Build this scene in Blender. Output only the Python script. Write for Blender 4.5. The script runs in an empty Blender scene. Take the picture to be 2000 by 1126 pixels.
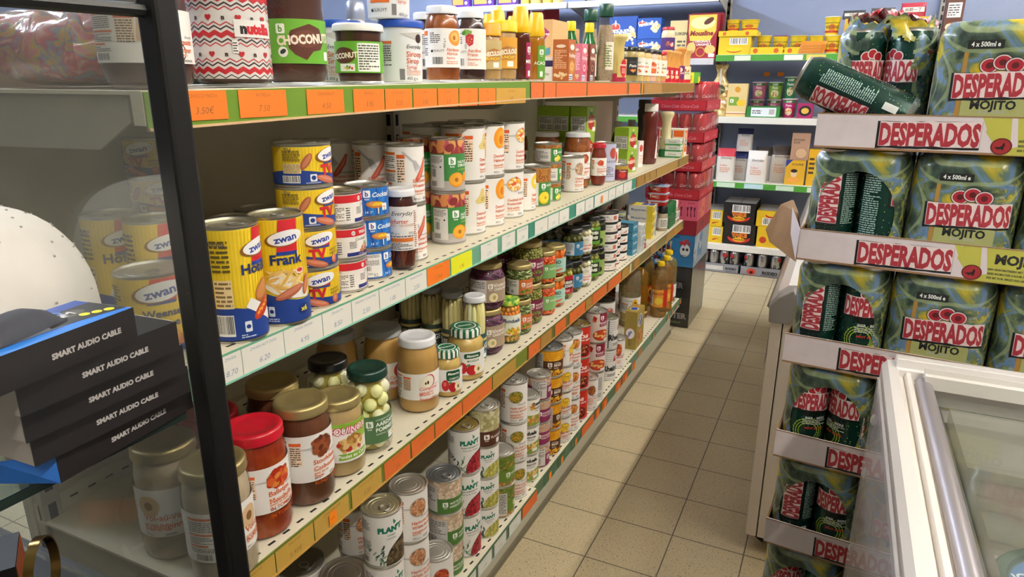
import bpy, bmesh, math, random
from math import pi, sin, cos, tan, atan2, asin, sqrt, radians
from mathutils import Vector, Matrix
from mathutils.geometry import tessellate_polygon

scene = bpy.context.scene
COL = scene.collection

# ------------------------------------------------------------------ camera
CAM_H = 1.2642
YAW, PITCH, ROLL, FPX = 0.444375, 0.292305, 0.0040525, 1327.41
FWD = Vector((-sin(YAW) * cos(PITCH), cos(YAW) * cos(PITCH), -sin(PITCH)))
_r = Vector((cos(YAW), sin(YAW), 0)); _u = _r.cross(FWD)
RGT = _r * cos(ROLL) + _u * sin(ROLL); UPV = _u * cos(ROLL) - _r * sin(ROLL)
EYE = Vector((0, 0, CAM_H))
cam_data = bpy.data.cameras.new('camera'); cam = bpy.data.objects.new('camera', cam_data); COL.objects.link(cam)
cam_data.sensor_width = 36.0; cam_data.lens = 36.0 * FPX / 2000; cam_data.clip_start = 0.02
M = Matrix((RGT, UPV, -FWD)).transposed().to_4x4(); M.translation = EYE
cam.matrix_world = M
scene.camera = cam
# ------------------------------------------------------------------ exposure, world
vs = scene.view_settings
vs.view_transform = 'Standard'; vs.look = 'None'; vs.gamma = 1.0; vs.use_curve_mapping = False
vs.exposure = 1.16
W = bpy.data.worlds.new('world'); scene.world = W; W.use_nodes = True
W.node_tree.nodes['Background'].inputs[0].default_value = (0.75, 0.82, 1, 1)
W.node_tree.nodes['Background'].inputs[1].default_value = 0.6
TUBE_WARM, ADDED_COOL, TUBE_W = (1.0, 0.93, 0.83), (0.74, 0.83, 1.0), 62.0

# ------------------------------------------------------------------ geometry of sight: pixel of the 2000x1126 photo <-> place on a known plane
def ray(u, v): return (RGT * ((u - 1000) / FPX) - UPV * ((v - 563) / FPX) + FWD)
def AZ(u, v, z): d = ray(u, v); return EYE + d * ((z - CAM_H) / d.z)
def AX(u, v, x): d = ray(u, v); return EYE + d * (x / d.x)
def AY(u, v, y): d = ray(u, v); return EYE + d * (y / d.y)
def PR(p):
    q = Vector(p) - EYE; c = q.dot(FWD); return 1000 + FPX * q.dot(RGT) / c, 563 - FPX * q.dot(UPV) / c
def YU(u, x, z):
    a, b = 0.2, 12.0
    for _ in range(50):
        m = (a + b) / 2
        if PR((x, m, z))[0] < u: a = m
        else: b = m
    return a
def BASE(u, v, z, r):
    p = AZ(u, v, z); d = Vector((p.x, p.y, 0)).normalized(); return Vector((p.x, p.y, z)) + d * r

# ------------------------------------------------------------------ materials
def lin(c):
    c = c / 255.0; return c / 12.92 if c <= 0.04045 else ((c + 0.055) / 1.055) ** 2.4
def rgb(h): return (lin(int(h[0:2], 16)), lin(int(h[2:4], 16)), lin(int(h[4:6], 16)), 1)
_mats = {}
def mat(h, rough=0.5, metal=0.0, coat=0.0, emit=0.0, trans=0.0, bump=0.0, bscale=200.0, sub=0.0):
    k = (h, rough, metal, coat, emit, trans, bump, bscale, sub)
    if k in _mats: return _mats[k]
    m = bpy.data.materials.new('surface_' + h); m.use_nodes = True; nt = m.node_tree
    b = nt.nodes['Principled BSDF']; I = b.inputs
    I['Base Color'].default_value = rgb(h); I['Roughness'].default_value = rough; I['Metallic'].default_value = metal
    if coat: I['Coat Weight'].default_value = coat; I['Coat Roughness'].default_value = 0.08
    if emit: I['Emission Color'].default_value = rgb(h); I['Emission Strength'].default_value = emit
    if trans: I['Transmission Weight'].default_value = trans; I['IOR'].default_value = 1.33
    if bump:
        n = nt.nodes.new('ShaderNodeTexNoise'); n.inputs['Scale'].default_value = bscale
        t = nt.nodes.new('ShaderNodeTexCoord'); nt.links.new(t.outputs['Object'], n.inputs['Vector'])
        bp = nt.nodes.new('ShaderNodeBump'); bp.inputs['Strength'].default_value = bump; bp.inputs['Distance'].default_value = 0.002
        nt.links.new(n.outputs['Fac'], bp.inputs['Height']); nt.links.new(bp.outputs['Normal'], I['Normal'])
    _mats[k] = m; return m
def mottled(name, stops, scale=8, rough=0.5, detail=6, coat=0.0, bump=0.0, distort=0.0, metal=0.0):
    k = ('mot', name)
    if k in _mats: return _mats[k]
    m = bpy.data.materials.new(name); m.use_nodes = True; nt = m.node_tree; b = nt.nodes['Principled BSDF']
    t = nt.nodes.new('ShaderNodeTexCoord'); n = nt.nodes.new('ShaderNodeTexNoise')
    n.inputs['Scale'].default_value = scale; n.inputs['Detail'].default_value = detail; n.inputs['Distortion'].default_value = distort
    r = nt.nodes.new('ShaderNodeValToRGB'); e = r.color_ramp.elements
    while len(e) > 1: e.remove(e[-1])
    e[0].position = stops[0][0]; e[0].color = rgb(stops[0][1])
    for p, c in stops[1:]: x = e.new(p); x.color = rgb(c)
    nt.links.new(t.outputs['Object'], n.inputs['Vector']); nt.links.new(n.outputs['Fac'], r.inputs['Fac'])
    nt.links.new(r.outputs['Color'], b.inputs['Base Color']); b.inputs['Roughness'].default_value = rough; b.inputs['Metallic'].default_value = metal
    if coat: b.inputs['Coat Weight'].default_value = coat; b.inputs['Coat Roughness'].default_value = 0.1
    if bump:
        bp = nt.nodes.new('ShaderNodeBump'); bp.inputs['Strength'].default_value = bump; bp.inputs['Distance'].default_value = 0.004
        nt.links.new(n.outputs['Fac'], bp.inputs['Height']); nt.links.new(bp.outputs['Normal'], b.inputs['Normal'])
    _mats[k] = m; return m
def glassy(name, tint='FFFFFF', gloss=0.06, haze=0.0, hazecol='C8C8C0', rough=0.03, edge=0.5):
    """clear shell: see-through with a fresnel shine and, if asked, an even pale diffuse haze"""
    k = ('gl', name)
    if k in _mats: return _mats[k]
    m = bpy.data.materials.new(name); m.use_nodes = True; nt = m.node_tree; nt.nodes.clear()
    o = nt.nodes.new('ShaderNodeOutputMaterial'); t = nt.nodes.new('ShaderNodeBsdfTransparent'); t.inputs[0].default_value = rgb(tint)
    g = nt.nodes.new('ShaderNodeBsdfGlossy'); g.inputs['Roughness'].default_value = rough
    lw = nt.nodes.new('ShaderNodeLayerWeight'); lw.inputs['Blend'].default_value = 0.25
    mm = nt.nodes.new('ShaderNodeMath'); mm.operation = 'MULTIPLY_ADD'; mm.inputs[1].default_value = edge; mm.inputs[2].default_value = gloss
    mm.use_clamp = True
    nt.links.new(lw.outputs['Fresnel'], mm.inputs[0])
    mx = nt.nodes.new('ShaderNodeMixShader'); nt.links.new(mm.outputs[0], mx.inputs[0])
    src = t
    if haze:
        d = nt.nodes.new('ShaderNodeBsdfDiffuse'); d.inputs[0].default_value = rgb(hazecol)
        m2 = nt.nodes.new('ShaderNodeMixShader'); m2.inputs[0].default_value = haze
        nt.links.new(t.outputs[0], m2.inputs[1]); nt.links.new(d.outputs[0], m2.inputs[2]); src = m2
    nt.links.new(src.outputs[0], mx.inputs[1]); nt.links.new(g.outputs[0], mx.inputs[2]); nt.links.new(mx.outputs[0], o.inputs[0])
    _mats[k] = m; return m
GLASS = lambda: glassy('jar_glass', gloss=.03, edge=.38)
TIN = lambda: mat('C4C2BC', 0.34, 0.9)
TINL = lambda: mat('CFCCC4', 0.42, 0.8, bump=0.15, bscale=60)
GOLD = lambda: mat('B59A55', 0.3, 1.0)

# ------------------------------------------------------------------ mesh builder
class MB:
    def __init__(s): s.v = []; s.f = []; s.m = []; s.sm = []; s.mats = []
    def mi(s, m):
        if m not in s.mats: s.mats.append(m)
        return s.mats.index(m)
    def add(s, vs_, fs, m, smooth=False):
        o = len(s.v); i = s.mi(m); s.v.extend([tuple(p) for p in vs_])
        for f in fs: s.f.append([o + a for a in f]); s.m.append(i); s.sm.append(smooth)
        return s
    def lathe(s, prof, m, n=40, c=(0, 0, 0), a0=0.0, a1=2 * pi, smooth=True):
        full = abs(a1 - a0 - 2 * pi) < 1e-6; cols = n if full else n + 1; V = []; F = []
        for r, z in prof:
            for k in range(cols):
                a = a0 + (a1 - a0) * k / n; V.append((c[0] + r * cos(a), c[1] + r * sin(a), c[2] + z))
        for j in range(len(prof) - 1):
            for k in range(n):
                k2 = (k + 1) % cols; A, B_ = j * cols, (j + 1) * cols
                if prof[j][0] < 1e-7: F.append((A, B_ + k2, B_ + k)[::-1] if 0 else (A + k, B_ + k2, B_ + k))
                elif prof[j + 1][0] < 1e-7: F.append((A + k, A + k2, B_ + k))
                else: F.append((A + k, A + k2, B_ + k2, B_ + k))
        return s.add(V, F, m, smooth)
    def box(s, x0, x1, y0, y1, z0, z1, m, xf=None):
        V = [(x, y, z) for z in (z0, z1) for y in (y0, y1) for x in (x0, x1)]
        if xf: V = [xf @ Vector(p) for p in V]
        return s.add(V, [(0, 2, 3, 1), (4, 5, 7, 6), (0, 1, 5, 4), (2, 6, 7, 3), (0, 4, 6, 2), (1, 3, 7, 5)], m)
    def quad(s, a, b, c, d, m): return s.add([a, b, c, d], [(0, 1, 2, 3)], m)
    def prism(s, pts, h, m, ax='y', o=0.0):
        """pts in the plane across axis ax, pulled along ax from o to o+h"""
        n = len(pts); P = []
        for t in (o, o + h):
            for a, b in pts: P.append({'y': (a, t, b), 'x': (t, a, b), 'z': (a, b, t)}[ax])
        F = [tuple(range(n))[::-1], tuple(range(n, 2 * n))] + [(i, (i + 1) % n, n + (i + 1) % n, n + i) for i in range(n)]
        return s.add(P, F, m)
    def tube(s, pts, r, m, n=8, closed=False):
        pts = [Vector(p) for p in pts]; N = len(pts); V = []; F = []; prev = None
        for i, p in enumerate(pts):
            t = (pts[(i + 1) % N] - pts[i - 1]) if closed else (pts[min(i + 1, N - 1)] - pts[max(i - 1, 0)])
            t.normalize(); a = prev if prev else (Vector((0, 0, 1)) if abs(t.z) < 0.9 else Vector((1, 0, 0)))
            a = (a - t * a.dot(t)).normalized(); b = t.cross(a); prev = a
            rr = r[i] if isinstance(r, (list, tuple)) else r
            for k in range(n): V.append(p + a * (rr * cos(2 * pi * k / n)) + b * (rr * sin(2 * pi * k / n)))
        for i in range(N if closed else N - 1):
            j = (i + 1) % N
            for k in range(n): F.append((i * n + k, i * n + (k + 1) % n, j * n + (k + 1) % n, j * n + k))
        if not closed: F += [tuple(range(n))[::-1], tuple(range((N - 1) * n, N * n))]
        return s.add(V, F, m, True)
    def ball(s, c, r, m, n=8, k=5, rot=None):
        r = r if isinstance(r, (tuple, list)) else (r, r, r); V = []; F = []
        for j in range(k + 1):
            t = pi * j / k
            for i in range(n):
                p = Vector((r[0] * sin(t) * cos(2 * pi * i / n), r[1] * sin(t) * sin(2 * pi * i / n), -r[2] * cos(t)))
                if rot is not None: p = rot @ p
                V.append(p + Vector(c))
        for j in range(k):
            for i in range(n): F.append((j * n + i, j * n + (i + 1) % n, (j + 1) * n + (i + 1) % n, (j + 1) * n + i))
        return s.add(V, F, m, True)
    def mesh(s, name, off=None, angle=38, bevel=0.0):
        me = bpy.data.meshes.new(name)
        V = s.v if off is None else [(p[0] - off[0], p[1] - off[1], p[2] - off[2]) for p in s.v]
        me.from_pydata(V, [], s.f)
        for m in s.mats: me.materials.append(m)
        me.polygons.foreach_set('material_index', s.m); me.polygons.foreach_set('use_smooth', s.sm)
        if bevel:
            bm = bmesh.new(); bm.from_mesh(me)
            bmesh.ops.bevel(bm, geom=bm.edges[:], offset=bevel, segments=2, affect='EDGES', profile=0.5)
            bm.to_mesh(me); bm.free()
        me.validate(); me.update()
        if any(s.sm): me.set_sharp_from_angle(angle=radians(angle))
        return me

def link(name, me, parent=None, loc=(0, 0, 0), rot=(0, 0, 0)):
    o = bpy.data.objects.new(name, me); COL.objects.link(o); o.location = loc; o.rotation_euler = rot
    if parent: o.parent = parent
    return o
def tag(o, label=None, cat=None, group=None, kind=None):
    if label: o['label'] = label
    if cat: o['category'] = cat
    if group: o['group'] = group
    if kind: o['kind'] = kind
    return o
def thing(name, loc, label, cat, group=None, rot=(0, 0, 0)):
    o = bpy.data.objects.new(name, None); COL.objects.link(o); o.empty_display_size = 0.05
    o.location = loc; o.rotation_euler = rot; return tag(o, label, cat, group)
def part(mb, name, root, bevel=0.0, label=None, world=True):
    """a mesh of world coordinates hung under its thing"""
    base = Vector((0, 0, 0)); p = root
    while p is not None: base += p.location; p = p.parent
    o = link(name, mb.mesh(name, base if world else None, bevel=bevel), root)
    if label: o['label'] = label
    return o
def structure(mb, name, label=None, cat=None):
    o = link(name, mb.mesh(name)); return tag(o, label, cat, None, 'structure')

# ------------------------------------------------------------------ printing: flat art in millimetres, wrapped on tins, jars and boxes
_txt = {}
def glyphs(s, bold):
    k = (s, bold)
    if k not in _txt:
        c = bpy.data.curves.new('lettering', 'FONT'); c.body = s; c.resolution_u = 2; c.offset = bold; c.size = 1.0
        o = bpy.data.objects.new('lettering', c); me = bpy.data.meshes.new_from_object(o)
        me.calc_loop_triangles()
        V = [(p.co.x, p.co.y) for p in me.vertices]; T = [tuple(t.vertices) for t in me.loop_triangles]
        bpy.data.objects.remove(o); bpy.data.curves.remove(c); bpy.data.meshes.remove(me)
        _txt[k] = (V, T)
    return _txt[k]
class Art:
    def __init__(s, seed=1): s.it = []; s.off = 0.10; s.rnd = random.Random(seed)
    def put(s, V, T, m, step=0.022): s.off += step; s.it.append((V, T, m, s.off)); return s
    def poly(s, pts, col, step=0.022):
        m = col if not isinstance(col, str) else mat(col, 0.45)
        T = [tuple(t) for t in tessellate_polygon([[Vector((p[0], p[1], 0)) for p in pts]])]
        return s.put(pts, T, m, step)
    def r(s, u, v, w, h, col): return s.poly([(u, v), (u + w, v), (u + w, v + h), (u, v + h)], col)
    def rr(s, u, v, w, h, rad, col):
        P = []
        for cx, cy, a in ((u + w - rad, v + h - rad, 0), (u + rad, v + h - rad, 90), (u + rad, v + rad, 180), (u + w - rad, v + rad, 270)):
            for k in range(5): t = radians(a + 22.5 * k); P.append((cx + rad * cos(t), cy + rad * sin(t)))
        return s.poly(P, col)
    def e(s, u, v, ru, rv, col, rot=0.0, n=22, step=0.022):
        c, q = cos(radians(rot)), sin(radians(rot)); P = []
        for k in range(n):
            x, y = ru * cos(2 * pi * k / n), rv * sin(2 * pi * k / n); P.append((u + x * c - y * q, v + x * q + y * c))
        m = col if not isinstance(col, str) else mat(col, 0.45)
        return s.put(P, [(0, k, k + 1) for k in range(1, n - 1)], m, step)
    def t(s, txt, u, v, size, col, al='c', bold=0.0, cond=1.0, shear=0.0, rot=0.0):
        V, T = glyphs(txt, bold)
        if not V: return s
        x0 = min(p[0] for p in V); x1 = max(p[0] for p in V); k = size / 0.72
        d = {'c': (x0 + x1) / 2, 'l': x0, 'r': x1}[al]; c, q = cos(radians(rot)), sin(radians(rot)); P = []
        for x, y in V:
            X = ((x - d) * cond + y * shear) * k; Y = y * k; P.append((u + X * c - Y * q, v + X * q + Y * c))
        return s.put(P, T, mat(col, 0.45) if isinstance(col, str) else col)
    def ln(s, u, v, w, h, n, col='55504A', fill=0.95):
        """small print: n lines of words below each other"""
        V = []; T = []; lh = h / n
        for i in range(n):
            x = u; y = v + h - (i + 0.75) * lh; end = u + w * (fill if s.rnd.random() < 0.8 else s.rnd.uniform(0.4, 0.9))
            while x < end - 0.5:
                ww = min(s.rnd.uniform(1.2, 4.5) * max(0.35, lh / 2.0), end - x); o = len(V)
                V += [(x, y), (x + ww, y), (x + ww, y + lh * 0.5), (x, y + lh * 0.5)]; T += [(o, o + 1, o + 2), (o, o + 2, o + 3)]
                x += ww + 0.3 * lh
        return s.put(V, T, mat(col, 0.5))
    def bar(s, u, v, w, h, bg='F2F0EA'):
        if bg: s.r(u, v, w, h, bg)
        V = []; T = []; x = u + w * 0.06
        while x < u + w * 0.94:
            ww = s.rnd.choice((0.3, 0.3, 0.6, 0.9)) * w / 22; o = len(V)
            V += [(x, v + h * 0.12), (x + ww, v + h * 0.12), (x + ww, v + h * 0.95), (x, v + h * 0.95)]; T += [(o, o + 1, o + 2), (o, o + 2, o + 3)]
            x += ww + s.rnd.choice((0.3, 0.5, 0.8)) * w / 22
        return s.put(V, T, mat('1C1C1E', 0.5))
    def food(s, u, v, ru, rv, cols, bs, n, box=False, asp=1.5):
        for i in range(n):
            if box: a, b = s.rnd.uniform(-ru, ru), s.rnd.uniform(-rv, rv)
            else: t, q = s.rnd.uniform(0, 2 * pi), sqrt(s.rnd.random()); a, b = ru * 0.92 * q * cos(t), rv * 0.92 * q * sin(t)
            k = bs * s.rnd.uniform(0.75, 1.2)
            s.e(u + a, v + b, k, k / s.rnd.uniform(1, asp), s.rnd.choice(cols), s.rnd.uniform(0, 180), 8, 0.004)
        return s
    def wrap(s, mb, fn, du=2.3):
        for V, T, m, off in s.it:
            tri = [tuple(V[i] for i in t) for t in T]; out = []
            while tri:
                a = tri.pop(); us = [p[0] for p in a]
                if max(us) - min(us) > du:
                    L = [abs(a[i][0] - a[(i + 1) % 3][0]) for i in range(3)]; i = L.index(max(L))
                    p, q, w = a[i], a[(i + 1) % 3], a[(i + 2) % 3]; mid = ((p[0] + q[0]) / 2, (p[1] + q[1]) / 2)
                    tri += [(p, mid, w), (mid, q, w)]
                else: out.append(a)
            idx = {}; P = []; F = []
            for a in out:
                ar = (a[1][0] - a[0][0]) * (a[2][1] - a[0][1]) - (a[2][0] - a[0][0]) * (a[1][1] - a[0][1])
                f = []
                for p in (a if ar > 0 else a[::-1]):
                    if p not in idx: idx[p] = len(P); P.append(fn(p[0] / 1000, p[1] / 1000, off / 1000))
                    f.append(idx[p])
                F.append(f)
            mb.add(P, F, m)
        return mb
def cyl(R, z0=0.0):
    return lambda u, v, o: ((R + o) * cos(u / R), (R + o) * sin(u / R), z0 + v)
def flat(o, ud, vd):
    o, ud, vd = Vector(o), Vector(ud).normalized(), Vector(vd).normalized(); n = ud.cross(vd)
    return lambda u, v, k: o + ud * u + vd * v + n * k

# ------------------------------------------------------------------ kinds of goods: a template is [(part name, mesh, [(sub-part name, mesh), ...]), ...]
TPL = {}
def spawn(key, loc, label, cat, group=None, rz=0.0, rot=None):
    name, parts = TPL[key]; rot = rot or (0, 0, rz)
    if len(parts) == 1 and not parts[0][2]:
        return tag(link(name, parts[0][1], None, loc, rot), label, cat, group)
    root = thing(name, loc, label, cat, group, rot)
    for pn, me, subs in parts:
        p = link(pn, me, root)
        for sn, sm in subs: link(sn, sm, p)
    return root
LEVELS = {1: [''], 2: [', lower of its pair', ', upper of its pair'],
          3: [', bottom of its stack of three', ', middle of its stack of three', ', top of its stack of three'],
          4: [', bottom of its stack of four', ', third from the top', ', second from the top', ', top of its stack of four'],
          5: [', bottom of its stack of five', ', fourth from the top', ', third from the top', ', second from the top', ', top of its stack of five'],
          6: [', bottom of its stack of six', ', fifth from the top', ', fourth from the top', ', third from the top', ', second from the top', ', top of its stack of six']}
DIM = {}
_jit = random.Random(7)
def facing(c, f): return atan2(-c[1], -c[0]) + asin(max(-0.99, min(0.99, f)))
def put(key, c, z, label, cat, group=None, n=1, f=0.5, fs=None, rz=None, jit=0.0015):
    """n of a kind on top of each other, the front of the label turned to the fraction f of the visible width"""
    H = DIM[key][1]; out = []
    for i in range(n):
        ff = fs[i] if fs else f + _jit.uniform(-0.05, 0.05)
        r = facing(c, ff) if rz is None else rz + _jit.uniform(-0.03, 0.03)
        p = (c[0] + (_jit.uniform(-jit, jit) if i else 0), c[1] + (_jit.uniform(-jit, jit) if i else 0), z + i * (H + 0.0004) + 0.0004)
        out.append(spawn(key, p, label + LEVELS[n][i], cat, group, r))
    return out
def at(key, u, v, z, label, cat, group=None, **k):
    return put(key, BASE(u, v, z, DIM[key][0]), z, label, cat, group, **k)
# ================================================================== the shop
def floor_material():
    m = bpy.data.materials.new('terrazzo_tiles'); m.use_nodes = True; nt = m.node_tree; N = nt.nodes; L = nt.links; b = N['Principled BSDF']
    tc = N.new('ShaderNodeTexCoord'); mp = N.new('ShaderNodeMapping'); mp.inputs['Location'].default_value = (0.5037 / 0.2, -1.5384 / 0.2, 0)
    mp.inputs['Scale'].default_value = (5, 5, 5); L.new(tc.outputs['Object'], mp.inputs['Vector'])
    sep = N.new('ShaderNodeSeparateXYZ'); L.new(mp.outputs[0], sep.inputs[0])
    ds = []
    for ax in (0, 1):
        a = N.new('ShaderNodeMath'); a.operation = 'FRACT'; L.new(sep.outputs[ax], a.inputs[0])
        c = N.new('ShaderNodeMath'); c.operation = 'PINGPONG'; c.inputs[1].default_value = 0.5; L.new(a.outputs[0], c.inputs[0]); ds.append(c)
    mn = N.new('ShaderNodeMath'); mn.operation = 'MINIMUM'; L.new(ds[0].outputs[0], mn.inputs[0]); L.new(ds[1].outputs[0], mn.inputs[1])
    gr = N.new('ShaderNodeMapRange'); gr.inputs['From Min'].default_value = 0.004; gr.inputs['From Max'].default_value = 0.012; L.new(mn.outputs[0], gr.inputs['Value'])
    no = N.new('ShaderNodeTexNoise'); no.inputs['Scale'].default_value = 210; no.inputs['Detail'].default_value = 3; L.new(tc.outputs['Object'], no.inputs['Vector'])
    r = N.new('ShaderNodeValToRGB'); e = r.color_ramp.elements
    e[0].position = 0.30; e[0].color = rgb('4E4638'); e[1].position = 0.40; e[1].color = rgb('BBAC8A')
    x = e.new(0.62); x.color = rgb('C6B896'); x = e.new(0.72); x.color = rgb('857A66')
    L.new(no.outputs['Fac'], r.inputs['Fac'])
    n2 = N.new('ShaderNodeTexNoise'); n2.inputs['Scale'].default_value = 3.0; n2.inputs['Detail'].default_value = 5; L.new(tc.outputs['Object'], n2.inputs['Vector'])
    dr = N.new('ShaderNodeMapRange'); dr.inputs['From Min'].default_value = 0.3; dr.inputs['From Max'].default_value = 0.7; dr.inputs['To Min'].default_value = 0.86; dr.inputs['To Max'].default_value = 1.0
    L.new(n2.outputs['Fac'], dr.inputs['Value'])
    mu = N.new('ShaderNodeMix'); mu.data_type = 'RGBA'; mu.blend_type = 'MULTIPLY'; mu.inputs['Factor'].default_value = 1
    L.new(r.outputs[0], mu.inputs[6]); L.new(dr.outputs[0], mu.inputs[7])
    mx = N.new('ShaderNodeMix'); mx.data_type = 'RGBA'; mx.inputs[6].default_value = rgb('4A4136'); L.new(gr.outputs[0], mx.inputs['Factor']); L.new(mu.outputs[2], mx.inputs[7])
    L.new(mx.outputs[2], b.inputs['Base Color']); b.inputs['Roughness'].default_value = 0.42
    return m
XL, XR, YF, YB, ZC = -6.5, 3.6, -2.6, 5.22, 2.95
WALL = mottled('lilac_wall_paint', [(0.3, '7A86A4'), (0.7, '838FAC')], 3, 0.7)
mb = MB(); mb.box(XL, XR, YF, YB, -0.05, 0.0, floor_material()); structure(mb, 'floor', 'speckled beige terrazzo tile floor of the shop', 'floor')
mb = MB(); mb.box(XL, XR, YF, YB, ZC, ZC + 0.05, mat('E6E2DA', 0.8)); structure(mb, 'ceiling', 'plain white shop ceiling above the aisle', 'ceiling')
mb = MB(); mb.box(XL, XR, YB, YB + 0.05, 0, ZC, WALL); structure(mb, 'wall_back', 'grey lilac painted wall behind the far shelves', 'wall')
mb = MB(); mb.box(XL - 0.05, XL, YF, YB, 0, ZC, WALL); structure(mb, 'wall_left', 'grey lilac painted wall at the side of the shop', 'wall')
mb = MB(); mb.box(XR, XR + 0.05, YF, YB, 0, ZC, mat('8C867A', 0.8)); structure(mb, 'wall_right', 'greyish painted wall beyond the freezers', 'wall')
mb = MB(); mb.box(XL, XR, YF - 0.05, YF, 0, ZC, mat('8C867A', 0.8)); structure(mb, 'wall_front', 'greyish painted wall behind the viewer', 'wall')

def tube_lamp(x, y, z, col, w, label, length=1.2):
    t = thing('ceiling_light', (x, y, z), label, 'lamp', 'fluorescent ceiling lights')
    b = MB(); b.box(x - 0.05, x + 0.05, y - length / 2 - 0.03, y + length / 2 + 0.03, z, z + 0.05, mat('EDEDE8', 0.5)); part(b, 'housing', t)
    m = mat('FFFFFF', 0.5, emit=w); k = ('lamp', col, w)
    if k not in _mats:
        m = bpy.data.materials.new('lit_tube'); m.use_nodes = True; p = m.node_tree.nodes['Principled BSDF']
        p.inputs['Emission Color'].default_value = (*col, 1); p.inputs['Emission Strength'].default_value = w; _mats[k] = m
    b = MB(); b.tube([(x, y - length / 2, z - 0.022), (x, y + length / 2, z - 0.022)], 0.018, _mats[k], 10); part(b, 'tube', t)
    b = MB(); b.tube([(x, y, z + 0.05), (x, y, ZC)], 0.006, mat('8A8A88', 0.4, 1.0), 6); part(b, 'hanger', t)
for i, y in enumerate((-1.0, 0.4, 1.8, 3.2, 4.5)):
    tube_lamp(0.85, y, 2.5, TUBE_WARM, TUBE_W, 'long white fluorescent light hung above the freezers')
for i, y in enumerate((0.6, 2.4, 4.2)):  # added unseen cool lamps, in place of daylight on the far wall
    tube_lamp(-2.5, y, 2.5, ADDED_COOL, TUBE_W * 2.4, 'long white fluorescent light hung above the aisle behind the shelves')

# ------------------------------------------------------------------ the long shelving on one side of the aisle
XF, XBK, XB0 = -0.674, -1.06, -0.640
Y0, Y1, Y2, Y3 = 0.503, 1.505, 2.475, 3.42
Z1, Z2, Z3, Z4 = 1.271, 0.936, 0.612, 0.200
def z1(y): return 1.271 - 0.015 * max(0.0, Y1 - y) / 0.96
CREAM = mat('DDD6C0', 0.5); CREAMD = mat('C9C3B0', 0.55); SLOT = mat('171513', 0.8)
def price_tag(root_shelf, ua, ub, zt, col, txt, price, h=0.037, x=None, ink='6E6A66', sticker=None, dz=0.0):
    x = XF if x is None else (-.640 if ua < 1045 else -.648 if ua < 1243 else -.664)
    zc = zt - 0.02; ya, yb = YU(ua, x, zc), YU(ub, x, zc); ym = (ya + yb) / 2; k = 0 if ym < Y1 else 1 if ym < Y2 else 2
    ya = max(ya, (Y0, Y1, Y2)[k] + .002); yb = min(yb, (Y1, Y2, Y3)[k] - .002); w = (yb - ya) * 1000; a = Art(int(ua)); root_shelf = UNITS[k][1][root_shelf]
    a.r(0, 0, w, h * 1000, mat(col, 0.6, bump=0.05))
    if txt: a.t(txt, w * 0.5, h * 1000 - 8, min(4.2, w / max(4, len(txt)) / 0.8), ink, shear=0.25)
    if price: a.t(price, w * 0.5, 7, min(8.0, w / max(3, len(price)) / 0.9), ink, shear=0.2)
    b = MB(); a.wrap(b, flat((x + 0.0035, ya, zt - h - 0.002 + dz), (0, 1, 0), (0, 0, 1)), 500); part(b, 'price_tag', root_shelf)
    if sticker is not None:
        b = MB(); q = Art(int(ub)); q.poly([(-9, -11), (8, -11), (9, -6), (9, 12), (-5, 12), (-9, 8)], mat('FF8A12', 0.5)); q.t(sticker, 0, -2, 4, 'B85A10', rot=8)
        q.wrap(b, flat((x + 0.005, (ya + yb) / 2, zt - 0.022), (0, 1, 0), (0, 0, 1)), 500); part(b, 'price_sticker', root_shelf)
UNITS = []
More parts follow.
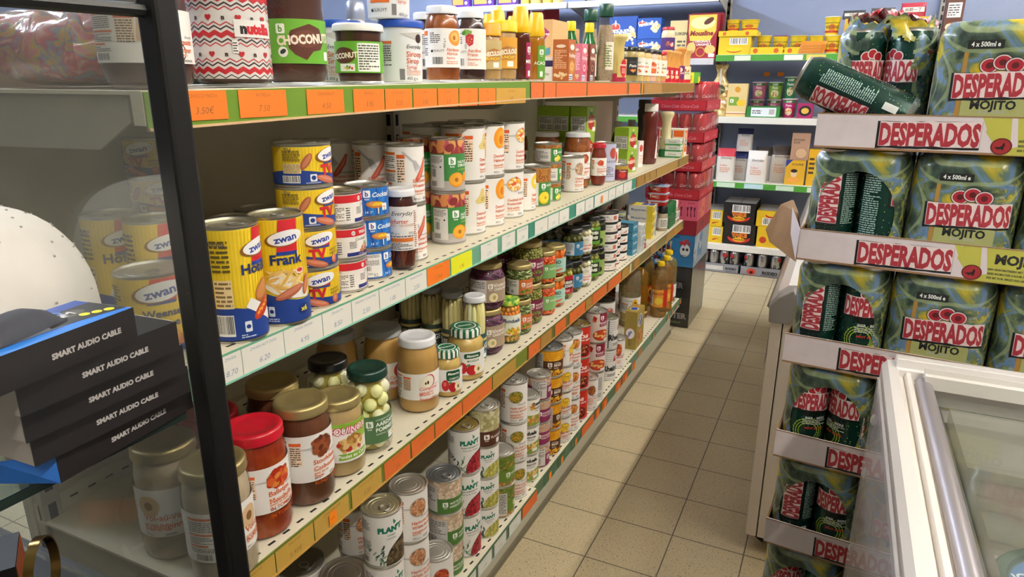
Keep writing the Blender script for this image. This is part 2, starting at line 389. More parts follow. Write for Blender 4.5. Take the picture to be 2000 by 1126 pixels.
def shelving(y0, y1, label, strips, zs):
    root = thing('shelving_unit', ((XF + XBK) / 2, (y0 + y1) / 2, 0), label, 'shelves', 'gondola bays along the aisle')
    b = MB(); b.box(XBK - 0.012, XBK, y0, y1, 0.02, 1.30, mat('CFC8B4', 0.6)); part(b, 'back_panel', root)
    for yy in ((y0 + 0.016, y1 - 0.0155) if y0 < 0.6 else (y1 - 0.0155,)):
        b = MB(); b.box(XBK - 0.03, XBK + 0.022, yy - 0.014, yy + 0.014, 0, 1.31, mat('B9B4A6', 0.45))
        z = 0.06
        while z < 1.28:
            b.box(XBK + 0.0221, XBK + 0.0226, yy - 0.006, yy + 0.006, z, z + 0.028, SLOT)
            if y0 < 0.6: b.box(XBK - 0.004, XBK + 0.012, yy - 0.0146, yy - 0.0141, z, z + 0.028, SLOT)
            z += 0.05
        part(b, 'upright', root)
    b = MB(); b.box(XBK, XF - 0.028, y0, y1, 0, 0.16, mat('B5B09C', 0.5)); b.box(XF - 0.028, XF - 0.020, y0, y1, 0, 0.018, mat('6C6552', 0.6)); part(b, 'plinth', root)
    shelves = []
    for k, zf in enumerate(zs):
        base = k == 3; xf = (-.640 if y1 < 1.6 else -.648 if y1 < 2.6 else -.664) if base else XF; b = MB(); th = 0.036
        za, zb = zf(y0), zf(y1)
        def slab(xa, xb, d0, d1, m):
            V = [(xa, y0 + .001, za - d1), (xb, y0 + .001, za - d1), (xa, y1 - .001, zb - d1), (xb, y1 - .001, zb - d1), (xa, y0 + .001, za - d0), (xb, y0 + .001, za - d0), (xa, y1 - .001, zb - d0), (xb, y1 - .001, zb - d0)]
            b.add(V, [(0, 2, 3, 1), (4, 5, 7, 6), (0, 1, 5, 4), (2, 6, 7, 3), (0, 4, 6, 2), (1, 3, 7, 5)], m)
        slab(XBK + 0.001, xf, 0, 0.004, CREAM); slab(xf - 0.018, xf, 0.004, th, CREAM); slab(XBK + 0.002, XBK + 0.02, 0.004, th, CREAMD)
        if k: slab(XBK + 0.001, XBK + 0.010, -0.028, 0, CREAM)
        n = int((y1 - y0) / 0.03)
        for i in range(n):
            yy = y0 + 0.02 + i * 0.03; zz = zf(yy) + 0.00015
            b.quad((xf - 0.016, yy, zz), (xf - 0.0115, yy, zz), (xf - 0.0105, yy + 0.013, zz), (xf - 0.015, yy + 0.013, zz), SLOT)
            if k: b.quad((XBK + 0.0105, yy, zz + 0.012), (XBK + 0.0105, yy + 0.013, zz + 0.012), (XBK + 0.0105, yy + 0.013, zz + 0.0155), (XBK + 0.0105, yy, zz + 0.0155), SLOT)
        s = part(b, 'shelf', root); shelves.append(s)
        for ya in (y0 + 0.006, y1 - 0.010):
            if base: break
            b = MB(); zt = zf(ya) - 0.005
            b.prism([(XBK + 0.02, zt), (XF - 0.03, zt), (XF - 0.03, zt - 0.028), (XF - 0.09, zt - 0.060), (XBK + 0.02, zt - 0.066)], 0.003, mat('A8A392', 0.5), 'y', ya); part(b, 'bracket', s)
        st = strips[k]
        b = MB(); x = xf
        def strip(ya, yb, col, d0=0.001, d1=0.040, xo=0.0025):
            V = [(x, ya, zf(ya) - d1), (x + xo, ya, zf(ya) - d1), (x, yb, zf(yb) - d1), (x + xo, yb, zf(yb) - d1), (x, ya, zf(ya) - d0), (x + xo, ya, zf(ya) - d0), (x, yb, zf(yb) - d0), (x + xo, yb, zf(yb) - d0)]
            b.add(V, [(0, 2, 3, 1), (4, 5, 7, 6), (0, 1, 5, 4), (2, 6, 7, 3), (0, 4, 6, 2), (1, 3, 7, 5)], mat(col, 0.35))
        strip(y0 + .002, y1 - .002, st[0]); strip(y0 + .002, y1 - .002, st[1], 0.0385, 0.0415, 0.0045); part(b, 'price_strip', s)
    UNITS.append((root, shelves)); return root, shelves
flatz = lambda z: (lambda y: z)
GREEN, TEAL, OCHRE, OLIVE, BROWN, DKGREEN = '6B8E2C', '3E8F78', 'B08A3A', '7F7238', '9A7430', '47684A'
_, U1 = shelving(Y0, Y1, 'cream metal shelving bay nearest the glass case, white price tags on its second shelf', [(GREEN, 'D9B48A'), ('6FA98C', '8FCDB6'), ('6E7A2E', 'C79A4A'), (DKGREEN, '9DAA98')], (z1, flatz(Z2), flatz(Z3), flatz(Z4)))
_, U2 = shelving(Y1, Y2, 'cream metal shelving bay in the middle, orange price tags on top and third shelf', [(OLIVE, 'C9A88A'), (TEAL, 'A8D2C0'), ('6E6A2E', 'B08A50'), (DKGREEN, '9DAA98')], (flatz(Z1), flatz(Z2), flatz(Z3), flatz(Z4)))
_, U3 = shelving(Y2, Y3, 'cream metal shelving bay at the far end beside the red drinks stack', [(BROWN, 'B09A7A'), (BROWN, 'B9A27C'), ('7A6A36', 'B09A60'), ('5E8468', '9DAA98')], (flatz(Z1), flatz(Z2), flatz(Z3), flatz(Z4)))
OR, OD, WH, YE = 'F07A1A', 'D96A2A', 'E6E4DA', 'E8E81E'
for ua, ub, c, t, p in [(345, 440, OR, 'CHOCO PASTA', '3.50€'), (463, 556, OR, 'NUTELLA', '7.50'), (596, 668, OR, 'CHOCONUTS', '4.50'), (687, 747, OR, 'NUTELLA', '3.95'), (749, 801, OR, 'CHOCONUTS', '3.50'),
                        (804, 850, OR, 'SIROP', '3.45'), (852, 892, OR, 'CONFI', '2.8'), (894, 930, OR, 'FRAISE', '3.2'), (932, 965, OR, 'MIEL', '1.6'), (966, 1024, 'C99A3A', 'MIEL ACACIA', '1.85')]:
    price_tag(0, ua, ub, z1(0.9) - 0.004, c, t, p, 0.033, ink='9A5A20')
for ua, ub, t in [(1033, 1058, '1.6'), (1060, 1083, '1.5'), (1084, 1143, '2.2'), (1145, 1222, '1.9')]: price_tag(0, ua, ub, Z1 - 0.002, OD, '', t, 0.035, ink='9A4A20')
price_tag(0, 1256, 1290, Z1 - 0.002, 'A87C3C', '', '', 0.035); price_tag(0, 1226, 1248, Z1 - 0.002, OD, '', '', 0.035); price_tag(0, 1250.5, 1253.5, Z1 - 0.002, 'FF9A20', '', '', 0.037)
for ua, ub, c, t, p in [(425, 469, WH, 'ZWAN', '8.70'), (470, 551, WH, 'ZWAN HOT DOG', '6.20'), (552, 626, WH, 'ZWAN FRANK', '4.95'), (627, 683, WH, 'ZWAN TV', '8.50'), (684, 737, WH, 'WIKINGS COCKTAIL', '2.50'), (738, 788, WH, 'BONI COCKTAIL', '1.85'),
                        (789, 830, WH, 'FRANKFURTER', '2.50'), (831, 875, OR, 'SAUCISSES', '1.70€'), (878, 919, YE, '', '1.90'), (936, 969, WH, 'POIRES', '2.50'), (977, 1003, WH, 'PECHES', '2.70'), (1007, 1029, WH, 'FRUIT COCKTAIL', '2.70')]:
    price_tag(1, ua, ub, Z2 - 0.001, c, t, p, 0.036, ink='8A96B4' if c == WH else 'B06A20')
for i, (ua, ub) in enumerate([(1042, 1067), (1068, 1089), (1090, 1109), (1123, 1140), (1141, 1157), (1159, 1186), (1187, 1200), (1201, 1215), (1216, 1232)]):
    price_tag(1, ua, ub, Z2 - 0.001, WH, '', '%d.%d0' % (1 + i % 3, i % 7 + 2), 0.035, ink='9AA0A8', sticker='1.5' if i == 5 else None)
for ua, ub, c in [(1242, 1256, BROWN), (1258, 1267, 'A27F3F'), (1268, 1279, 'A27F3F'), (1281, 1322, 'A8843E'), (1324, 1341, '8F7338')]: price_tag(1, ua, ub, Z2 - 0.001, c, '', '', 0.036)
for ua, ub, c, t, p, st in [(450, 534, 'C09A45', 'BLANKETTE', '5.95', None), (536, 609, 'C09A45', 'BALLETJES', '5.95€', None), (611, 678, 'C09A45', 'CARBONNADES', '6.95', '6.95'), (684, 742, 'C09A45', 'POULET CURRY', '5.50', None), (748, 798, OD, 'POMME DE T', '3.6', None), (801, 845, OD, 'COMPOTE', '2.95', None),
                        (847, 900, OD, 'MATERNE', '3.95', None), (901, 958, OD, '', '2.95', None), (960, 1005, 'B08A3A', '', '', None)]:
    price_tag(2, ua, ub, Z3 - 0.001, c, t, p, 0.036, ink='8A6420', sticker=st)
for ua, ub, c in [(1030, 1053, OD), (1054, 1075, 'A8803A'), (1082, 1103, OD), (1110, 1141, OD), (1142, 1154, 'A8803A'), (1155, 1183, OD), (1186, 1211, OD), (1213, 1227, 'A8803A')]: price_tag(2, ua, ub, Z3 - 0.001, c, '', '1.90', 0.036, ink='8A5420')
for ua, ub, c in [(1228, 1235, 'D9CBA0'), (1236, 1247, 'A8803A'), (1268, 1280, '9A7844'), (1282, 1299, '857A44'), (1300, 1330, 'A8843E')]: price_tag(2, ua, ub, Z3 - 0.001, c, '', '', 0.036, sticker='' if ua == 1300 else None)
for ua, ub in [(905, 927), (931, 958), (963, 986), (992, 1015)]: price_tag(3, ua, ub, Z4 - 0.001, 'D8DAD0', 'KIDNEY', '1.30', 0.035, x=XB0, ink='9A9A98')
for ua, ub, st in [(1018, 1059, None), (1061, 1082, '1'), (1088, 1102, '1'), (1114, 1130, '1'), (1134, 1158, None), (1161, 1169, '1'), (1174, 1184, '1'), (1200, 1211, '1'), (1214, 1225, '1'), (1230, 1239, '1')]: price_tag(3, ua, ub, Z4 - 0.001, OD if st is None or ua > 1150 else '4D6E50', '', '', 0.035, x=XB0, sticker=st)
for ua, ub, st in [(1245, 1252, None), (1271, 1279, '1'), (1300, 1306, '1'), (1309, 1315, '1'), (1318, 1322, '1'), (1329, 1334, '1')]: price_tag(3, ua, ub, Z4 - 0.001, 'C07A50' if st is None else '5E8468', '', '', 0.033, x=XB0, sticker=st)

# ------------------------------------------------------------------ shelves on the far wall
YW = 4.80
def wall_shelves(x0, x1, levels, label, top):
    root = thing('wall_shelving', ((x0 + x1) / 2, YB - 0.1, 0), label, 'shelves', 'shelving bays on the far wall')
    for x in (x0, x1):
        b = MB(); b.box(x - 0.015, x + 0.015, YB - 0.035, YB - 0.002, 0, top, mat('8E8C88', 0.5)); z = 0.1
        while z < top - 0.05: b.box(x - 0.005, x + 0.005, YB - 0.0357, YB - 0.0351, z, z + 0.03, SLOT); z += 0.05
        part(b, 'upright', root)
    for z, col, tags in levels:
        b = MB(); b.box(x0 + .002, x1 - .002, YW, YB - 0.036, z - 0.004, z, mat('DAD8D0', 0.5)); b.box(x0 + .002, x1 - .002, YW, YW + 0.015, z - 0.04, z - 0.004, mat('DCDCDC', 0.5)); s = part(b, 'shelf', root)
        for x in (x0 + 0.004, x1 - 0.007):
            b = MB(); b.prism([(YB - 0.04, z - 0.005), (YW + 0.04, z - 0.005), (YW + 0.04, z - 0.025), (YB - 0.1, z - 0.07), (YB - 0.04, z - 0.11)], 0.003, mat('9A9890', 0.5), 'x', x); part(b, 'bracket', s)
        if col:
            b = MB(); b.box(x0 + .003, x1 - .003, YW - 0.003, YW, z - 0.04, z - 0.002, mat(col, 0.4)); part(b, 'price_strip', s)
            for xa, xb, c in tags:
                b = MB(); b.box(xa, xb, YW - 0.0042, YW - 0.003, z - 0.037, z - 0.006, mat(c, 0.5)); part(b, 'price_tag', s)
G2 = '4E9A3A'
wall_shelves(-0.82, 0.45, [(0.20, 'E2E0D8', []), (0.635, G2, [(-0.74, -0.62, 'C8E0C8'), (-0.56, -0.44, 'BFDCE6'), (-0.36, -0.25, 'C8E0C8'), (-0.17, -0.06, 'D8E6D0')]), (1.06, 'DEDED6', []),
             (1.45, G2, [(-0.70, -0.60, 'DCE6D2'), (-0.40, -0.29, 'E4E6E0'), (-0.27, -0.16, 'E8C860')])], 'white shelving bay on the far wall above the grey drinks trays', 1.95)
wall_shelves(-1.86, -0.83, [(0.20, 'E2E0D8', []), (0.635, G2, []), (1.05, G2, []), (1.43, 'C9C9CC', []), (1.815, 'DADDE8', [])], 'white shelving bay on the far wall behind the red drinks stack', 1.95)
wall_shelves(-2.89, -1.87, [(0.635, G2, []), (1.05, G2, []), (1.43, 'C9C9CC', []), (1.815, 'D4D8E6', [(-2.42, -2.38, 'F0A040')])], 'white shelving bay on the far wall with purple bags on its top shelf', 1.95)
# ================================================================== tins
def rim_profile(R): return [(R - 0.0026, -0.0035), (R + 0.0004, -0.0035), (R + 0.0012, -0.0022), (R + 0.0012, -0.0006), (R + 0.0002, 0), (R - 0.0012, 0)]
def tin(key, name, R, H, art, lid='ring', tinm=None, lidm=None, bg='F2EFEA', ribs=False, turn=0.0, seg=44):
    tm = tinm or TIN(); lm = lidm or TINL(); e = 0.0035
    b = MB(); P = [(0, 0.003), (R - 0.005, 0.003), (R - 0.003, 0.0), (R + 0.0004, 0.0), (R + 0.0012, 0.0012), (R + 0.0012, 0.0026), (R - 0.0006, e)]
    if ribs:
        k = 0; z = e
        while z < H - e: P.append((R - 0.0006 - (0.0009 if k % 2 else 0), z)); z += 0.0022; k += 1
    P += [(R - 0.0006, H - e)] + [(r, z + H) for r, z in rim_profile(R)[1:]] + [(R - 0.0022, H - 0.003)]
    b.lathe(P, tm, seg); body = b.mesh('tin')
    b = MB(); z0, z1_ = 0.004, H - 0.0045
    nz = 2; b.lathe([(R, z0 + (z1_ - z0) * i / nz) for i in range(nz + 1)], bg if not isinstance(bg, str) else mat(bg, 0.38), seg)
    a = Art(len(TPL) + 3); art(a, R * 1000, (z1_ - z0) * 1000); a.wrap(b, cyl(R, z0)); label = b.mesh('label')
    zl = H - 0.0032; b = MB()
    b.lathe([(R - 0.0012, H - 0.0002), (R - 0.0024, zl), (R - 0.0045, zl - 0.0006), (R - 0.006, zl + 0.0002), (R * 0.72, zl + 0.0002), (R * 0.70, zl - 0.0005), (R * 0.66, zl - 0.0005), (R * 0.64, zl + 0.0001), (R * 0.52, zl + 0.0001), (R * 0.50, zl - 0.0004), (R * 0.46, zl - 0.0004), (R * 0.44, zl), (0, zl)], lm, seg)
    lidme = b.mesh('lid', angle=20); subs = []
    if lid == 'ring':
        b = MB(); c = []
        for k in range(14): t = 2 * pi * k / 14; c.append((R * 0.30 + 0.0105 * cos(t), 0.0082 * sin(t), zl + 0.0018 + 0.0008 * cos(t)))
        b.tube(c, 0.0013, TIN(), 6, True); b.box(R * 0.30 + 0.008, R * 0.72, -0.0045, 0.0045, zl + 0.0006, zl + 0.0018, TIN()); b.ball((R * 0.66, 0, zl + 0.0015), (0.0028, 0.0028, 0.0012), TIN())
        subs = [('pull_ring', b.mesh('pull_ring'))]
    TPL[key] = (name, [('tin', body, []), ('label', label, []), ('lid', lidme, subs)]); DIM[key] = (R, H)
def everyday(titles, pic, size=7, weight='400 g', logo=None, barv=True, tcol='DC5F1C', nut=True, ph=0.66):
    """plain white shop label: orange headed tables, a picture, the scribbled word and an orange name"""
    def f(a, R, h):
        if nut:
            L = -R * 2.15
            a.r(L, h * .86, R * .85, h * .05, 'E07028'); a.ln(L, h * .62, R * .85, h * .22, 6); a.r(L, h * .55, R * .85, h * .04, 'E07028'); a.ln(L, h * .38, R * .85, h * .15, 5); a.r(L, h * .32, R * .6, h * .04, 'E07028')
            a.ln(L, h * .2, R * .8, h * .1, 3); a.bar(L + R * .15, h * .03, R * .55, h * .15, None)
            a.r(-R * 1.22, h * .80, R * .42, h * .07, 'E8641E'); a.r(-R * 1.22, h * .38, R * .42, h * .40, 'F6D9BC'); a.ln(-R * 1.20, h * .36, R * .38, h * .42, 9, '4A4038')
        pic(a, R, h, h * ph)
        a.t('Everyday', R * .45, h * (ph - .22), h * .05, '2E2E30', shear=.35, bold=-.005)
        n = len(titles); s = size * 1.18
        for i, t in enumerate(titles): a.t(t, -R * .42, h * .36 - i * s * 1.45, s * (1 if i < 2 else .72), tcol, 'l', .014)
        y = h * .36 - n * s * 1.4
        a.ln(-R * .42, max(y - s * .8, h * .12), R * .8, s * 1.5, 2, 'E3A58A'); a.t(weight + ' e', -R * .42, h * .04, h * .038, '55504E', 'l'); a.ln(R * .2, h * .03, R * .35, h * .05, 2)
    return f
def spoon(cols, bs, n=60, under='8A3A1A', ru=.42, rv=.17, handle=True):
    def f(a, R, h, v):
        if handle: a.poly([(-R * .85, v - h * .012), (-R * .3, v - h * .03), (-R * .3, v + h * .03), (-R * .85, v + h * .012)], 'C9C7C4')
        a.e(0, v, R * (ru + .05), h * (rv + .02), 'BDBAB6'); a.e(0, v, R * ru, h * rv, under); a.food(0, v, R * ru, h * rv, cols, bs, n)
    return f
def boni_logo(a, u, v, s, col='FFFFFF', ink='1E5A2A', word=True):
    a.rr(u - s * .5, v - s * .5, s, s, s * .15, col); a.t('b', u, v - s * .32, s * .68, ink, bold=.03)
    if word: a.t('boni', u, v - s * .85, s * .26, col, bold=.02)
def pic_pear(a, R, h, v): a.poly([(-R * .12, v + h * .15), (R * .12, v + h * .15), (R * .22, v), (R * .5, v - h * .1), (R * .42, v - h * .16), (-R * .42, v - h * .14), (-R * .5, v - h * .08), (-R * .25, v + h * .02)], 'E3CE83'); a.e(0, v - h * .06, R * .16, h * .05, 'CDB260', 10)
def pic_peach(a, R, h, v): a.e(0, v, R * .42, h * .22, 'F39A1E', -8); a.e(R * .08, v - h * .02, R * .3, h * .17, 'F7AE34'); a.e(R * .05, v - h * .04, R * .16, h * .09, 'DE7C12')
FRUIT = ['F2C53A', 'F6E6B4', 'E2572E', 'F09A2A', 'FBF0D2']
def pic_fork(a, R, h, v):
    a.poly([(-R * .95, v + h * .24), (-R * .88, v + h * .27), (-R * .34, v + h * .10), (-R * .42, v + h * .07)], 'B9B9BC'); a.poly([(-R * .45, v + h * .12), (-R * .2, v + h * .09), (R * .05, v - h * .04), (-R * .28, v - h * .10)], 'B9B9BC')
    for k in range(4): a.poly([(-R * .28 + R * .08 * k, v - h * .05 + h * .02 * k), (-R * .24 + R * .08 * k, v - h * .05 + h * .02 * k), (-R * .12 + R * .08 * k, v - h * .16 + h * .02 * k), (-R * .15 + R * .08 * k, v - h * .16 + h * .02 * k)], 'DADADB')
    P = [(R * .42, v + h * .15), (R * .55, v + h * .14), (R * .42, v - h * .05), (R * .05, v - h * .24), (-R * .2, v - h * .29), (-R * .3, v - h * .24), (-R * .1, v - h * .14), (R * .2, v + h * .02)]
    a.poly(P, 'D0604A'); a.poly([(R * .45, v + h * .12), (R * .36, v - h * .02), (R * .02, v - h * .2), (-R * .16, v - h * .24), (R * .2, v - h * .04)], 'E58468')
def zwan(kind):
    def f(a, R, h):
        for k in range(int(2 * pi * R / 5)): a.r(-pi * R + k * 5, h * (.3 if kind != 'TV' else .1), 2.2, h * (.69 if kind != 'TV' else .89), 'F3CC1C')
        tv = kind == 'TV'
        P = [(-pi * R, 0), (pi * R, 0), (pi * R, h * .26)]
        for k in range(24):
            u = pi * R - 2 * pi * R * k / 24; P.append((u, h * ((.26 if not tv else .30) + (.05 if not tv else .09) * cos(u / R * 1.6 + 2.2))))
        P.append((-pi * R, h * .2)); a.poly(P, '1E3F8E')
        # ribbon and name
        k = 1.0 if not tv else .82; v = h * (.83 if not tv else .78); s = R * k
        a.poly([(-s * .22, v + h * .17), (s * .5, v + h * .17), (s * .42, v - h * (.14 if not tv else .22)), (-s * .36, v - h * (.14 if not tv else .22))], 'D22630')
        a.poly([(-s * .36, v - h * (.13 if not tv else .2)), (s * .42, v - h * (.13 if not tv else .2)), (s * .40, v - h * (.165 if not tv else .25)), (-s * .38, v - h * (.165 if not tv else .25))], '223F94')
        a.e(-s * .04, v - 1, s * .72, s * .30, '8A5A22', 8); a.e(s * .03, v, s * .68, s * .28, 'F4F4F2', 8); a.t('zwan', s * .02, v - s * .14, s * .26, '2A3F9A', bold=.03, rot=9, cond=1.15)
        # side print
        L = -R * 1.75; a.ln(L, h * .62, R * .65, h * .3, 7, '6A5A20'); a.t(kind if kind != 'Frank' else 'Frankfurt', L + R * .2, h * .86, R * .16, '2E3A6E'); a.r(L, h * .30, R * .62, h * .26, 'F3D9A2'); a.ln(L + 1, h * .31, R * .58, h * .24, 6, '8A7040')
        a.bar(L - R * .05, h * .04, R * .62, h * .2); a.rr(-R * .85, h * .07, R * .24, h * (.1 if not tv else .2), 1.5, 'E8ECF4'); a.e(-R * .73, h * (.12 if not tv else .17), R * .08, R * .08, '1E3F8E'); a.ln(-R * 1.0, h * .015, R * .55, h * .04, 2, 'D8E0F0')
        if kind == 'Hotdog':
            a.t('Hotdog', 0, h * .60, R * .36, '22356E', bold=.03); a.poly([(-R * .75, h * .30), (-R * .55, h * .38), (R * .5, h * .20), (R * .4, h * .10)], 'F1EFEA')
            a.e(R * .1, h * .42, R * .5, h * .09, 'B26A34', 38); a.e(R * .05, h * .43, R * .42, h * .06, 'CC8A4C', 38); a.e(R * .2, h * .30, R * .55, h * .055, 'D79A5C', 38)
            a.e(R * .02, h * .27, R * .62, h * .058, 'B53A22', 38); a.e(R * .02, h * .28, R * .55, h * .03, 'CE5434', 38)
            for k in range(9): a.e(-R * .3 + R * .09 * k, h * (.225 + .013 * k) + (h * .012 if k % 2 else 0), R * .065, h * .012, 'F2A530', 40)
            a.e(R * .62, h * .13, R * .17, R * .17, '16306F'); a.t('x6', R * .6, h * .11, R * .17, 'F3DE2A', bold=.03)
        elif kind == 'Frank':
            a.t('Frank', 0, h * .58, R * .38, '22356E', bold=.035); a.poly([(-R * .95, h * .36), (-R * .6, h * .30), (R * .1, h * .24), (R * .75, h * .22), (R * .85, h * .32), (R * .1, h * .46), (-R * .6, h * .48)], 'F2F0EC')
            for k in range(34):
                x, y = a.rnd.uniform(-R * .7, R * .5), h * a.rnd.uniform(.34, .52); a.e(x, y, R * .24, R * .055, a.rnd.choice(['F3D58C', 'EBC674', 'F7E0A4', 'E2B75E']), a.rnd.uniform(-60, 60), 10)
            a.e(R * .45, h * .50, R * .18, h * .03, 'F1D6D0'); a.e(R * .45, h * .505, R * .13, h * .02, 'C93A34')
            a.e(0, h * .30, R * .58, h * .042, 'B8664A', 24); a.e(0, h * .308, R * .5, h * .022, 'CF8264', 24); a.e(R * .7, h * .35, R * .42, h * .035, 'B8663F', 72); a.e(R * .72, h * .36, R * .36, h * .018, 'D08A5C', 72)
            a.e(R * .5, h * .12, R * .2, R * .2, '16306F'); a.t('x6', R * .5, h * .095, R * .2, 'F3DE2A', bold=.03)
        elif tv:
            a.t('TV', -R * .12, h * .24, R * .34, 'C8222E', bold=.06, shear=-.05); a.t('natuur', R * .55, h * .40, R * .12, '2A2A2A', rot=6); a.t('nature', R * .56, h * .30, R * .12, '2A2A2A', rot=6)
            a.e(-R * .95, h * .62, R * .32, R * .13, 'B0603E', 55); a.e(-R * .93, h * .63, R * .26, R * .07, 'C97E58', 55)
            a.e(-R * .2, h * .10, R * .45, R * .13, 'C06A4E', -16); a.e(-R * .2, h * .12, R * .36, R * .06, 'D58A6C', -16); a.e(R * .55, h * .14, R * .15, h * .13, 'BF6448'); a.e(R * .53, h * .16, R * .08, h * .08, 'D68A6C')
        else:
            a.t('Weense', 0, h * .50, R * .22, '22356E', bold=.03); a.t('Vienne', 0, h * .36, R * .22, '22356E', bold=.03)
            a.food(-R * .35, h * .18, R * .3, h * .08, ['5E8A34', '7FA84A'], R * .12, 24); a.food(R * .15, h * .2, R * .3, h * .1, ['E8B46A', 'D9964A'], R * .14, 20); a.e(R * .6, h * .18, R * .35, R * .14, 'C4714C', 30)
    return f
ZY = 'F7D838'
tin('hotdog', 'sausage_can', 0.0365, 0.155, zwan('Hotdog'), bg=ZY, lidm=mat('BDB79C', .42, .8, bump=.15, bscale=60)); tin('frank', 'sausage_can', 0.0365, 0.155, zwan('Frank'), bg=ZY, lidm=mat('BDB79C', .42, .8, bump=.15, bscale=60))
tin('tvcan', 'sausage_can', 0.0413, 0.0610, zwan('TV'), bg=ZY); tin('vienne', 'sausage_can', 0.0425, 0.105, zwan('Vienne'), bg=ZY)
tin('saucisses', 'sausage_can', 0.0365, 0.110, everyday(['Saucisses viennoises', 'Weense worsten', 'Viennese sausages'], pic_fork, 5.2, ph=.66))
def a_wik(a, R, h):
    a.r(-pi * R, h * .72, 2 * pi * R, h * .26, 'CC2430'); a.e(-R * .42, h * .84, h * .08, h * .08, 'F4F0EA'); a.t('W', -R * .42, h * .80, h * .08, '1E1E1E'); a.t('Wikings', R * .2, h * .79, h * .12, 'F6F0EA', bold=.03)
    a.t('Cocktails', 0, h * .56, h * .11, '3A3634', shear=.1); a.r(-R * .75, h * .03, R * 2.2, h * .13, '28307A'); a.t('15 st/pc', 0, h * .055, h * .07, 'E8C8C8'); a.ln(-R * .62, h * .3, R * .35, h * .25, 5)
    a.e(R * .25, h * .25, R * .4, h * .09, 'C07A4A', 12); a.food(R * .2, h * .34, R * .28, h * .1, ['C4846A', 'A85A44', 'D9A58C'], h * .07, 12); a.food(R * .3, h * .44, R * .15, h * .06, ['7FA05A', 'B8C890'], h * .04, 8)
    L = -R * 1.95; a.rr(L, h * .08, R * 1.05, h * .52, 1, 'F4F1EA'); a.ln(L + 1, h * .1, R * .75, h * .48, 9); a.ln(L + R * .8, h * .1, R * .2, h * .48, 6); a.ln(L, h * .63, R * .5, h * .07, 2)
tin('wikings', 'sausage_can', 0.0375, 0.0545, a_wik, bg='F1ECE6', lidm=mat('B9AC88', .42, .8))
def a_cock(a, R, h):
    for k in range(18): t = 2 * pi * R * k / 18 - pi * R; a.poly([(t, h), (t + R * .09, h), (t * .6 + R * .1, 0), (t * .6, 0)], '1C4FA8' if k % 2 else '2E86D8')
    boni_logo(a, -R * .42, h * .80, h * .26, 'FFFFFF', '1C4FA8'); a.t('Cocktail', R * .28, h * .68, h * .17, 'F6F8FC', shear=.3, bold=.03)
    a.e(-R * .02, h * .40, R * .46, h * .13, 'C47A34', -4); a.e(0, h * .42, R * .38, h * .08, 'DE9A50', -4)
    for k in range(5): a.e(-R * .1 + R * .1 * k, h * (.40 + .03 * (k % 2)), R * .08, h * .045, 'F4CE28', 20)
    a.r(R * .06, h * .05, R * .06, h * .23, 'EDE3CC'); a.rr(R * .3, h * .16, R * .3, h * .26, 1, 'F4F2EE'); a.food(R * .42, h * .28, R * .08, h * .08, ['D23A2A', '4A9A3A', 'E8C23A'], h * .03, 6)
    a.t('14', -R * .45, h * .08, h * .10, 'F2F4F8', bold=.02); a.ln(-R * .3, h * .08, R * .25, h * .1, 2, 'D8E4F4')
    L = -R * 1.85; a.rr(L, h * .05, R * 1.15, h * .88, 2, 'EFEFEB'); a.ln(L + 1.5, h * .5, R * 1.05, h * .4, 8); a.bar(L + 2, h * .27, R * .6, h * .22); a.t('200 g e', L + R * .7, h * .14, h * .09, '2A2A2A'); a.t('120 g', L + R * .85, h * .06, h * .06, '2A2A2A')
tin('cocktail', 'sausage_can', 0.0372, 0.0545, a_cock, bg='2470C4')
def a_apricot(a, R, h):
    a.r(-pi * R, h * .74, 2 * pi * R, h * .26, '8E3A34'); a.food(0, h * .87, pi * R, h * .10, ['B4542E', 'D88A4A', 'A23A4E', 'E0A464', '8A2E2E', 'C4506A'], 11, 60, True)
    a.r(-pi * R, h * .20, 2 * pi * R, h * .54, '3E8A44'); boni_logo(a, -R * .22, h * .60, R * .42, 'FFFFFF', '3E8A44')
    a.t('HALVE ABRIKOZEN', R * .12, h * .55, R * .16, 'F4F4EE', 'l', .02, .8); a.t('DEMI-ABRICOTS', R * .12, h * .48, R * .16, 'F4F4EE', 'l', .02, .8); a.t('op lichte siroop', R * .14, h * .41, R * .1, 'E0DC3A', 'l')
    a.e(R * .05, h * .22, R * .48, h * .15, 'EE9A18'); a.e(R * .03, h * .23, R * .40, h * .12, 'F4B03A'); a.e(R * .03, h * .22, R * .12, h * .045, 'B4702A'); a.e(R * .75, h * .27, R * .25, h * .1, 'EE9A18')
    L = -R * 1.65; a.rr(L, h * .06, R * .95, h * .66, 2, 'DDDAD6'); a.ln(L + 2, h * .55, R * .85, h * .15, 5); a.ln(L + 2, h * .46, R * .5, h * .06, 2); a.bar(L + 2, h * .25, R * .42, h * .2, None); a.e(L + R * .75, h * .48, 2, 2, '2A2A2A'); a.r(L + 1, h * .08, R * .5, h * .12, 'B9B6B2'); a.ln(L + 2, h * .09, R * .45, h * .1, 4)
tin('apricot', 'fruit_can', 0.0365, 0.110, a_apricot, bg='B9B4B2', ribs=True)
tin('pear', 'fruit_can', 0.0488, 0.119, everyday(['Demi-poires', 'Halve peren', 'Pear halves'], pic_pear, 6, '820 g', ph=.74)); tin('peach', 'fruit_can', 0.0488, 0.119, everyday(['Demi-pêches', 'Halve perziken', 'Peach halves'], pic_peach, 6, '820 g', ph=.76))
tin('cocktailfruit', 'fruit_can', 0.0495, 0.119, everyday(['Cocktail de fruits', 'Fruitcocktail', 'Fruit cocktail'], spoon(FRUIT, 4.2, 80, 'E8C060', .42, .15), 5.6, '820 g', ph=.74))
def pic_ring(a, R, h, v): a.e(0, v, R * .45, h * .2, 'F2D21E'); a.e(0, v, R * .16, h * .08, 'F2EFEA')
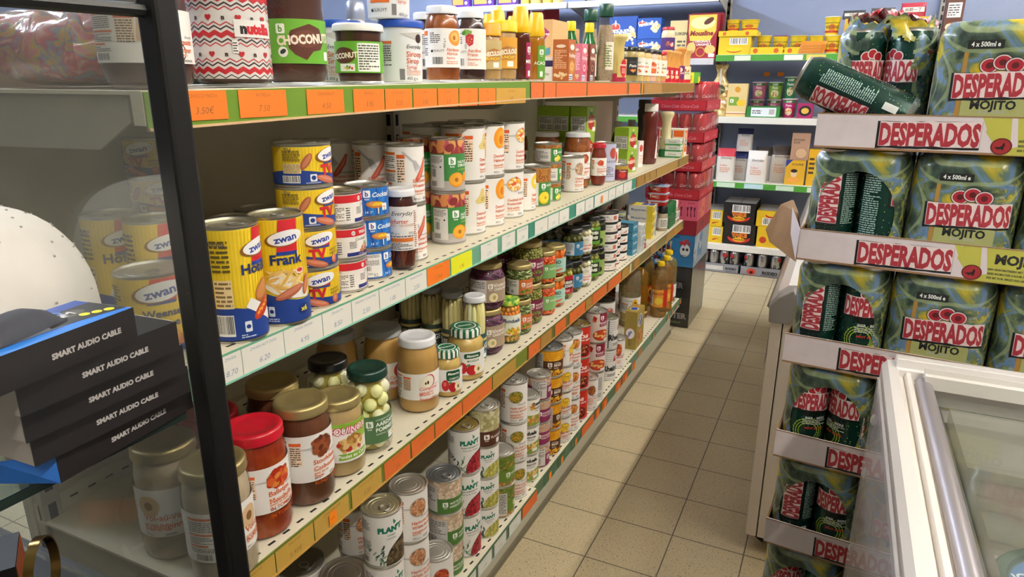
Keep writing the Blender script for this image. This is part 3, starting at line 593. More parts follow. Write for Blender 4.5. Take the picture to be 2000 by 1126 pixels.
tin('ananas', 'fruit_can', 0.0365, 0.105, everyday(['Ananas', 'Pineapple'], pic_ring, 7, '560 g', ph=.76))
def a_pineb(big):
    def f(a, R, h):
        a.r(-pi * R, h * (.62 if big else .8), 2 * pi * R, h * (.38 if big else .2), 'A8682A')
        s = 5.0
        for k in range(int(2 * pi * R / s)):
            for j in range(int(h * (.38 if big else .2) / s) + 1): a.e(-pi * R + s * (k + .5 * (j % 2)), h - s * .5 - s * j, s * .36, s * .36, a.rnd.choice(['C98A3A', '7E4A1E', 'D9A85A']), 45, 4, .002)
        a.r(-R * .45, 0, R * 1.6, h * (.62 if big else .8), '3C8A3A'); boni_logo(a, -R * .1, h * (.52 if big else .58), h * (.13 if big else .26), 'FFFFFF', '3C8A3A'); a.t('ANANAS', R * .1, h * (.5 if big else .5), h * (.07 if big else .12), 'F2F2EC', 'l', .02)
        if big: a.e(-R * .02, h * .2, R * .42, h * .17, 'E0B81C'); a.e(0, h * .22, R * .38, h * .14, 'F4D63A'); a.e(R * .05, h * .2, R * .1, h * .045, 'C99A1A')
        else: a.food(R * .1, h * .18, R * .3, h * .12, ['F4D63A', 'E8C44A', 'F7E48A'], R * .16, 10)
        L = -R * 1.75; a.rr(L, h * .06, R * 1.25, h * (.5 if big else .7), 1.5, 'E4E2DC'); a.ln(L + 2, h * .2, R * 1.1, h * .45, 6); a.bar(L + 3, h * .08, R * .4, h * .12, None)
    return f
tin('bigpine', 'fruit_can', 0.0425, 0.110, a_pineb(True), bg='E4E0D8'); tin('smallpine', 'fruit_can', 0.0390, 0.055, a_pineb(False), bg='C9C2B0')
tin('mushroom', 'vegetable_can', 0.0365, 0.110, everyday(['Champignons', 'de Paris', 'Parijse champignons'], spoon(['C9A384', 'B08A6A', 'DDBE9E'], 5, 40, '9A7454', .42, .17), 5.4, '400 g', ph=.68))
tin('tomatocan', 'vegetable_can', 0.0365, 0.110, everyday(['Tomates', 'Tomaten'], spoon(['D2341E', 'E2553A', 'B4241A'], 5, 40, 'B4241A', .42, .2), 6, ph=.70)); tin('beetcan', 'vegetable_can', 0.040, 0.110, everyday(['Rode bieten', 'Betteraves'], spoon(['8A1A2E', '6E1424', 'A8283E'], 5, 50, '6E1424', .46, .2), 6, ph=.74))
def a_lav(a, R, h): a.t('Everyday', 0, h * .5, h * .08, '3A3A4A', shear=.3); a.ln(-R * .8, h * .1, R * 1.2, h * .3, 6, '6A6A80'); a.e(R * .2, h * .75, R * .4, h * .15, 'B84A3A')
tin('lavender', 'vegetable_can', 0.0365, 0.135, a_lav, bg='C4C8E2')
def a_paste(a, R, h): a.r(-pi * R, h * .75, 2 * pi * R, h * .25, 'B89A3A'); a.e(0, h * .35, R * .5, h * .22, 'D23A2A'); a.t('Tomato', 0, h * .58, h * .12, 'F0E4D8', bold=.03)
tin('paste', 'vegetable_can', 0.027, 0.056, a_paste, bg='7E1E34')
# ---- bottom shelf
def plant(name, cols, h2):
    def f(a, R, h):
        boni_logo(a, R * .1, h * .87, R * .22, 'F4F2EC', '1E7A5A', False); a.t('b', R * .1, h * .83, h * .085, '1E7A5A', bold=.03); a.t("PLAN'T", -R * .12, h * .68, h * .105, '1E7A5E', bold=.07)
        a.t(name, -R * .1, h * .60, h * .042, '2E3A34', bold=.01); a.t(h2, -R * .1, h * .53, h * .042, '6A706A')
        P = [(R * .85, h * .5), (R * .85, 0), (-R * .45, 0)]
        for k in range(9): t = radians(180 - 10 * k - 5); P.append((R * .55 + R * 1.0 * cos(t), h * .02 + h * .46 * sin(t)))
        a.poly(P, cols[-1])
        for i in range(170):
            x, y = a.rnd.uniform(-R * .4, R * .85), a.rnd.uniform(h * .01, h * .44)
            if ((x - R * .55) / R) ** 2 + ((y - h * .02) / (h * .44)) ** 2 < .9 or x > R * .5: a.e(x, y, *((4.6, 2.6) if len(cols[0]) and h2 != 'Lentilles' else (3.2, 2.7)), a.rnd.choice(cols[:-1]), a.rnd.uniform(30, 110), 10, .003)
        for i in range(16):
            x = -R * (.45 + .05 * i * (i % 2)) - a.rnd.uniform(0, R * .25); a.e(x, h * (.04 + .025 * i), 5.5, 1.7, a.rnd.choice(['3E6A50', '8FA890', '2A4A3A', 'B4C4AC']), a.rnd.uniform(20, 120), 8)
        L = -R * 1.75; a.ln(L, h * .72, R * .6, h * .2, 5, '7A7A78'); a.ln(L, h * .30, R * .6, h * .22, 6, '8A8A88'); a.t('400 g e', L + R * .25, h * .22, h * .04, '3A3A3A'); a.bar(L, h * .04, R * .45, h * .14, None)
    return f
tin('lentils', 'bean_can', 0.0365, 0.110, plant('Linzen', ['5A4A32', '7A6644', '463A28', '2A2218'], 'Lentilles'), lidm=mat('B4AC8E', .42, .8, bump=.15, bscale=60)); tin('kidney', 'bean_can', 0.0365, 0.110, plant('Rode kidneybonen', ['A8202E', 'C43A44', '8A1624', '4A0E16'], 'Haricots rouges'), lidm=mat('B09A5A', .42, .8))
tin('greenbean', 'bean_can', 0.0365, 0.0825, plant('Groene bonen', ['B8B455', 'CFCB70', 'A09A40', '6E6A2A'], 'Flageolets'))
def a_flag(a, R, h):
    a.r(-pi * R, h * .42, 2 * pi * R, h * .58, 'B9AE86'); a.food(0, h * .72, pi * R, h * .28, ['C9C394', 'B4AC78', 'DAD6AE', 'A8A06A'], 6, 260, True); a.r(-pi * R, 0, 2 * pi * R, h * .43, '54301E')
    boni_logo(a, -R * .15, h * .27, R * .34, 'F4F0EA', '54301E'); a.t('FLAGEOLETS', R * .12, h * .22, R * .16, 'F4EEE6', 'l', .02); a.rr(R * .5, h * .04, R * .3, h * .14, 1.5, 'EFEDE6')
tin('flageolet', 'bean_can', 0.0380, 0.096, a_flag, bg='8A7A5A')
def a_witte(a, R, h):
    a.r(-pi * R, h * .48, 2 * pi * R, h * .52, 'C9B49A'); a.food(0, h * .75, pi * R, h * .25, ['E3CDB4', 'D6BC9E', 'EFDEC8', 'C4A688'], 4.4, 330, True); a.r(-pi * R, 0, 2 * pi * R, h * .49, '4E7A34')
    boni_logo(a, -R * .55, h * .30, R * .3, 'F4F4EC', '4E7A34'); a.t('WITTE BONEN', -R * .3, h * .28, R * .15, 'F4F4EC', 'l', .02, .9); a.t('HARICOTS BLANCS', -R * .3, h * .17, R * .15, 'F4F4EC', 'l', .02, .9); a.rr(R * .75, h * .05, R * .28, h * .17, 1.5, 'EFEDE6')
    L = -R * 2.2; a.rr(L, h * .05, R * 1.2, h * .85, 2, 'C9C6C2'); a.ln(L + 2, h * .4, R * 1.1, h * .46, 8); a.bar(L + 3, h * .1, R * .5, h * .24, None)
tin('witte', 'bean_can', 0.0383, 0.082, a_witte, lidm=mat('8E9092', .42, .8, bump=.15, bscale=60))
tin('haricots', 'bean_can', 0.0365, 0.110, everyday(['Haricots blancs', 'Witte bonen', 'White beans'], spoon(['C98E64', 'B4764C', 'DDAE86'], 3, 110, '8A5A38', .46, .18), 5.8, ph=.70), lid='plain', lidm=mat('A8A296', .42, .8, bump=.2, bscale=60))
tin('tomatobean', 'bean_can', 0.0365, 0.110, everyday(['Bonen in tomaat', 'Haricots tomate'], spoon(['C8502A', 'DE6E3C', 'A83A1E'], 3, 90, '8A2E14', .46, .2), 5.8, ph=.62), lid='plain')
def a_hv(a, R, h):
    a.r(-pi * R, h * .5, 2 * pi * R, h * .5, '6E7E2E')
    for i in range(240): a.e(a.rnd.uniform(-pi * R, pi * R), h * a.rnd.uniform(.55, .98), 7, .9, a.rnd.choice(['7E9A3A', '5E7A2A', '98AE50', '4A6222']), a.rnd.uniform(-50, 60), 6, .002)
    for i in range(26): a.e(a.rnd.uniform(-pi * R, pi * R), h * a.rnd.uniform(.6, .95), 6, 1.6, 'E0862A', a.rnd.uniform(-50, 60), 8, .004)
    a.r(-pi * R, h * .16, 2 * pi * R, h * .36, '6A8A2E'); boni_logo(a, 0, h * .38, R * .32, 'F4F4EC', '5E7A2A'); a.t('HARICOTS VERTS', R * .22, h * .36, R * .14, 'F4F4EC', 'l', .02); a.food(0, h * .08, pi * R, h * .08, ['B8703A', '7E8A3A', 'D9A85A'], 4, 60, True)
    L = -R * 1.5; a.rr(L, h * .04, R * .75, h * .8, 1.5, 'C9C6C0'); a.ln(L + 1, h * .1, R * .68, h * .7, 12)
tin('haricotvert', 'vegetable_can', 0.0365, 0.0895, a_hv, lid='plain', bg='7E8A4A')
tin('peascarrot', 'vegetable_can', 0.0365, 0.112, everyday(['Petits pois et', 'jeunes carottes', 'Doperwten en', 'jonge wortelen'], spoon(['7E8A2A', 'A8A83A', '5E6A1E', 'E0902A', '8E9634'], 2.6, 130, '4E5A1E', .5, .15), 5, ph=.68))
def a_bond(a, R, h):
    a.poly([(-pi * R, h * .55), (-R * 1.2, h * .42), (0, h * .38), (R * 1.2, h * .5), (pi * R, h * .55), (pi * R, 0), (-pi * R, 0)], '7FA84A'); a.food(0, h * .22, pi * R, h * .15, ['E0B060', 'C98E3E', 'F0CC86'], 4.6, 120, True)
    a.t('Bonduelle', 0, h * .76, h * .14, '141E18', shear=.2, bold=.04, cond=.85); a.t('KIKKERERWTEN', R * .02, h * .62, h * .07, '1E1E1E', bold=.02, cond=.8); a.t('Pois Chiches', R * .02, h * .53, h * .06, '1E1E1E', shear=.2); a.food(-R * .7, h * .75, R * .25, h * .15, ['E8B43A', 'D98A2E'], 3.6, 10); a.rr(R * .3, h * .08, R * .5, h * .12, 1.5, 'F0F0EA')
    a.bar(-R * 1.7, h * .05, R * .5, h * .25); a.ln(-R * 1.7, h * .4, R * .6, h * .4, 8)
tin('bonduelle', 'vegetable_can', 0.0365, 0.0845, a_bond, lid='plain', bg='F4F1EA')
def a_chick(a, R, h):
    a.r(-pi * R, h * .62, 2 * pi * R, h * .38, 'C9A88E'); a.food(0, h * .82, pi * R, h * .2, ['E3CDB4', 'D0AE92', 'C99A84'], 4.2, 160, True); a.r(-pi * R, 0, 2 * pi * R, h * .63, '8A2A56'); boni_logo(a, -R * .2, h * .42, h * .2, 'F6F0F2', '8A2A56', False); a.t('KIKKERERWTEN', R * .02, h * .40, h * .09, 'F4ECEE', 'l', .02, .9); a.t('POIS CHICHES', R * .02, h * .27, h * .09, 'F4ECEE', 'l', .02, .9)
    L = -R * 1.75; a.rr(L, h * .05, R * 1.2, h * .88, 1.5, 'DAD6D2'); a.ln(L + 2, h * .5, R * 1.1, h * .4, 6); a.bar(L + 3, h * .08, R * .7, h * .38, None)
tin('chickpea', 'vegetable_can', 0.035, 0.0708, a_chick, bg='A86A80')
def a_cornb(a, R, h):
    a.r(-pi * R, h * .60, 2 * pi * R, h * .40, 'D98E14')
    for j in range(4):
        for k in range(int(2 * pi * R / 4.6)): a.e(-pi * R + 4.6 * (k + .5 * (j % 2)), h * .64 + j * h * .095, 2.2, 3.4, a.rnd.choice(['F4B41E', 'EFA512', 'F8C646']), 0, 8, .002)
    a.r(-pi * R, h * .24, 2 * pi * R, h * .37, '5A3216'); a.food(0, h * .12, pi * R, h * .12, ['F2AE1A', 'D9860E', 'F8C646', '6E3A14'], 4.4, 130, True); boni_logo(a, -R * .25, h * .46, h * .17, 'F6F0E8', '5A3216'); a.t('zoete', R * .05, h * .50, h * .07, 'F4ECE0', 'l'); a.t('MAÏS', R * .05, h * .38, h * .11, 'F4ECE0', 'l', .03); a.t('doux', R * .05, h * .29, h * .07, 'F4ECE0', 'l'); L = -R * 1.8; a.rr(L, h * .06, R * 1.05, h * .85, 2, 'C4C0BC'); a.ln(L + 2, h * .3, R * .95, h * .55, 10); a.bar(L + 3, h * .1, R * .5, h * .18, None)
tin('cornb', 'vegetable_can', 0.0395, 0.0843, a_cornb, bg='8A5A24', lidm=mat('909294', .42, .8, bump=.15, bscale=60))
tin('corne', 'vegetable_can', 0.0385, 0.0843, everyday(['Maïs doux', 'Zoete maïs'], spoon(['F2C81E', 'E8B414', 'F8DC5A'], 2.6, 90, 'C9960E', .44, .2), 6, ph=.62)); tin('cassoulet', 'stew_can', 0.0365, 0.1100, everyday(['Cassoulet', 'Worsten', 'Casserole'], spoon(['D98A3A', 'C46A24', 'E8A85A'], 4.5, 50, 'A8561E', .46, .15), 6, ph=.72))
def a_chili(a, R, h):
    boni_logo(a, -R * .25, h * .84, h * .13, 'FFFFFF', 'C4281E', False); a.t('Chili', -R * .3, h * .66, h * .11, 'F8F0EA', 'l', .04, shear=.1); a.t('con carne', -R * .3, h * .56, h * .075, 'F8F0EA', 'l', .03, shear=.1); a.e(R * .05, h * .24, R * .8, h * .2, '5A1612'); a.food(R * .05, h * .24, R * .75, h * .19, ['8A241A', '6A1814', 'C4503A', '3E100C', 'E2A06A'], 4, 90); L = -R * 1.7; a.rr(L, h * .1, R * .7, h * .8, 2, 'E8E2DC'); a.ln(L + 2, h * .2, R * .6, h * .65, 12)
tin('chili', 'stew_can', 0.0365, 0.1095, a_chili, bg='CC3022', lidm=mat('B09A5E', .42, .8))
tin('scholen', 'stew_can', 0.033, 0.115, everyday(['Schwarzwurz', 'Salsifis'], spoon(['9A5A2E', 'B4703A'], 4, 30, '7E4424', .42, .16), 5, ph=.66))
def a_rav(a, R, h):
    a.r(-R * .15, h * .55, R * 1.1, h * .45, '8E1B38'); boni_logo(a, R * .12, h * .86, h * .13, 'FFFFFF', '8E1B38'); a.t('Ravioli', R * .22, h * .64, h * .09, 'F6EEF0', bold=.03, shear=.05); a.ln(0, h * .57, R * .7, h * .05, 2, 'E8C8D0'); a.e(R * .15, h * .24, R * .9, h * .2, 'B8341C'); a.e(R * .15, h * .25, R * .8, h * .17, 'CE4A24')
    for k in range(14): x, y = a.rnd.uniform(-R * .5, R * .8), h * a.rnd.uniform(.13, .36); a.e(x, y, 5.5, 3.6, 'EAC070', a.rnd.uniform(-40, 40), 9); a.e(x, y, 3.2, 1.9, 'F4D894', 0, 8)
    a.rr(R * .35, h * .02, R * .6, h * .09, 1, 'F0EEEA'); a.food(-R * .7, h * .8, R * .25, h * .12, ['D23A2A', 'B8281E', 'E8A46A'], 5, 10); L = -R * 2; a.ln(L, h * .2, R * .8, h * .6, 12); a.bar(L, h * .04, R * .6, h * .14, None)
tin('ravioli', 'pasta_can', 0.0375, 0.1090, a_rav, bg='E6DCD0'); tin('ravsmall', 'pasta_can', 0.0365, 0.1200, everyday(['Ravioli'], spoon(['C4502A', 'DE8A4A', 'A83A1A'], 5, 40, '8A2E14', .36, .22, False), 9, ph=.66, tcol='D05030'))
def a_plain(a, R, h): L = -R * 1.9; a.ln(L, h * .45, R * .9, h * .5, 11, '6A6A6A'); a.bar(L + 3, h * .05, R * .6, h * .36, None); a.ln(-R * .8, h * .1, R * 1.4, h * .75, 14, '7A7874')
tin('plainrav', 'pasta_can', 0.0365, 0.1090, a_plain, bg='E2DED8')
def a_rhe(a, R, h):
    for k in range(14): a.r(-pi * R, h * (.03 + .068 * k), 2 * pi * R, h * .012, '8A8A8C')
    a.r(-R * .95, h * .02, R * .10, h * .96, '3A3A3A'); a.r(-R * .5, h * .22, R * 1.7, h * .38, 'EDEAE4'); a.t('Rheinland', R * .35, h * .30, h * .19, '1A1A1A', bold=.05, cond=.8); a.poly([(R * .15, h * .62), (R * .25, h * .84), (R * .35, h * .68), (R * .45, h * .88), (R * .55, h * .66), (R * .7, h * .62)], 'C4324A'); a.ln(-R * .4, h * .1, R * 1.2, h * .1, 3); a.ln(-R * 2, h * .2, R * .9, h * .5, 8)
tin('rheinland', 'sausage_can', 0.0385, 0.1220, a_rhe, lid='plain', bg='F0EEE8', lidm=mat('A8A48E', .42, .8)); tin('bigmeat', 'stew_can', 0.0495, 0.119, everyday(['Goulash'], spoon(['C9786A', 'B05A4C', 'E0A090'], 6, 50, '9A4A3E', .46, .2), 8, ph=.62), lid='plain', lidm=mat('4A4A4C', .4, 1))
tin('bigplain', 'vegetable_can', 0.0495, 0.119, everyday(['Witte bonen', 'Haricots blancs'], spoon(['C98E64', 'DDAE86'], 4, 60, '8A5A38'), 7), lid='plain', lidm=mat('A0988A', .42, .8, bump=.2, bscale=60)); tin('bigring', 'vegetable_can', 0.0495, 0.119, everyday(['Witte bonen', 'Haricots blancs'], spoon(['C98E64', 'DDAE86'], 4, 60, '8A5A38'), 7), lidm=mat('8E8A80', .42, .8))
# ---- tuna and the like
def a_tuna(a, R, h): a.t('Everyday', -R * .2, h * .62, h * .2, '3A3A3A', shear=.3); a.t('Tonijn - Thon', 0, h * .2, h * .22, 'D8603A'); a.rr(R * .55, h * .25, R * .4, h * .6, 2, 'D98A78'); a.e(R * .72, h * .55, R * .16, h * .2, 'C46A58'); a.ln(-R * 1.6, h * .1, R * .7, h * .75, 5); a.bar(-R * 2.3, h * .1, R * .5, h * .7, None)
tin('tuna', 'tuna_can', 0.0425, 0.0350, a_tuna, lidm=mat('9A9A9A', .42, .8), tinm=mat('6E6E70', .35, 1)); 
def a_salm(a, R, h): a.poly([(R * .1, h * .2), (R * .8, h * .7), (R * .5, h * .25)], 'D0683A'); a.t('Everyday', -R * .3, h * .6, h * .14, '3A3A3A', shear=.3); a.t('Zalm - Saumon', -R * .1, h * .15, h * .14, 'D8603A'); a.ln(-R * 1.6, h * .1, R * .7, h * .75, 5); a.bar(-R * .9, h * .2, R * .5, h * .4, None)
tin('salmon', 'fish_can', 0.0345, 0.0330, a_salm, tinm=mat('4A4A4C', .35, 1), lidm=mat('8A8A8A', .42, .8))
def a_red(a, R, h): a.r(-pi * R, h * .75, 2 * pi * R, h * .25, 'D8D4CC'); a.ln(-R, h * .2, R * 1.6, h * .4, 3, 'F0D8D8')
tin('redcan', 'fish_can', 0.026, 0.036, a_red, bg='A81E2A'); tin('bluetin', 'fish_can', 0.030, 0.022, lambda a, R, h: a.r(-pi * R, h * .3, 2 * pi * R, h * .4, 'C9B84A'), bg='9AB8C4')
# ================================================================== jars
def jar(key, name, R, H, lidr, lidh, lidm, content, art=None, lab=(0.25, 0.62), bg='F2EFEA', shape='straight', fill=0.93, lidart=None, seg=40, arc=None, lidc=None):
    nk = lidr - 0.003; hn = H - lidh
    if shape == 'straight': P = [(0, 0.002), (R * .84, 0.0), (R * .96, .004), (R, .012), (R, hn * .80), (R * .985, hn * .86), (nk + (R - nk) * .45, hn * .945), (nk, hn), (nk, H - .002)]
    elif shape == 'barrel': P = [(0, 0.002), (R * .70, 0.0), (R * .82, .004), (R * .90, H * .06), (R * .985, H * .16), (R, H * .25), (R, hn * .70), (R * .97, hn * .80), (R * .86, hn * .91), (nk, hn), (nk, H - .002)]
    elif shape == 'bigchoc': P = [(0, 0.002), (R * .78, 0.0), (R * .92, .006), (R, .022), (R, hn * .56), (R * .97, hn * .66), (R * .98, hn * .72), (R * .97, hn * .84), (R * .86, hn * .93), (nk, hn), (nk, H - .002)]
    else: P = shape
    b = MB(); b.lathe(P, GLASS(), seg); g = b.mesh('glass', angle=50)
    IN = [(max(0, r - .0022), max(z, .004)) for r, z in P if z <= H * fill * .985]; top = H * fill
    def rad(z):
        for (r0, z0), (r1, z1_) in zip(P, P[1:]):
            if z0 <= z <= z1_ and z1_ > z0: return r0 + (r1 - r0) * (z - z0) / (z1_ - z0) - .0022
        return R - .0022
    IN += [(rad(top), top), (0, top)]
    b = MB(); content(b, IN, rad, top, R); cm = b.mesh('contents', angle=60)
    parts = [('contents', cm, []), ('glass', g, [])]
    if art or bg:
        z0, z1_ = H * lab[0], H * lab[1]; b = MB(); RL = R + .0004
        a0, a1 = (-pi, pi) if arc is None else arc
        b.lathe([(RL, z0), (RL, z1_)], bg if not isinstance(bg, str) else mat(bg, .38), seg, a0=a0, a1=a1)
        if art: a = Art(len(TPL) + 11); art(a, R * 1000, (z1_ - z0) * 1000); a.wrap(b, cyl(RL, z0))
        parts.append(('label', b.mesh('label'), []))
    b = MB(); r = lidr; b.lathe([(r - .0035, hn + .0005), (r, hn), (r + .0006, hn + .002), (r, hn + .004), (r, H - .004), (r - .001, H - .0015), (r - .0035, H), (r - .008, H), (r - .009, H - .0008), (r * .4, H - .0006), (0, H - .0006)], lidm, seg)
    if lidart: lidart(b, r, H, hn)
    parts.append(('lid', b.mesh('lid', angle=45), []))
    TPL[key] = (name, parts); DIM[key] = (R, H)
def brighter(h, k):
    return ''.join('%02X' % min(255, int(int(h[i:i + 2], 16) * k + 6)) for i in (0, 2, 4))
def paste(name, stops, scale=30, rough=.35, bump=0.0):
    stops = [(p, brighter(c, 1.06)) for p, c in stops]
    return lambda b, IN, rad, top, R: b.lathe(IN, mottled(name, stops, scale, rough, bump=bump), 32)
def balls(base, cols, s, n, asp=1.0, seed=3, jitter=.25, res=(8, 5)):
    def f(b, IN, rad, top, R):
        b.lathe([(max(0, r - s * .9), z) for r, z in IN], mat(brighter(base, 1.2), .4), 24); q = random.Random(seed); ms = [mat(brighter(c, 1.2), .3) for c in cols]; z = s * max(1, asp) * 1.15 + .004; row = 0
        while z < top - s * asp * 1.1:
            rr = max(.002, rad(z) - s * .85); m = max(3, int(2 * pi * rr / (s * 2.02)))
            for k in range(m):
                t = 2 * pi * (k + .5 * (row % 2)) / m + q.uniform(-.08, .08); w = s * q.uniform(1 - jitter * .5, 1)
                b.ball((rr * cos(t), rr * sin(t), z + (q.uniform(-1, 1) * s * jitter if row else 0)), (w, w, w * asp * q.uniform(.85, 1.1)), q.choice(ms), res[0], res[1], Matrix.Rotation((q.uniform(-.5, .5) if row else 0), 3, 'X') @ Matrix.Rotation((q.uniform(-.5, .5) if row else 0), 3, 'Y'))
            z += s * 1.75 * asp; row += 1
    return f
def sticks(base, cols, w, h0=0.0):
    def f(b, IN, rad, top, R):
        b.lathe([(max(0, r - w), z) for r, z in IN], mat(base, .4), 24); q = random.Random(5); m = int(2 * pi * (R - w) / (w * 2))
        for k in range(m):
            t = 2 * pi * k / m; h = top * q.uniform(.9, .99); rr = R - w - .0025; c = mat(brighter(q.choice(cols), 1.2), .35)
            b.tube([(rr * cos(t), rr * sin(t), .004), (rr * cos(t), rr * sin(t), h * .8), (rr * .97 * cos(t), rr * .97 * sin(t), h * .93), (rr * .93 * cos(t), rr * .93 * sin(t), h)], [w * .95, w, w * .85, w * .4], c, 8)
    return f
def shreds(base, cols, L, w, n):
    def f(b, IN, rad, top, R):
        b.lathe(IN, mat(brighter(base, 1.2), .4), 28); q = random.Random(9)
        for i in range(n):
            z = q.uniform(.006, top - .004); t = q.uniform(0, 2 * pi); dt = L / max(.01, rad(z)) * q.uniform(.4, 1); sl = q.uniform(-.5, .5) * L; P = []
            for k in range(4): tt = t + dt * k / 3; zz = min(top, max(.004, z + sl * k / 3)); rr = max(.003, rad(zz) - .0002); P.append((rr * cos(tt), rr * sin(tt), zz))
            b.tube(P, w, mat(brighter(q.choice(cols), 1.25), .4), 4)
    return f
GOLDL = mat('C4B27A', .42, .75, bump=.1, bscale=50); GOLDD = mat('B0A070', .42, .75, bump=.1, bscale=50); WHL = mat('E4E6EA', .35, coat=.3); GRYL = mat('A6A8AA', .35); REDL = mat('C4182C', .3, coat=.4); BLKL = mat('15171A', .28, coat=.4); DGL = mat('12382E', .3, coat=.4)
jar('balletjes', 'meatball_jar', .0445, .172, .0425, .017, REDL, paste('tomato_sauce', [(.3, '6A1A08'), (.5, '8E2A0E'), (.66, 'A8501A'), (.75, 'C07A2A')], 22), everyday(['Balletjes', 'Meatballs', 'IN TOMATENSAUS', 'IN TOMATO SAUCE'], spoon(['C8401E', 'D9602A', 'B02A14', 'D98A3A'], 6, 50, 'B8321A', .42, .2), 7, '800 g', ph=.70), (.27, .70))
jar('stoofvlees', 'stew_jar', .0445, .172, .0425, .017, GOLDL, paste('brown_gravy', [(.3, '4E2C1A'), (.7, '6A4028')], 18), everyday(['Stoofvlees', 'Carbonnades', 'Stew', 'RUND - BOEUF'], spoon(['7A3A20', '9A5230', '5E2A16'], 6, 50, '6A3018', .42, .2), 7, '800 g', ph=.72), (.27, .74))
def a_equ(a, R, h):
    a.r(-pi * R, h * .86, 2 * pi * R, h * .14, '8AB83A'); a.poly([(-R * .3, h * .5), (R * .6, h * .86), (pi * R, h * .9), (pi * R, h * .5)], '9AC048'); a.t('EQUINOX', -R * .05, h * .74, h * .16, 'C81E4A', bold=.09, shear=.2); a.t('EQUINOX', -R * .05, h * .74, h * .16, 'F6F0F0', bold=.02, shear=.2)
    a.food(0, h * .45, R * .62, h * .2, ['C99A4A', 'D9B06A', 'A8783A', 'E2C084', 'B8341E', 'F0DCA0'], 6, 70); a.rr(-R * .6, h * .06, R * 1.4, h * .16, 2, '84B432'); a.t('Poulet au Curry', R * .1, h * .105, h * .09, 'F8F8F0', bold=.03, shear=.1)
jar('equinox', 'curry_jar', .0415, .142, .0390, .016, GOLDL, paste('curry_sauce', [(.3, 'A08A5A'), (.7, 'B89E6C')], 16), a_equ, (.22, .73))
def a_pot(a, R, h): boni_logo(a, -R * .62, h * .72, h * .24, 'F0F2E8', '4E6E4A'); a.t('voorgekookte', -R * .35, h * .82, h * .08, 'E4EADC', 'l'); a.t('AARDAPPELEN', -R * .35, h * .62, h * .14, 'F6F8F2', 'l', .03); a.t('POMMES DE TERRE', -R * .35, h * .42, h * .14, 'F6F8F2', 'l', .03); a.t('entières, précuites', -R * .35, h * .30, h * .08, 'E4EADC', 'l'); a.rr(R * .3, h * .06, R * .7, h * .24, 2, 'F0F0EA'); a.food(R * .75, h * .18, R * .18, h * .07, ['D23A2A', '4A9A3A', 'E8C23A'], 2.5, 8)
PTC = balls('8E8238', ['E8DCA4', 'F0E6B8', 'E0D294', 'EADFAC'], .0125, 0, 1.15, res=(12, 8))
jar('potato', 'potato_jar', .0400, .160, .0365, .017, DGL, PTC, a_pot, (.14, .48), '557A50', fill=.90); jar('potatob', 'potato_jar', .0400, .160, .0365, .017, BLKL, PTC, a_pot, (.14, .48), '557A50', fill=.90)
APS = paste('apple_sauce', [(.3, 'B08A48'), (.7, 'C49E5C')], 14, .3)
jar('compote', 'apple_sauce_jar', .0430, .159, .0385, .017, WHL, APS, everyday(['Compote', 'Moes', 'Apple sauce'], lambda a, R, h, v: (a.e(-R * .1, v - h * .1, R * .34, h * .26, 'F1EAD2'), a.e(R * .1, v - h * .04, R * .3, h * .26, 'C43A44', -10), a.e(R * .06, v - h * .05, R * .28, h * .24, 'F6F0DC', -10), a.e(R * .02, v - h * .08, 2.4, 4, '5A3A22'), a.e(-R * .1, v - h * .1, 2, 3, '5A3A22')), 6.5, '710 g', ph=.72, tcol='DE6A6A'), (.20, .56))
jar('compoteg', 'apple_sauce_jar', .0430, .159, .0385, .017, GRYL, APS, everyday(['Compote', 'Moes', 'Apple sauce'], lambda a, R, h, v: (a.e(-R * .1, v - h * .1, R * .34, h * .26, 'F1EAD2'), a.e(R * .1, v - h * .04, R * .3, h * .26, 'C43A44', -10)), 6.5, '710 g', ph=.72, tcol='DE6A6A'), (.20, .56))
def matlid(b, r, H, hn):
    n = 32
    for k in range(0, n, 2): b.lathe([(r + .0009, hn + .001), (r + .0009, H - .004), (r - .003, H + .0004)], mat('F0F0EA', .4), 2, a0=2 * pi * k / n, a1=2 * pi * (k + 1) / n)
    b.lathe([(r * .72, H + .0002), (r * .70, H + .0006), (r * .66, H + .0006), (r * .64, H + .0002)], mat('EDEFE8', .4), 32); a = Art(3); a.t('Materne', 0, -2, 7, 'EDEFE8', bold=.03); a.wrap(b, flat((0, 0, H), (0, 1, 0), (-1, 0, 0)), 500)
def a_mater(big):
    def f(a, R, h):
        a.rr(-R * .55, h * .5, R * 1.05, h * .45, 5, 'F2EFE4' if big else '1E5A38'); a.rr(-R * .52, h * .70, R * .98, h * .22, 4, '145236'); a.t('Materne', -R * .03, h * .76, h * .11, 'F4F4EA', bold=.03, shear=.15)
        a.t('MOUSSELINE' if big else 'COMPOTE', 0, h * .55, h * .09, '145236' if big else 'E8ECE0', bold=.02, cond=.75); a.e(-R * .62, h * .3, R * .26, h * .25, 'C41E26'); a.e(-R * .66, h * .36, R * .1, h * .1, 'E0706A'); a.e(-R * .1, h * .2, R * .3, h * .22, 'B41A24'); a.e(R * .28, h * .22, R * .26, h * .2, 'F1E2B4'); a.e(R * .3, h * .2, R * .08, h * .08, '8A6A3A'); a.e(-R * .3, h * .42, R * .12, h * .05, '5A8A3A', 30)
    return f
jar('materne', 'apple_sauce_jar', .0430, .122, .0350, .020, mat('1E6A46', .35, coat=.3), paste('apple_puree', [(.3, 'B89A50'), (.7, 'CAAE66')], 12, .3), a_mater(True), (.14, .60), None, lidart=matlid); jar('materneS', 'apple_sauce_jar', .0320, .107, .0270, .018, mat('1E6A46', .35, coat=.3), paste('apple_puree', [(.3, 'B89A50'), (.7, 'CAAE66')], 12, .3), a_mater(False), (.14, .62), None, lidart=matlid)
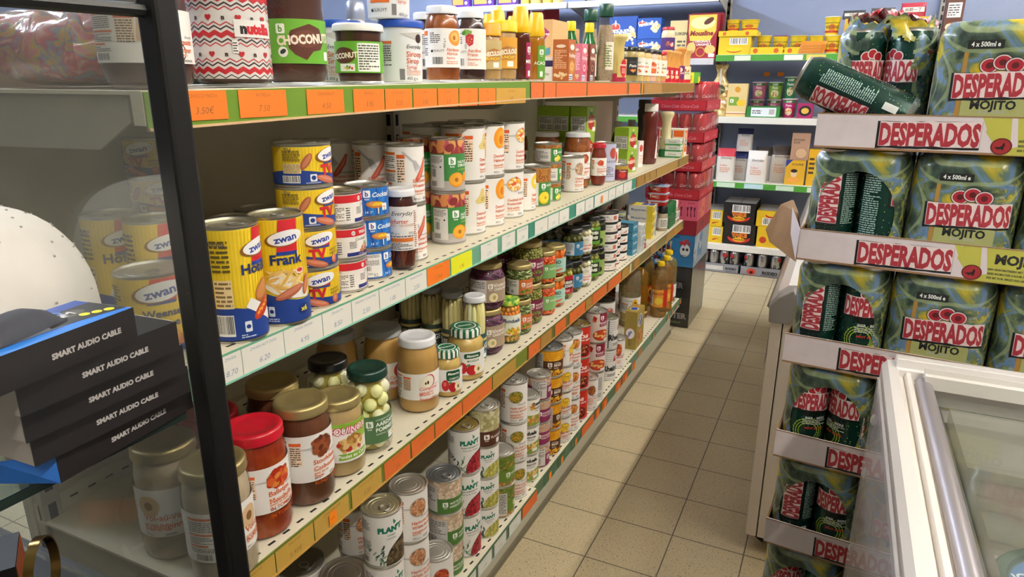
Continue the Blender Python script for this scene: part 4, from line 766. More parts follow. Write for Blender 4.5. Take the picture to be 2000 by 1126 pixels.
def a_asp(a, R, h): a.r(-pi * R, h * .72, 2 * pi * R, h * .1, 'D9C27A'); a.t('ASPERGES', R * .1, h * .42, h * .2, 'F0F0EA', bold=.03, cond=.85); a.t('entières', R * .1, h * .24, h * .1, 'E0E6E0'); a.rr(-R * 2.4, h * .04, R * 1.5, h * .62, 1, 'D4D0CC'); a.ln(-R * 2.3, h * .36, R * 1.3, h * .28, 4); a.bar(-R * 2.1, h * .08, R * .7, h * .24, None); a.rr(R * .3, h * .06, R * .35, h * .16, 1, 'F0F0EA')
jar('asparagus', 'asparagus_jar', .0285, .171, .0265, .014, WHL, sticks('A8A060', ['D9CF9A', 'CEC48A', 'C4BC7A', 'E0D8AA'], .0062), a_asp, (.08, .46), '2A5A5E'); jar('asparagusg', 'asparagus_jar', .0285, .171, .0265, .014, GRYL, sticks('8E8848', ['B4AC70', 'A8A060', 'C0B880'], .0062), a_asp, (.08, .46), '3A4A44')
def a_cab(a, R, h): L = -R * 1.45; a.r(L, 0, R * 1.05, h, 'C9C4C0'); a.ln(L + 2, h * .62, R * .95, h * .3, 4); a.bar(L + 2, h * .15, R * .45, h * .4, None); a.t('680 g e', L + R * .75, h * .3, h * .09, '2A2A2A'); a.t('rodekool', -R * .3, h * .78, h * .08, 'F4EEE6', 'l'); boni_logo(a, -R * .18, h * .72, h * .22, 'F4F0EA', 'A08A74'); a.t('RODEKOOL', R * .02, h * .68, h * .11, 'F4F0EA', 'l', .03); a.t('CHOU ROUGE', R * .02, h * .52, h * .11, 'F4F0EA', 'l', .03); a.e(0, h * .22, R * .26, h * .2, 'E6DCB0'); a.e(R * .04, h * .22, R * .1, h * .1, 'B8A468')
jar('cabbage', 'red_cabbage_jar', .0450, .1178, .0370, .014, GOLDL, shreds('2E0A24', ['5A1A44', '46102E', '6E2454', '3A0E2A'], .02, .0012, 420), a_cab, (.20, .68), 'A8937C', 'barrel')
def a_green(txt, col, ink='F6F0EA'):
    def f(a, R, h): L = -R * 1.75; a.r(L, 0, R * 1.25, h, 'DDD9D4'); a.ln(L + 2, h * .55, R * 1.1, h * .36, 4); a.bar(L + 3, h * .08, R * .4, h * .4, None); a.t('G', L + R * .75, h * .15, h * .16, '2A2A2A', bold=.04); boni_logo(a, -R * .15, h * .68, h * .26, 'F6F2EA', col); a.t(txt[0], R * .08, h * .62, h * .12, ink, 'l', .02, .8); a.t(txt[1], R * .08, h * .44, h * .12, ink, 'l', .02, .8); a.food(R * .1, h * .2, R * .5, h * .14, ['6E8A34', '8FA84A', '4A6A24'], 3, 24)
    return f
jar('spinach', 'spinach_jar', .0360, .0970, .0335, .013, GOLDL, shreds('3E4A1E', ['5A6A2E', '7A8646', '4A5A24', '98A070'], .014, .0016, 260), a_green(('SPINAZIE', 'EPINARDS'), 'C4622E'), (.18, .60), 'CC6A34')
jar('peas', 'peas_jar', .0450, .1178, .0405, .014, GOLDL, balls('4A4E1E', ['8A8A44', '7C7E3A', '98964E', '6E7034'], .0042, 0, res=(7, 4)), a_green(('ERWTEN FIJN', 'PETITS POIS'), '6E1E3E'), (.22, .62), '7A2244')
jar('peasS', 'peas_jar', .0360, .108, .0335, .013, GOLDL, balls('4A4E1E', ['8A8A44', '7C7E3A', '98964E', '6E7034'], .0040, 0, res=(7, 4)), a_green(('ERWTEN FIJN', 'PETITS POIS'), '6E1E3E'), (.18, .62), '7A2244')
def a_bonj(a, R, h): a.t('Bonduelle', 0, h * .62, h * .2, '16305A', shear=.2, bold=.03, cond=.8); a.food(R * .1, h * .2, R * .7, h * .2, ['F2B01E', '7FA84A', 'E8D23A', 'E08A2A'], 3.4, 60); a.food(-R * .9, h * .5, R * .3, h * .3, ['F2D24A', '8AB84A'], 3, 14)
jar('bonduelleJ', 'carrot_pea_jar', .0320, .118, .0290, .014, mottled('leafy_lid', [(.4, '3E8A2E'), (.5, '8AC04A'), (.6, 'E8D84A'), (.65, '2E7A34')], 60, .35), lambda b, IN, rad, top, R: (balls('8A5A1E', ['D9862E', 'C9742A', 'E29A44'], .0055, 0, 1.4)(b, IN, rad, top, R), balls('5A6024', ['98964E', '7C7E3A'], .0046, 0, res=(7, 4))(b, [(r + .0012, min(z, top * .3)) for r, z in IN[:-1]] + [(0, top * .3)], lambda z: rad(z) + .0012, top * .3, R)), a_bonj, (.22, .68), 'E8ECDC')
def a_car(a, R, h): L = -R * 1.3; a.r(L, h * .1, R * .9, h * .7, 'E8E4DE'); a.t('43 K', L + R * .45, h * .6, h * .12, '1E1E1E', bold=.03); a.e(L + R * .4, h * .32, R * .14, h * .12, '1E1E1E'); a.e(L + R * .4, h * .32, R * .1, h * .09, 'E8E4DE'); boni_logo(a, -R * .02, h * .70, h * .2, 'F4F4EA', '6A9A5A'); a.t('WORTELEN', R * .25, h * .6, h * .11, 'F4F4EA', 'l', .02, .8)
jar('carrot', 'carrot_jar', .0340, .0960, .0315, .013, GOLDL, shreds('9A3A12', ['D9622A', 'C9501E', 'E2783A'], .012, .0022, 240), a_car, (.18, .62), '7FAE68')
def a_bio(a, R, h): a.t('BIO', 0, h * .62, h * .24, '1E3E3A', bold=.03); boni_logo(a, -R * .72, h * .72, h * .18, '1E4E4A', 'BFE0D6', False); a.t('WORTELEN', R * .05, h * .42, h * .1, '2A5A54', cond=.8); a.e(R * .15, h * .2, R * .4, h * .07, 'E0743A', 14); a.e(-R * .1, h * .14, R * .35, h * .06, 'D4642E', 10)
jar('biocarrot', 'carrot_jar', .0355, .0960, .0330, .013, GOLDL, balls('A8480E', ['E0802A', 'D8701E', 'E8923E'], .0066, 0, 2.2, res=(8, 6)), a_bio, (.16, .62), 'A9D2C6')
def a_aug(a, R, h): a.r(-pi * R, h * .3, 2 * pi * R, h * .46, '1A1416'); a.t('AUGURKEN', R * .1, h * .56, h * .15, 'F4F0EA', bold=.05, cond=.8); a.t('CORNICHONS', R * .1, h * .36, h * .15, 'F4F0EA', bold=.05, cond=.75); a.ln(-R * .4, h * .08, R, h * .16, 2, 'F0D8D0')
jar('gherkin', 'gherkin_jar', .0315, .115, .0290, .013, BLKL, balls('5A5A18', ['9A9A2A', '86882A', 'A8A63A'], .0085, 0, 1.8), a_aug, (.18, .68), 'B01E2E')
def a_oli(col, txt):
    def f(a, R, h): L = -R * 1.25; a.r(L, h * .05, R * .95, h * .9, 'CFD6DE'); a.ln(L + 1, h * .4, R * .85, h * .5, 8); a.bar(L + 2, h * .1, R * .6, h * .25, None); boni_logo(a, R * .05, h * .72, h * .22, 'F4F4F4', col); a.t(txt, R * .25, h * .4, h * .13, 'F4F4F0', 'l', .03, .8)
    return f
OLB = balls('3A3A12', ['5E6026', '6E6E2E', '4E5020'], .0080, 0, 1.3)
jar('olive', 'olive_jar', .0365, .106, .0340, .014, BLKL, OLB, a_oli('2E6E94', 'OLIJVEN'), (.18, .60), '3A7CA4', 'barrel'); jar('olivesmall', 'olive_jar', .0330, .104, .0300, .014, BLKL, OLB, a_oli('2E6E94', 'OLIJVEN'), (.18, .60), '3A7CA4', 'barrel')
jar('onion', 'onion_jar', .0340, .106, .0315, .013, BLKL, balls('8A8468', ['CFC8A8', 'DAD4B8', 'C0B894'], .0088, 0, 1.0), everyday(['Zilveruitjes', 'Oignons'], spoon(['E6E0C8', 'CFC8A8'], 4, 20, 'B8B090', .3, .14), 5.5, ph=.72), (.16, .64))
def a_olg(a, R, h): a.r(-R * .9, h * .2, R * 1.9, h * .62, '141614'); a.t('OLIJVEN', 0, h * .58, h * .17, 'E8F0D8', bold=.06, cond=.85); a.t('OLIVES', 0, h * .30, h * .17, 'E8F0D8', bold=.06, cond=.95); boni_logo(a, -R * .1, h * .92, h * .12, 'E8F0D8', '3E7A2A', False)
jar('greenolive', 'olive_jar', .0340, .113, .0315, .013, BLKL, balls('4E5218', ['8E8A3A', '7E7E32', '9E9A48'], .0078, 0, 1.2), a_olg, (.16, .68), '5E9A34')
def a_cap(a, R, h):
    for k in range(14): a.r(-pi * R, h * (.07 * k), 2 * pi * R, h * .03, '7E9A4A')
    a.r(-pi * R, h * .72, 2 * pi * R, h * .28, '16181A'); a.e(0, h * .25, R * .6, h * .15, '2A3A1E')
jar('capers', 'caper_jar', .0275, .103, .0255, .013, BLKL, balls('3A421A', ['5E6A2A', '4E5A22'], .0045, 0, res=(7, 4)), a_cap, (.08, .80), 'A8BE6E')
def skin_sausage(b, IN, rad, top, R): b.lathe([(max(0, r - .004), z) for r, z in IN], mat('4A1A0C', .3), 24); [b.tube([((R - .0115) * cos(t), (R - .0115) * sin(t), .006), ((R - .0105) * cos(t), (R - .0105) * sin(t), top * .3), ((R - .0105) * cos(t + .1), (R - .0105) * sin(t + .1), top * .7), ((R - .013) * cos(t + .2), (R - .013) * sin(t + .2), top * .97)], [.004, .0088, .0088, .004], mat('7E3E26', .3), 10) for t in (0, 1.05, 2.1, 3.15, 4.2, 5.25)]
def a_frk(a, R, h): a.t('Everyday', 0, h * .80, h * .10, '2A2A2C', shear=.3); a.t('Frankfurter', -R * .5, h * .62, h * .10, 'DE5A1E', bold=.01); a.t('SAUCISSES - SAUSAGES', -R * .3, h * .55, h * .055, 'DE8A5A'); a.t('380 g e', -R * .55, h * .37, h * .06, '3A3A3A'); a.t('250 g', R * .6, h * .37, h * .055, '3A3A3A'); a.ln(-R * 1.1, h * .30, R * 1.9, h * .05, 1); a.r(-R * 1.1, h * .20, R * 1.8, h * .09, 'DE7A34'); a.ln(-R * 1.1, h * .02, R * 1.8, h * .17, 5, '2E2A2A'); a.ln(R * .8, h * .05, R * .3, h * .85, 18, '9A5A3A')
jar('frankjar', 'sausage_jar', .0290, .148, .0265, .013, WHL, skin_sausage, a_frk, (.26, .80), shape=[(0, .002), (.0235, 0), (.0275, .005), (.029, .016), (.0285, .04), (.0285, .11), (.029, .124), (.0265, .134), (.0235, .139), (.0235, .150)])
TOMS = paste('tomato_bean_sauce', [(.3, '6A3210'), (.5, '8A4A18'), (.7, 'A8662A')], 50, .35)
jar('bigsauce', 'sauce_jar', .0430, .178, .0400, .014, WHL, TOMS, everyday(['Tomatensaus', 'Bolognese'], spoon(['B4481E', 'CE6A34', '8E3214'], 5, 40, '9A3A18', .4, .14), 6, '690 g', ph=.76), (.18, .66)); jar('redsauce', 'sauce_jar', .0270, .140, .0235, .016, REDL, paste('red_sauce', [(.3, '701E0C'), (.7, '8E321A')], 16), everyday(['Sauce tomate', 'Tomatensaus'], spoon(['C43A1E', 'DE5A34'], 4, 26, '9A2A14', .36, .14), 4.5, '340 g', ph=.72), (.24, .66), shape='barrel')
# ---- top shelf
HAZ = paste('hazelnut_spread', [(.3, '3A1D10'), (.7, '47261A')], 8, .3)
jar('chocbig', 'chocolate_spread_jar', .0500, .180, .0400, .018, WHL, HAZ, everyday(['hazelnootpasta', 'pâte à tartiner', 'aux noisettes'], lambda a, R, h, v: (a.poly([(-R * .8, v - h * .3), (-R * .2, v - h * .35), (-R * .15, v + h * .1), (-R * .75, v + h * .12)], 'D9B896'), a.e(-R * .4, v - h * .08, R * .2, h * .2, '6A3A26'), a.e(R * .1, v - h * .48, R * .2, R * .2, '2A2A2A'), a.e(R * .1, v - h * .48, R * .17, R * .17, 'F0EDE8'), a.e(R * .1, v - h * .46, R * .1, R * .06, '2A2A2A', 30)), 5, '1000 g', ph=.70), (.15, .47), shape='bigchoc')
def a_nut(a, R, h):
    def zig(v, amp, th, col, per):
        n = int(2 * pi * R / per); U = [-pi * R + per * k / 2 for k in range(2 * n + 1)]
        for k in range(len(U) - 1):
            va, vb = v + (amp if k % 2 else 0), v + (0 if k % 2 else amp); a.put([(U[k], va), (U[k + 1], vb), (U[k + 1], vb + th), (U[k], va + th)], [(0, 1, 2), (0, 2, 3)], mat(col, .5), .0002)
        a.off += .02
    for v, th, col in [(.0, .010, '3A2A2A'), (.035, .045, 'B81E28'), (.105, .014, '3A2A2A'), (.14, .010, 'B81E28'), (.275, .010, 'B81E28'), (.305, .014, '3A2A2A'), (.345, .045, 'B81E28'), (.415, .014, '3A2A2A'), (.45, .010, 'B81E28'), (.58, .010, 'B81E28'), (.61, .014, '3A2A2A'), (.65, .05, 'B81E28'), (.725, .014, '3A2A2A'), (.76, .010, 'B81E28'), (.83, .05, 'B81E28'), (.91, .014, '3A2A2A')]: zig(h * v, h * .030, h * th, col, R * .30)
    for vv in (.195, .505):
        for k in range(-7, 8):
            if k % 2: a.t('n', k * R * .36, h * vv, h * .04, '3A2420', bold=.06)
            else: a.t('♥', k * R * .36, h * vv, h * .034, 'B81E28', bold=.03)
    a.r(-R * .12, h * .36, R * 1.15, h * .15, 'E4E2DE'); a.t('n', R * .02, h * .395, h * .085, '1E1A1A', 'l', .07); a.t('utella', R * .19, h * .395, h * .085, 'C8202A', 'l', .07); a.r(-R * .2, h * .22, R * .14, h * .11, 'EDEBE8'); a.ln(-R * .19, h * .23, R * .12, h * .09, 4)
jar('nutella', 'chocolate_spread_jar', .0490, .185, .0400, .018, WHL, HAZ, a_nut, (.05, .80), 'D8D4D0', 'bigchoc')
def a_choc(a, R, h):
    boni_logo(a, -R * .62, h * .78, h * .22, 'F0F4E8', '5A9A2A'); a.poly([(-R * .42, h * .55), (-R * .3, h * .74), (0, h * .82), (R * .3, h * .9), (R * .7, h * .8), (R * .85, h * .5), (R * .7, h * .32), (R * .4, h * .28), (R * .15, h * .08), (-R * .2, h * .2), (-R * .38, h * .34)], '5A2E20'); a.e(R * .2, h * .56, R * .45, h * .2, '6E3C2C')
    a.t('CHOCONUTS', R * .22, h * .46, h * .2, 'F4E8D4', bold=.05, cond=.82, rot=4); a.e(-R * .58, h * .26, h * .12, h * .12, 'F0F0EA'); a.e(-R * .58, h * .27, h * .08, h * .05, '2A3A3A', 30); a.rr(R * .85, h * .08, R * .25, h * .2, 1.5, 'F0F0EA')
jar('choconuts', 'chocolate_spread_jar', .0440, .176, .0380, .018, WHL, HAZ, a_choc, (.165, .50), '6AAE34', 'bigchoc')
def a_chs(a, R, h): a.r(-pi * R, 0, 2 * pi * R, h, '6AAE34'); a.e(-R * .75, h * .55, R * .55, h * .26, '5A2E20'); a.t('CHOCONUTS', -R * .8, h * .46, h * .17, 'F4E8D4', bold=.04, cond=.85, rot=4); a.rr(-R * .12, h * .04, R * 1.05, h * .9, 2, 'EDEFE6'); a.ln(-R * .08, h * .08, R * .98, h * .82, 10, '4A4A44'); a.rr(-R * .95, h * .05, R * .7, h * .24, 1.5, 'F0F0EA'); a.food(-R * .5, h * .16, R * .2, h * .06, ['D23A2A', '4A9A3A', 'E8C23A'], 2.4, 8)
jar('chocsmall', 'chocolate_spread_jar', .0385, .092, .0410, .012, mat('EAEAE8', .4), HAZ, a_chs, (.18, .70), '6AAE34', shape=[(0, .002), (.033, 0), (.036, .004), (.0362, .012), (.0380, .070), (.0385, .080), (.0385, .090)])
def a_jam(col, txt):
    def f(a, R, h):
        L = -R * 1.75; a.r(L, h * .82, R * .6, h * .12, 'E8702E'); a.ln(L, h * .3, R * .6, h * .48, 9); a.ln(-R * .95, h * .62, R * .65, h * .28, 6); a.t('450 g e', -R * .05, h * .62, h * .06, '3A3A3A', rot=90); a.e(-R * .85, h * .42, 2.4, 2.4, '1A1A1A'); a.t('COLRUYT', -R * .5, h * .4, h * .06, '2A2A2A'); a.bar(-R * .85, h * .06, R * .65, h * .22, None)
        if col == 'F09A3A': a.e(R * .6, h * .76, R * .45, h * .2, col); a.e(R * .55, h * .78, R * .28, h * .12, 'F6BE6A'); a.e(R * .5, h * .76, R * .1, h * .06, 'B86A2A')
        else: a.poly([(0, h * .9), (R * .38, h * .84), (R * .34, h * .62), (R * .1, h * .56), (-R * .1, h * .66), (-R * .12, h * .82)], 'C4283A'); a.food(R * .12, h * .72, R * .2, h * .12, ['E2606A', 'F0B060'], 1, 20); a.food(-R * .05, h * .9, R * .25, h * .05, ['4A8A34', '7FB04A'], 4, 8)
        for i, t in enumerate(txt): a.t(t, 0, h * (.42 - .1 * i), h * (.085 if i < 2 else .06), 'DE6A3A', 'l', .01)
        a.ln(0, h * .08, R * .8, h * .1, 2, 'E3A58A')
    return f
jar('apricotjam', 'jam_jar', .0340, .138, .0300, .015, WHL, paste('apricot_jam', [(.35, '6A300A'), (.65, '96500F')], 20, .25), a_jam('F09A3A', ('Abrikoos', 'Abricot', 'Apricot')), (.19, .70)); jar('strawjam', 'jam_jar', .0340, .138, .0300, .015, WHL, paste('strawberry_jam', [(.3, '1E0806'), (.7, '34100C')], 20, .25), a_jam('C4283A', ('Aardbei', 'Fraise', 'Strawberry')), (.17, .74))
def a_pean(a, R, h): boni_logo(a, -R * .55, h * .82, h * .18, 'EEE8D4', 'A88A4A', False); a.poly([(-R * .8, h * .2), (-R * .5, h * .55), (R * .3, h * .72), (R, h * .66), (R, h * .3), (0, h * .28), (-R * .5, h * .12)], 'B47A3E'); a.t('PEANECULOUS', R * .2, h * .46, h * .15, 'F6EEDA', bold=.05, cond=.7, rot=5); a.t('CRUNCHY', R * .25, h * .32, h * .1, 'F0D03A', bold=.03); a.rr(R * .3, h * .06, R * .5, h * .18, 1.5, 'F0EEE8')
PNB = paste('peanut_butter', [(.3, '9E7C46'), (.7, 'B4925A')], 40, .4)
jar('peanut', 'peanut_butter_jar', .0300, .118, .0290, .026, mat('F0A81E', .35), PNB, a_pean, (.2, .70), 'C4AE78'); jar('peanuty', 'peanut_butter_jar', .0330, .128, .0330, .024, mat('F2D21E', .35), PNB, a_pean, (.2, .72), 'D9A03A')
# ---- small sauce jars of the top shelf
def a_small(col, ink, word):
    def f(a, R, h): a.poly([(-R * .8, h * .15), (R * .9, h * .15), (R * .9, h * .7), (R * .3, h * .85), (-R * .8, h * .7)], col); a.t(word, R * .05, h * .45, h * .16, ink, bold=.02, shear=.15); a.food(0, h * .25, R * .5, h * .1, ['E0763A', 'D9A03A', 'B8341E'], 3, 14); a.ln(-R * .5, h * .66, R, h * .12, 2)
    return f
for k, base, col, ink, word, lm in [('pesto', ('8A7A3A', 'A89452'), '1E1E20', 'F0F0EA', 'Pesto', BLKL), ('bearnaise', ('C4AC6A', 'D9C484'), 'F0EEE6', 'D8502A', 'Fritessaus', BLKL), ('saucea', ('C9A45A', 'DEBE7A'), 'F0E8DA', 'D8502A', 'Sauce', BLKL), ('sauceb', ('D9A88E', 'E6BCA4'), 'E8642E', 'F8F0EA', 'Cocktail', BLKL), ('saucec', ('C08A4A', 'D9A45E'), 'F0E4C8', '2A2A2A', 'Andalouse', REDL)]:
    jar(k, 'sauce_jar', .0280, .120, .0250, .014, lm, paste('sauce_' + k, [(.3, base[0]), (.7, base[1])], 14), a_small(col, ink, word), (.2, .70), 'EDE8DC' if k != 'pesto' else '1E1E20')
# ================================================================== bottles, cartons, bags, tubs
def bottle(key, name, P, capP, body, capm, liquid=None, fill=.85, art=None, lab=None, bg=None, RL=None, seg=32, arc=None, cap_name='cap', labname='label', sc=1.0):
    P = [(r, z * sc) for r, z in P]; capP = [(r, z * sc) for r, z in capP]; lab = (lab[0] * sc, lab[1] * sc) if lab else None
    R = max(p[0] for p in P); H = max(max(p[1] for p in P), max(p[1] for p in capP)); parts = []
    if liquid:
        top = P[-1][1] * fill; IN = [(max(0, r - .0015), max(z, .003)) for r, z in P if z < top]; IN += [(IN[-1][0], top), (0, top)]; b = MB(); b.lathe(IN, liquid, seg); parts.append(('contents', b.mesh('contents', angle=50), []))
    b = MB(); b.lathe(P, body, seg); parts.append(('bottle', b.mesh('bottle', angle=50), []))
    if lab:
        r = RL or R + .0004; b = MB(); a0, a1 = arc or (-pi, pi); b.lathe([(r, lab[0]), (r, lab[1])], mat(bg or 'F0EEE8', .4), seg, a0=a0, a1=a1)
        if art: a = Art(len(TPL)); art(a, r * 1000, (lab[1] - lab[0]) * 1000); a.wrap(b, cyl(r, lab[0]))
        parts.append((labname, b.mesh('label'), []))
    b = MB(); b.lathe(capP, capm, seg); parts.append((cap_name, b.mesh(cap_name, angle=40), []))
    TPL[key] = (name, parts); DIM[key] = (R, H)
PET = glassy('clear_plastic_bottle', gloss=.05)
def oilbottle(key, R, H, liq, cap, art=None, bg='F0EEE8', lab=(.18, .46), hob=False, ribbed=True, fill=.86):
    P = [(0, .003), (R * .8, 0), (R * .97, .006), (R, .016)]; z = .02
    while z < H * .70:
        if not (H * lab[0] - .01 < z < H * lab[1] + .01): P.append((R - (.0022 if int(z / .008) % 2 and (ribbed or hob) else 0), z))
        else: P.append((R - .001, z))
        z += .008
    P += [(R * .97, H * .74), (R * .86, H * .80), (R * .6, H * .865), (R * .36, H * .90), (R * .32, H * .92), (R * .32, H * .95)]
    c = [(R * .40, H * .925), (R * .42, H * .93), (R * .42, H * .985), (R * .38, H), (0, H)]
    L = glassy('oil_' + liq, liq, .02, .22, liq, .05, .2)
    bottle(key, 'oil_bottle', P, c, PET, mat(cap, .35), L, fill, art, (H * lab[0], H * lab[1]), bg)
    if hob:
        b = MB()
        for j in range(14):
            for k in range(18): t = 2 * pi * (k + .5 * (j % 2)) / 18; b.ball(((R - .0008) * cos(t), (R - .0008) * sin(t), H * .46 + .008 * j), .0032, PET, 6, 4)
        TPL[key][1].append(('dimples', b.mesh('dimples'), []))
def a_oil1(a, R, h): a.r(-R * 1.6, h * .06, R * .95, h * .88, 'E8E4DA'); a.ln(-R * 1.5, h * .5, R * .75, h * .4, 6); a.bar(-R * 1.4, h * .12, R * .55, h * .34, None); a.t('ARACHIDE', R * .1, h * .7, h * .14, 'A8301E', bold=.03); a.e(0, h * .35, R * .5, h * .2, 'F2D24A'); a.r(R * .55, 0, R * .8, h, 'C8301E')
oilbottle('oilorange', .0400, .268, 'F0D48A', 'F0CE1E', a_oil1, 'E8A23A', (.20, .52))
def a_oil2(a, R, h): a.t('Everyday', -R * .3, h * .75, h * .1, '2A2A2C', shear=.3); a.r(-R * 1.2, h * .55, R * .8, h * .06, 'E07028'); a.ln(-R * 1.2, h * .2, R * .8, h * .32, 5); a.e(R * .3, h * .6, R * .32, h * .3, 'F2B81E'); a.e(R * .3, h * .6, R * .14, h * .14, '3A2412'); a.t('Zonnebloemolie', 0, h * .12, h * .09, 'D8642E'); a.e(-R * .9, h * .1, 1.6, 1.6, '2A2A2A')
oilbottle('oilsun', .0480, .262, 'EADB94', 'F2D21E', a_oil2, 'EDEDE8', (.10, .36)); oilbottle('oilred', .0480, .285, 'E0C070', 'C8202E', a_oil2, 'C83A24', (.10, .40)); oilbottle('oilhob', .0460, .310, 'F2E8C4', 'EDE8E0', a_oil2, 'F0EEE8', (.22, .46), hob=True)
oilbottle('oilgreen', .0370, .270, 'F0C428', '123A2A', None, 'D9C46A', (.10, .14)); oilbottle('oildark', .0440, .300, '8A5A18', '2A2A20', None, '4A3010', (.1, .12)); oilbottle('oilyellow', .0400, .275, 'F0C870', 'F2CE1E', a_oil1, 'E8A23A', (.20, .52)); oilbottle('oilbrown', .0400, .270, 'B8783A', 'E8BE1E', a_oil1, 'A86A3A', (.2, .5))
def a_ket(a, R, h): a.poly([(-R * .3, 0), (R * .9, 0), (R * .9, h), (R * .2, h), (-R * .1, h * .75)], 'EFEDE8'); a.t('Ketchup', R * .3, h * .3, h * .1, 'D8502A', rot=90); a.e(R * .45, h * .12, R * .25, h * .1, 'C8301E'); a.ln(R * .1, h * .6, R * .5, h * .3, 6)
def ketchup(key, red, cap, capat='top', art=a_ket, bg=None, name='ketchup_bottle', R=.033, H=.250, arc=(-.35, 1.2)):
    if capat == 'top': P = [(0, .002), (R * .85, 0), (R, .008), (R, H * .42), (R * .88, H * .52), (R * .84, H * .62), (R * .95, H * .74), (R * .98, H * .80), (R * .8, H * .86), (R * .74, H * .875)]; C = [(R * .80, H * .872), (R * .86, H * .88), (R * .86, H * .985), (R * .8, H), (0, H)]
    else: P = [(R * .72, H * .17), (R * .78, H * .2), (R * .92, H * .24), (R * .86, H * .34), (R * .66, H * .42), (R * .64, H * .76), (R * .78, H * .86), (R * .98, H * .92), (R * .98, H * .97), (R * .8, H), (0, H)]; C = [(0, 0), (R * .9, 0), (R * .95, .004), (R * .9, H * .16), (R * .72, H * .175)]
    bottle(key, name, P, C, mat(red, .25, coat=.5), mat(cap, .4), None, .9, art, (H * .1, H * .48) if art else None, bg or red, arc=arc if art else None)
ketchup('ketchup', '5E1A14', 'E4E2DE'); ketchup('ketchupdark', '1E1512', '26201E', art=None, H=.262); ketchup('mayo', 'D9CDA0', '1E7A3E', 'bottom', None, name='mayonnaise_bottle', H=.208)
def soy(key): bottle(key, 'soy_sauce_bottle', [(0, .002), (.024, 0), (.027, .005), (.027, .09), (.022, .11), (.014, .125), (.013, .14)], [(.016, .136), (.018, .138), (.018, .165), (.016, .168), (0, .168)], mat('1C120E', .15, coat=.5), mat('9A9894', .4), None, 1, lambda a, R, h: (a.t('SOY', 0, h * .5, h * .2, 'E8E0D0'), a.ln(-R * .6, h * .1, R * 1.2, h * .3, 3, 'C9C0B0')), (.03, .08), '2A2A30')
soy('soy')
def honey(key, R, H, liq, side):
    P = [(0, .002), (R * .85, 0), (R, .006), (R, H * .42), (R * .93, H * .5), (R * .95, H * .56), (R * .9, H * .64), (R * .8, H * .66)]; C = [(R * .88, H * .65), (R * .92, H * .66), (R * .9, H * .74), (R * .82, H * .8), (R * .72, H * .97), (R * .62, H), (0, H)]
    bottle(key, 'honey_bottle', P, C, PET, mat('F5C518', .35, coat=.2), glassy('honey_' + liq, liq, .02, .45, liq, .05, .2), .97, lambda a, R_, h: (boni_logo(a, R_ * .1, h * .8, h * .16, 'F4F4EC', side), a.t('ACACIA' if side != '9A1E4A' else 'MIEL', R_ * .1, h * .42, h * .1, 'F4F4EC', bold=.02), a.rr(-R_ * .1, h * .05, R_ * .35, h * .16, 1, 'EFEFE8')), (.006, H * .52), side, arc=(-.35, .9))
honey('honeydark', .0240, .163, '7A2E12', '9A1E4A'); honey('honeygold', .0230, .158, 'E0A82A', '5E9A34')
bottle('lemon', 'lemon_juice_bottle', [(0, .002), (.022, 0), (.025, .004), (.025, .062), (.021, .082), (.0115, .105), (.0115, .112)], [(.0135, .110), (.014, .112), (.014, .129), (.0125, .131), (0, .131)], mat('176A34', .12, coat=.4), mat('F2D81E', .4), None, 1, lambda a, R, h: (a.e(R * .35, h * .8, R * .35, h * .15, 'F2D84A'), a.t('Citron', R * .2, h * .5, h * .1, 'DE8A4A'), a.ln(-R * .2, h * .1, R * .8, h * .3, 4, 'E3A58A')), (.012, .062), 'EDEBE6', arc=(-.7, 1.2), sc=1.31)
bottle('dressing', 'dressing_bottle', [(0, .002), (.024, 0), (.027, .006), (.027, .06), (.0235, .085), (.0245, .115), (.021, .135), (.020, .165)], [(.0215, .163), (.0225, .165), (.0225, .192), (.021, .194), (0, .194)], PET, mat('144A38', .35, coat=.2), mottled('dressing', [(.4, 'B09A7E'), (.6, 'C0AC90'), (.72, '7A6A50')], 90, .4), .86, lambda a, R, h: (a.ln(-R * .5, h * .1, R * 1.0, h * .8, 9, '7A8A3A'), a.t('Salade', 0, h * .5, h * .12, '3A3A2A', rot=90)), (.03, .10), 'E3DCCB', arc=(-.4, .9), sc=1.17)
ketchup('mustard', 'D2BC74', 'B8284A', 'bottom', lambda a, R, h: (a.e(R * .25, h * .5, R * .5, h * .5, 'C8202E'), a.t('Amora', R * .25, h * .62, h * .14, 'F4E8D8', bold=.03), a.ln(-R * .05, h * .2, R * .6, h * .3, 4, 'F0C8B8')), name='mustard_bottle', R=.028, H=.150, arc=(-.6, 1.0))
ketchup('samourai', 'D08A3A', 'C8202E', 'bottom', lambda a, R, h: (a.r(-R * .9, 0, R * 1.8, h, '6A2A6A'), a.t('Samurai', 0, h * .4, h * .16, 'F4ECE0', bold=.02), a.e(0, h * .7, R * .4, h * .16, 'E8E0D0')), name='sauce_bottle', R=.027, H=.150, arc=(-.9, .9)); ketchup('redsq', 'D99A4A', 'C8202E', 'bottom', lambda a, R, h: (a.r(-R * .9, 0, R * 1.8, h, 'C0242E'), a.t('dl', 0, h * .45, h * .3, 'F4ECE0', bold=.04), a.e(R * .1, h * .2, R * .5, h * .15, 'E8C8A0')), name='sauce_bottle', R=.024, H=.128, arc=(-.9, .9))
ketchup('samouraig', 'D9A860', 'C8202E', 'bottom', lambda a, R, h: (a.r(-R * .9, 0, R * 1.8, h, 'E8D8B0'), a.t('Curry', 0, h * .4, h * .16, '2A5A2A', bold=.02), a.food(0, h * .7, R * .5, h * .16, ['C8301E', '6A8A3A'], 3, 14)), name='sauce_bottle', R=.026, H=.150, arc=(-.9, .9))
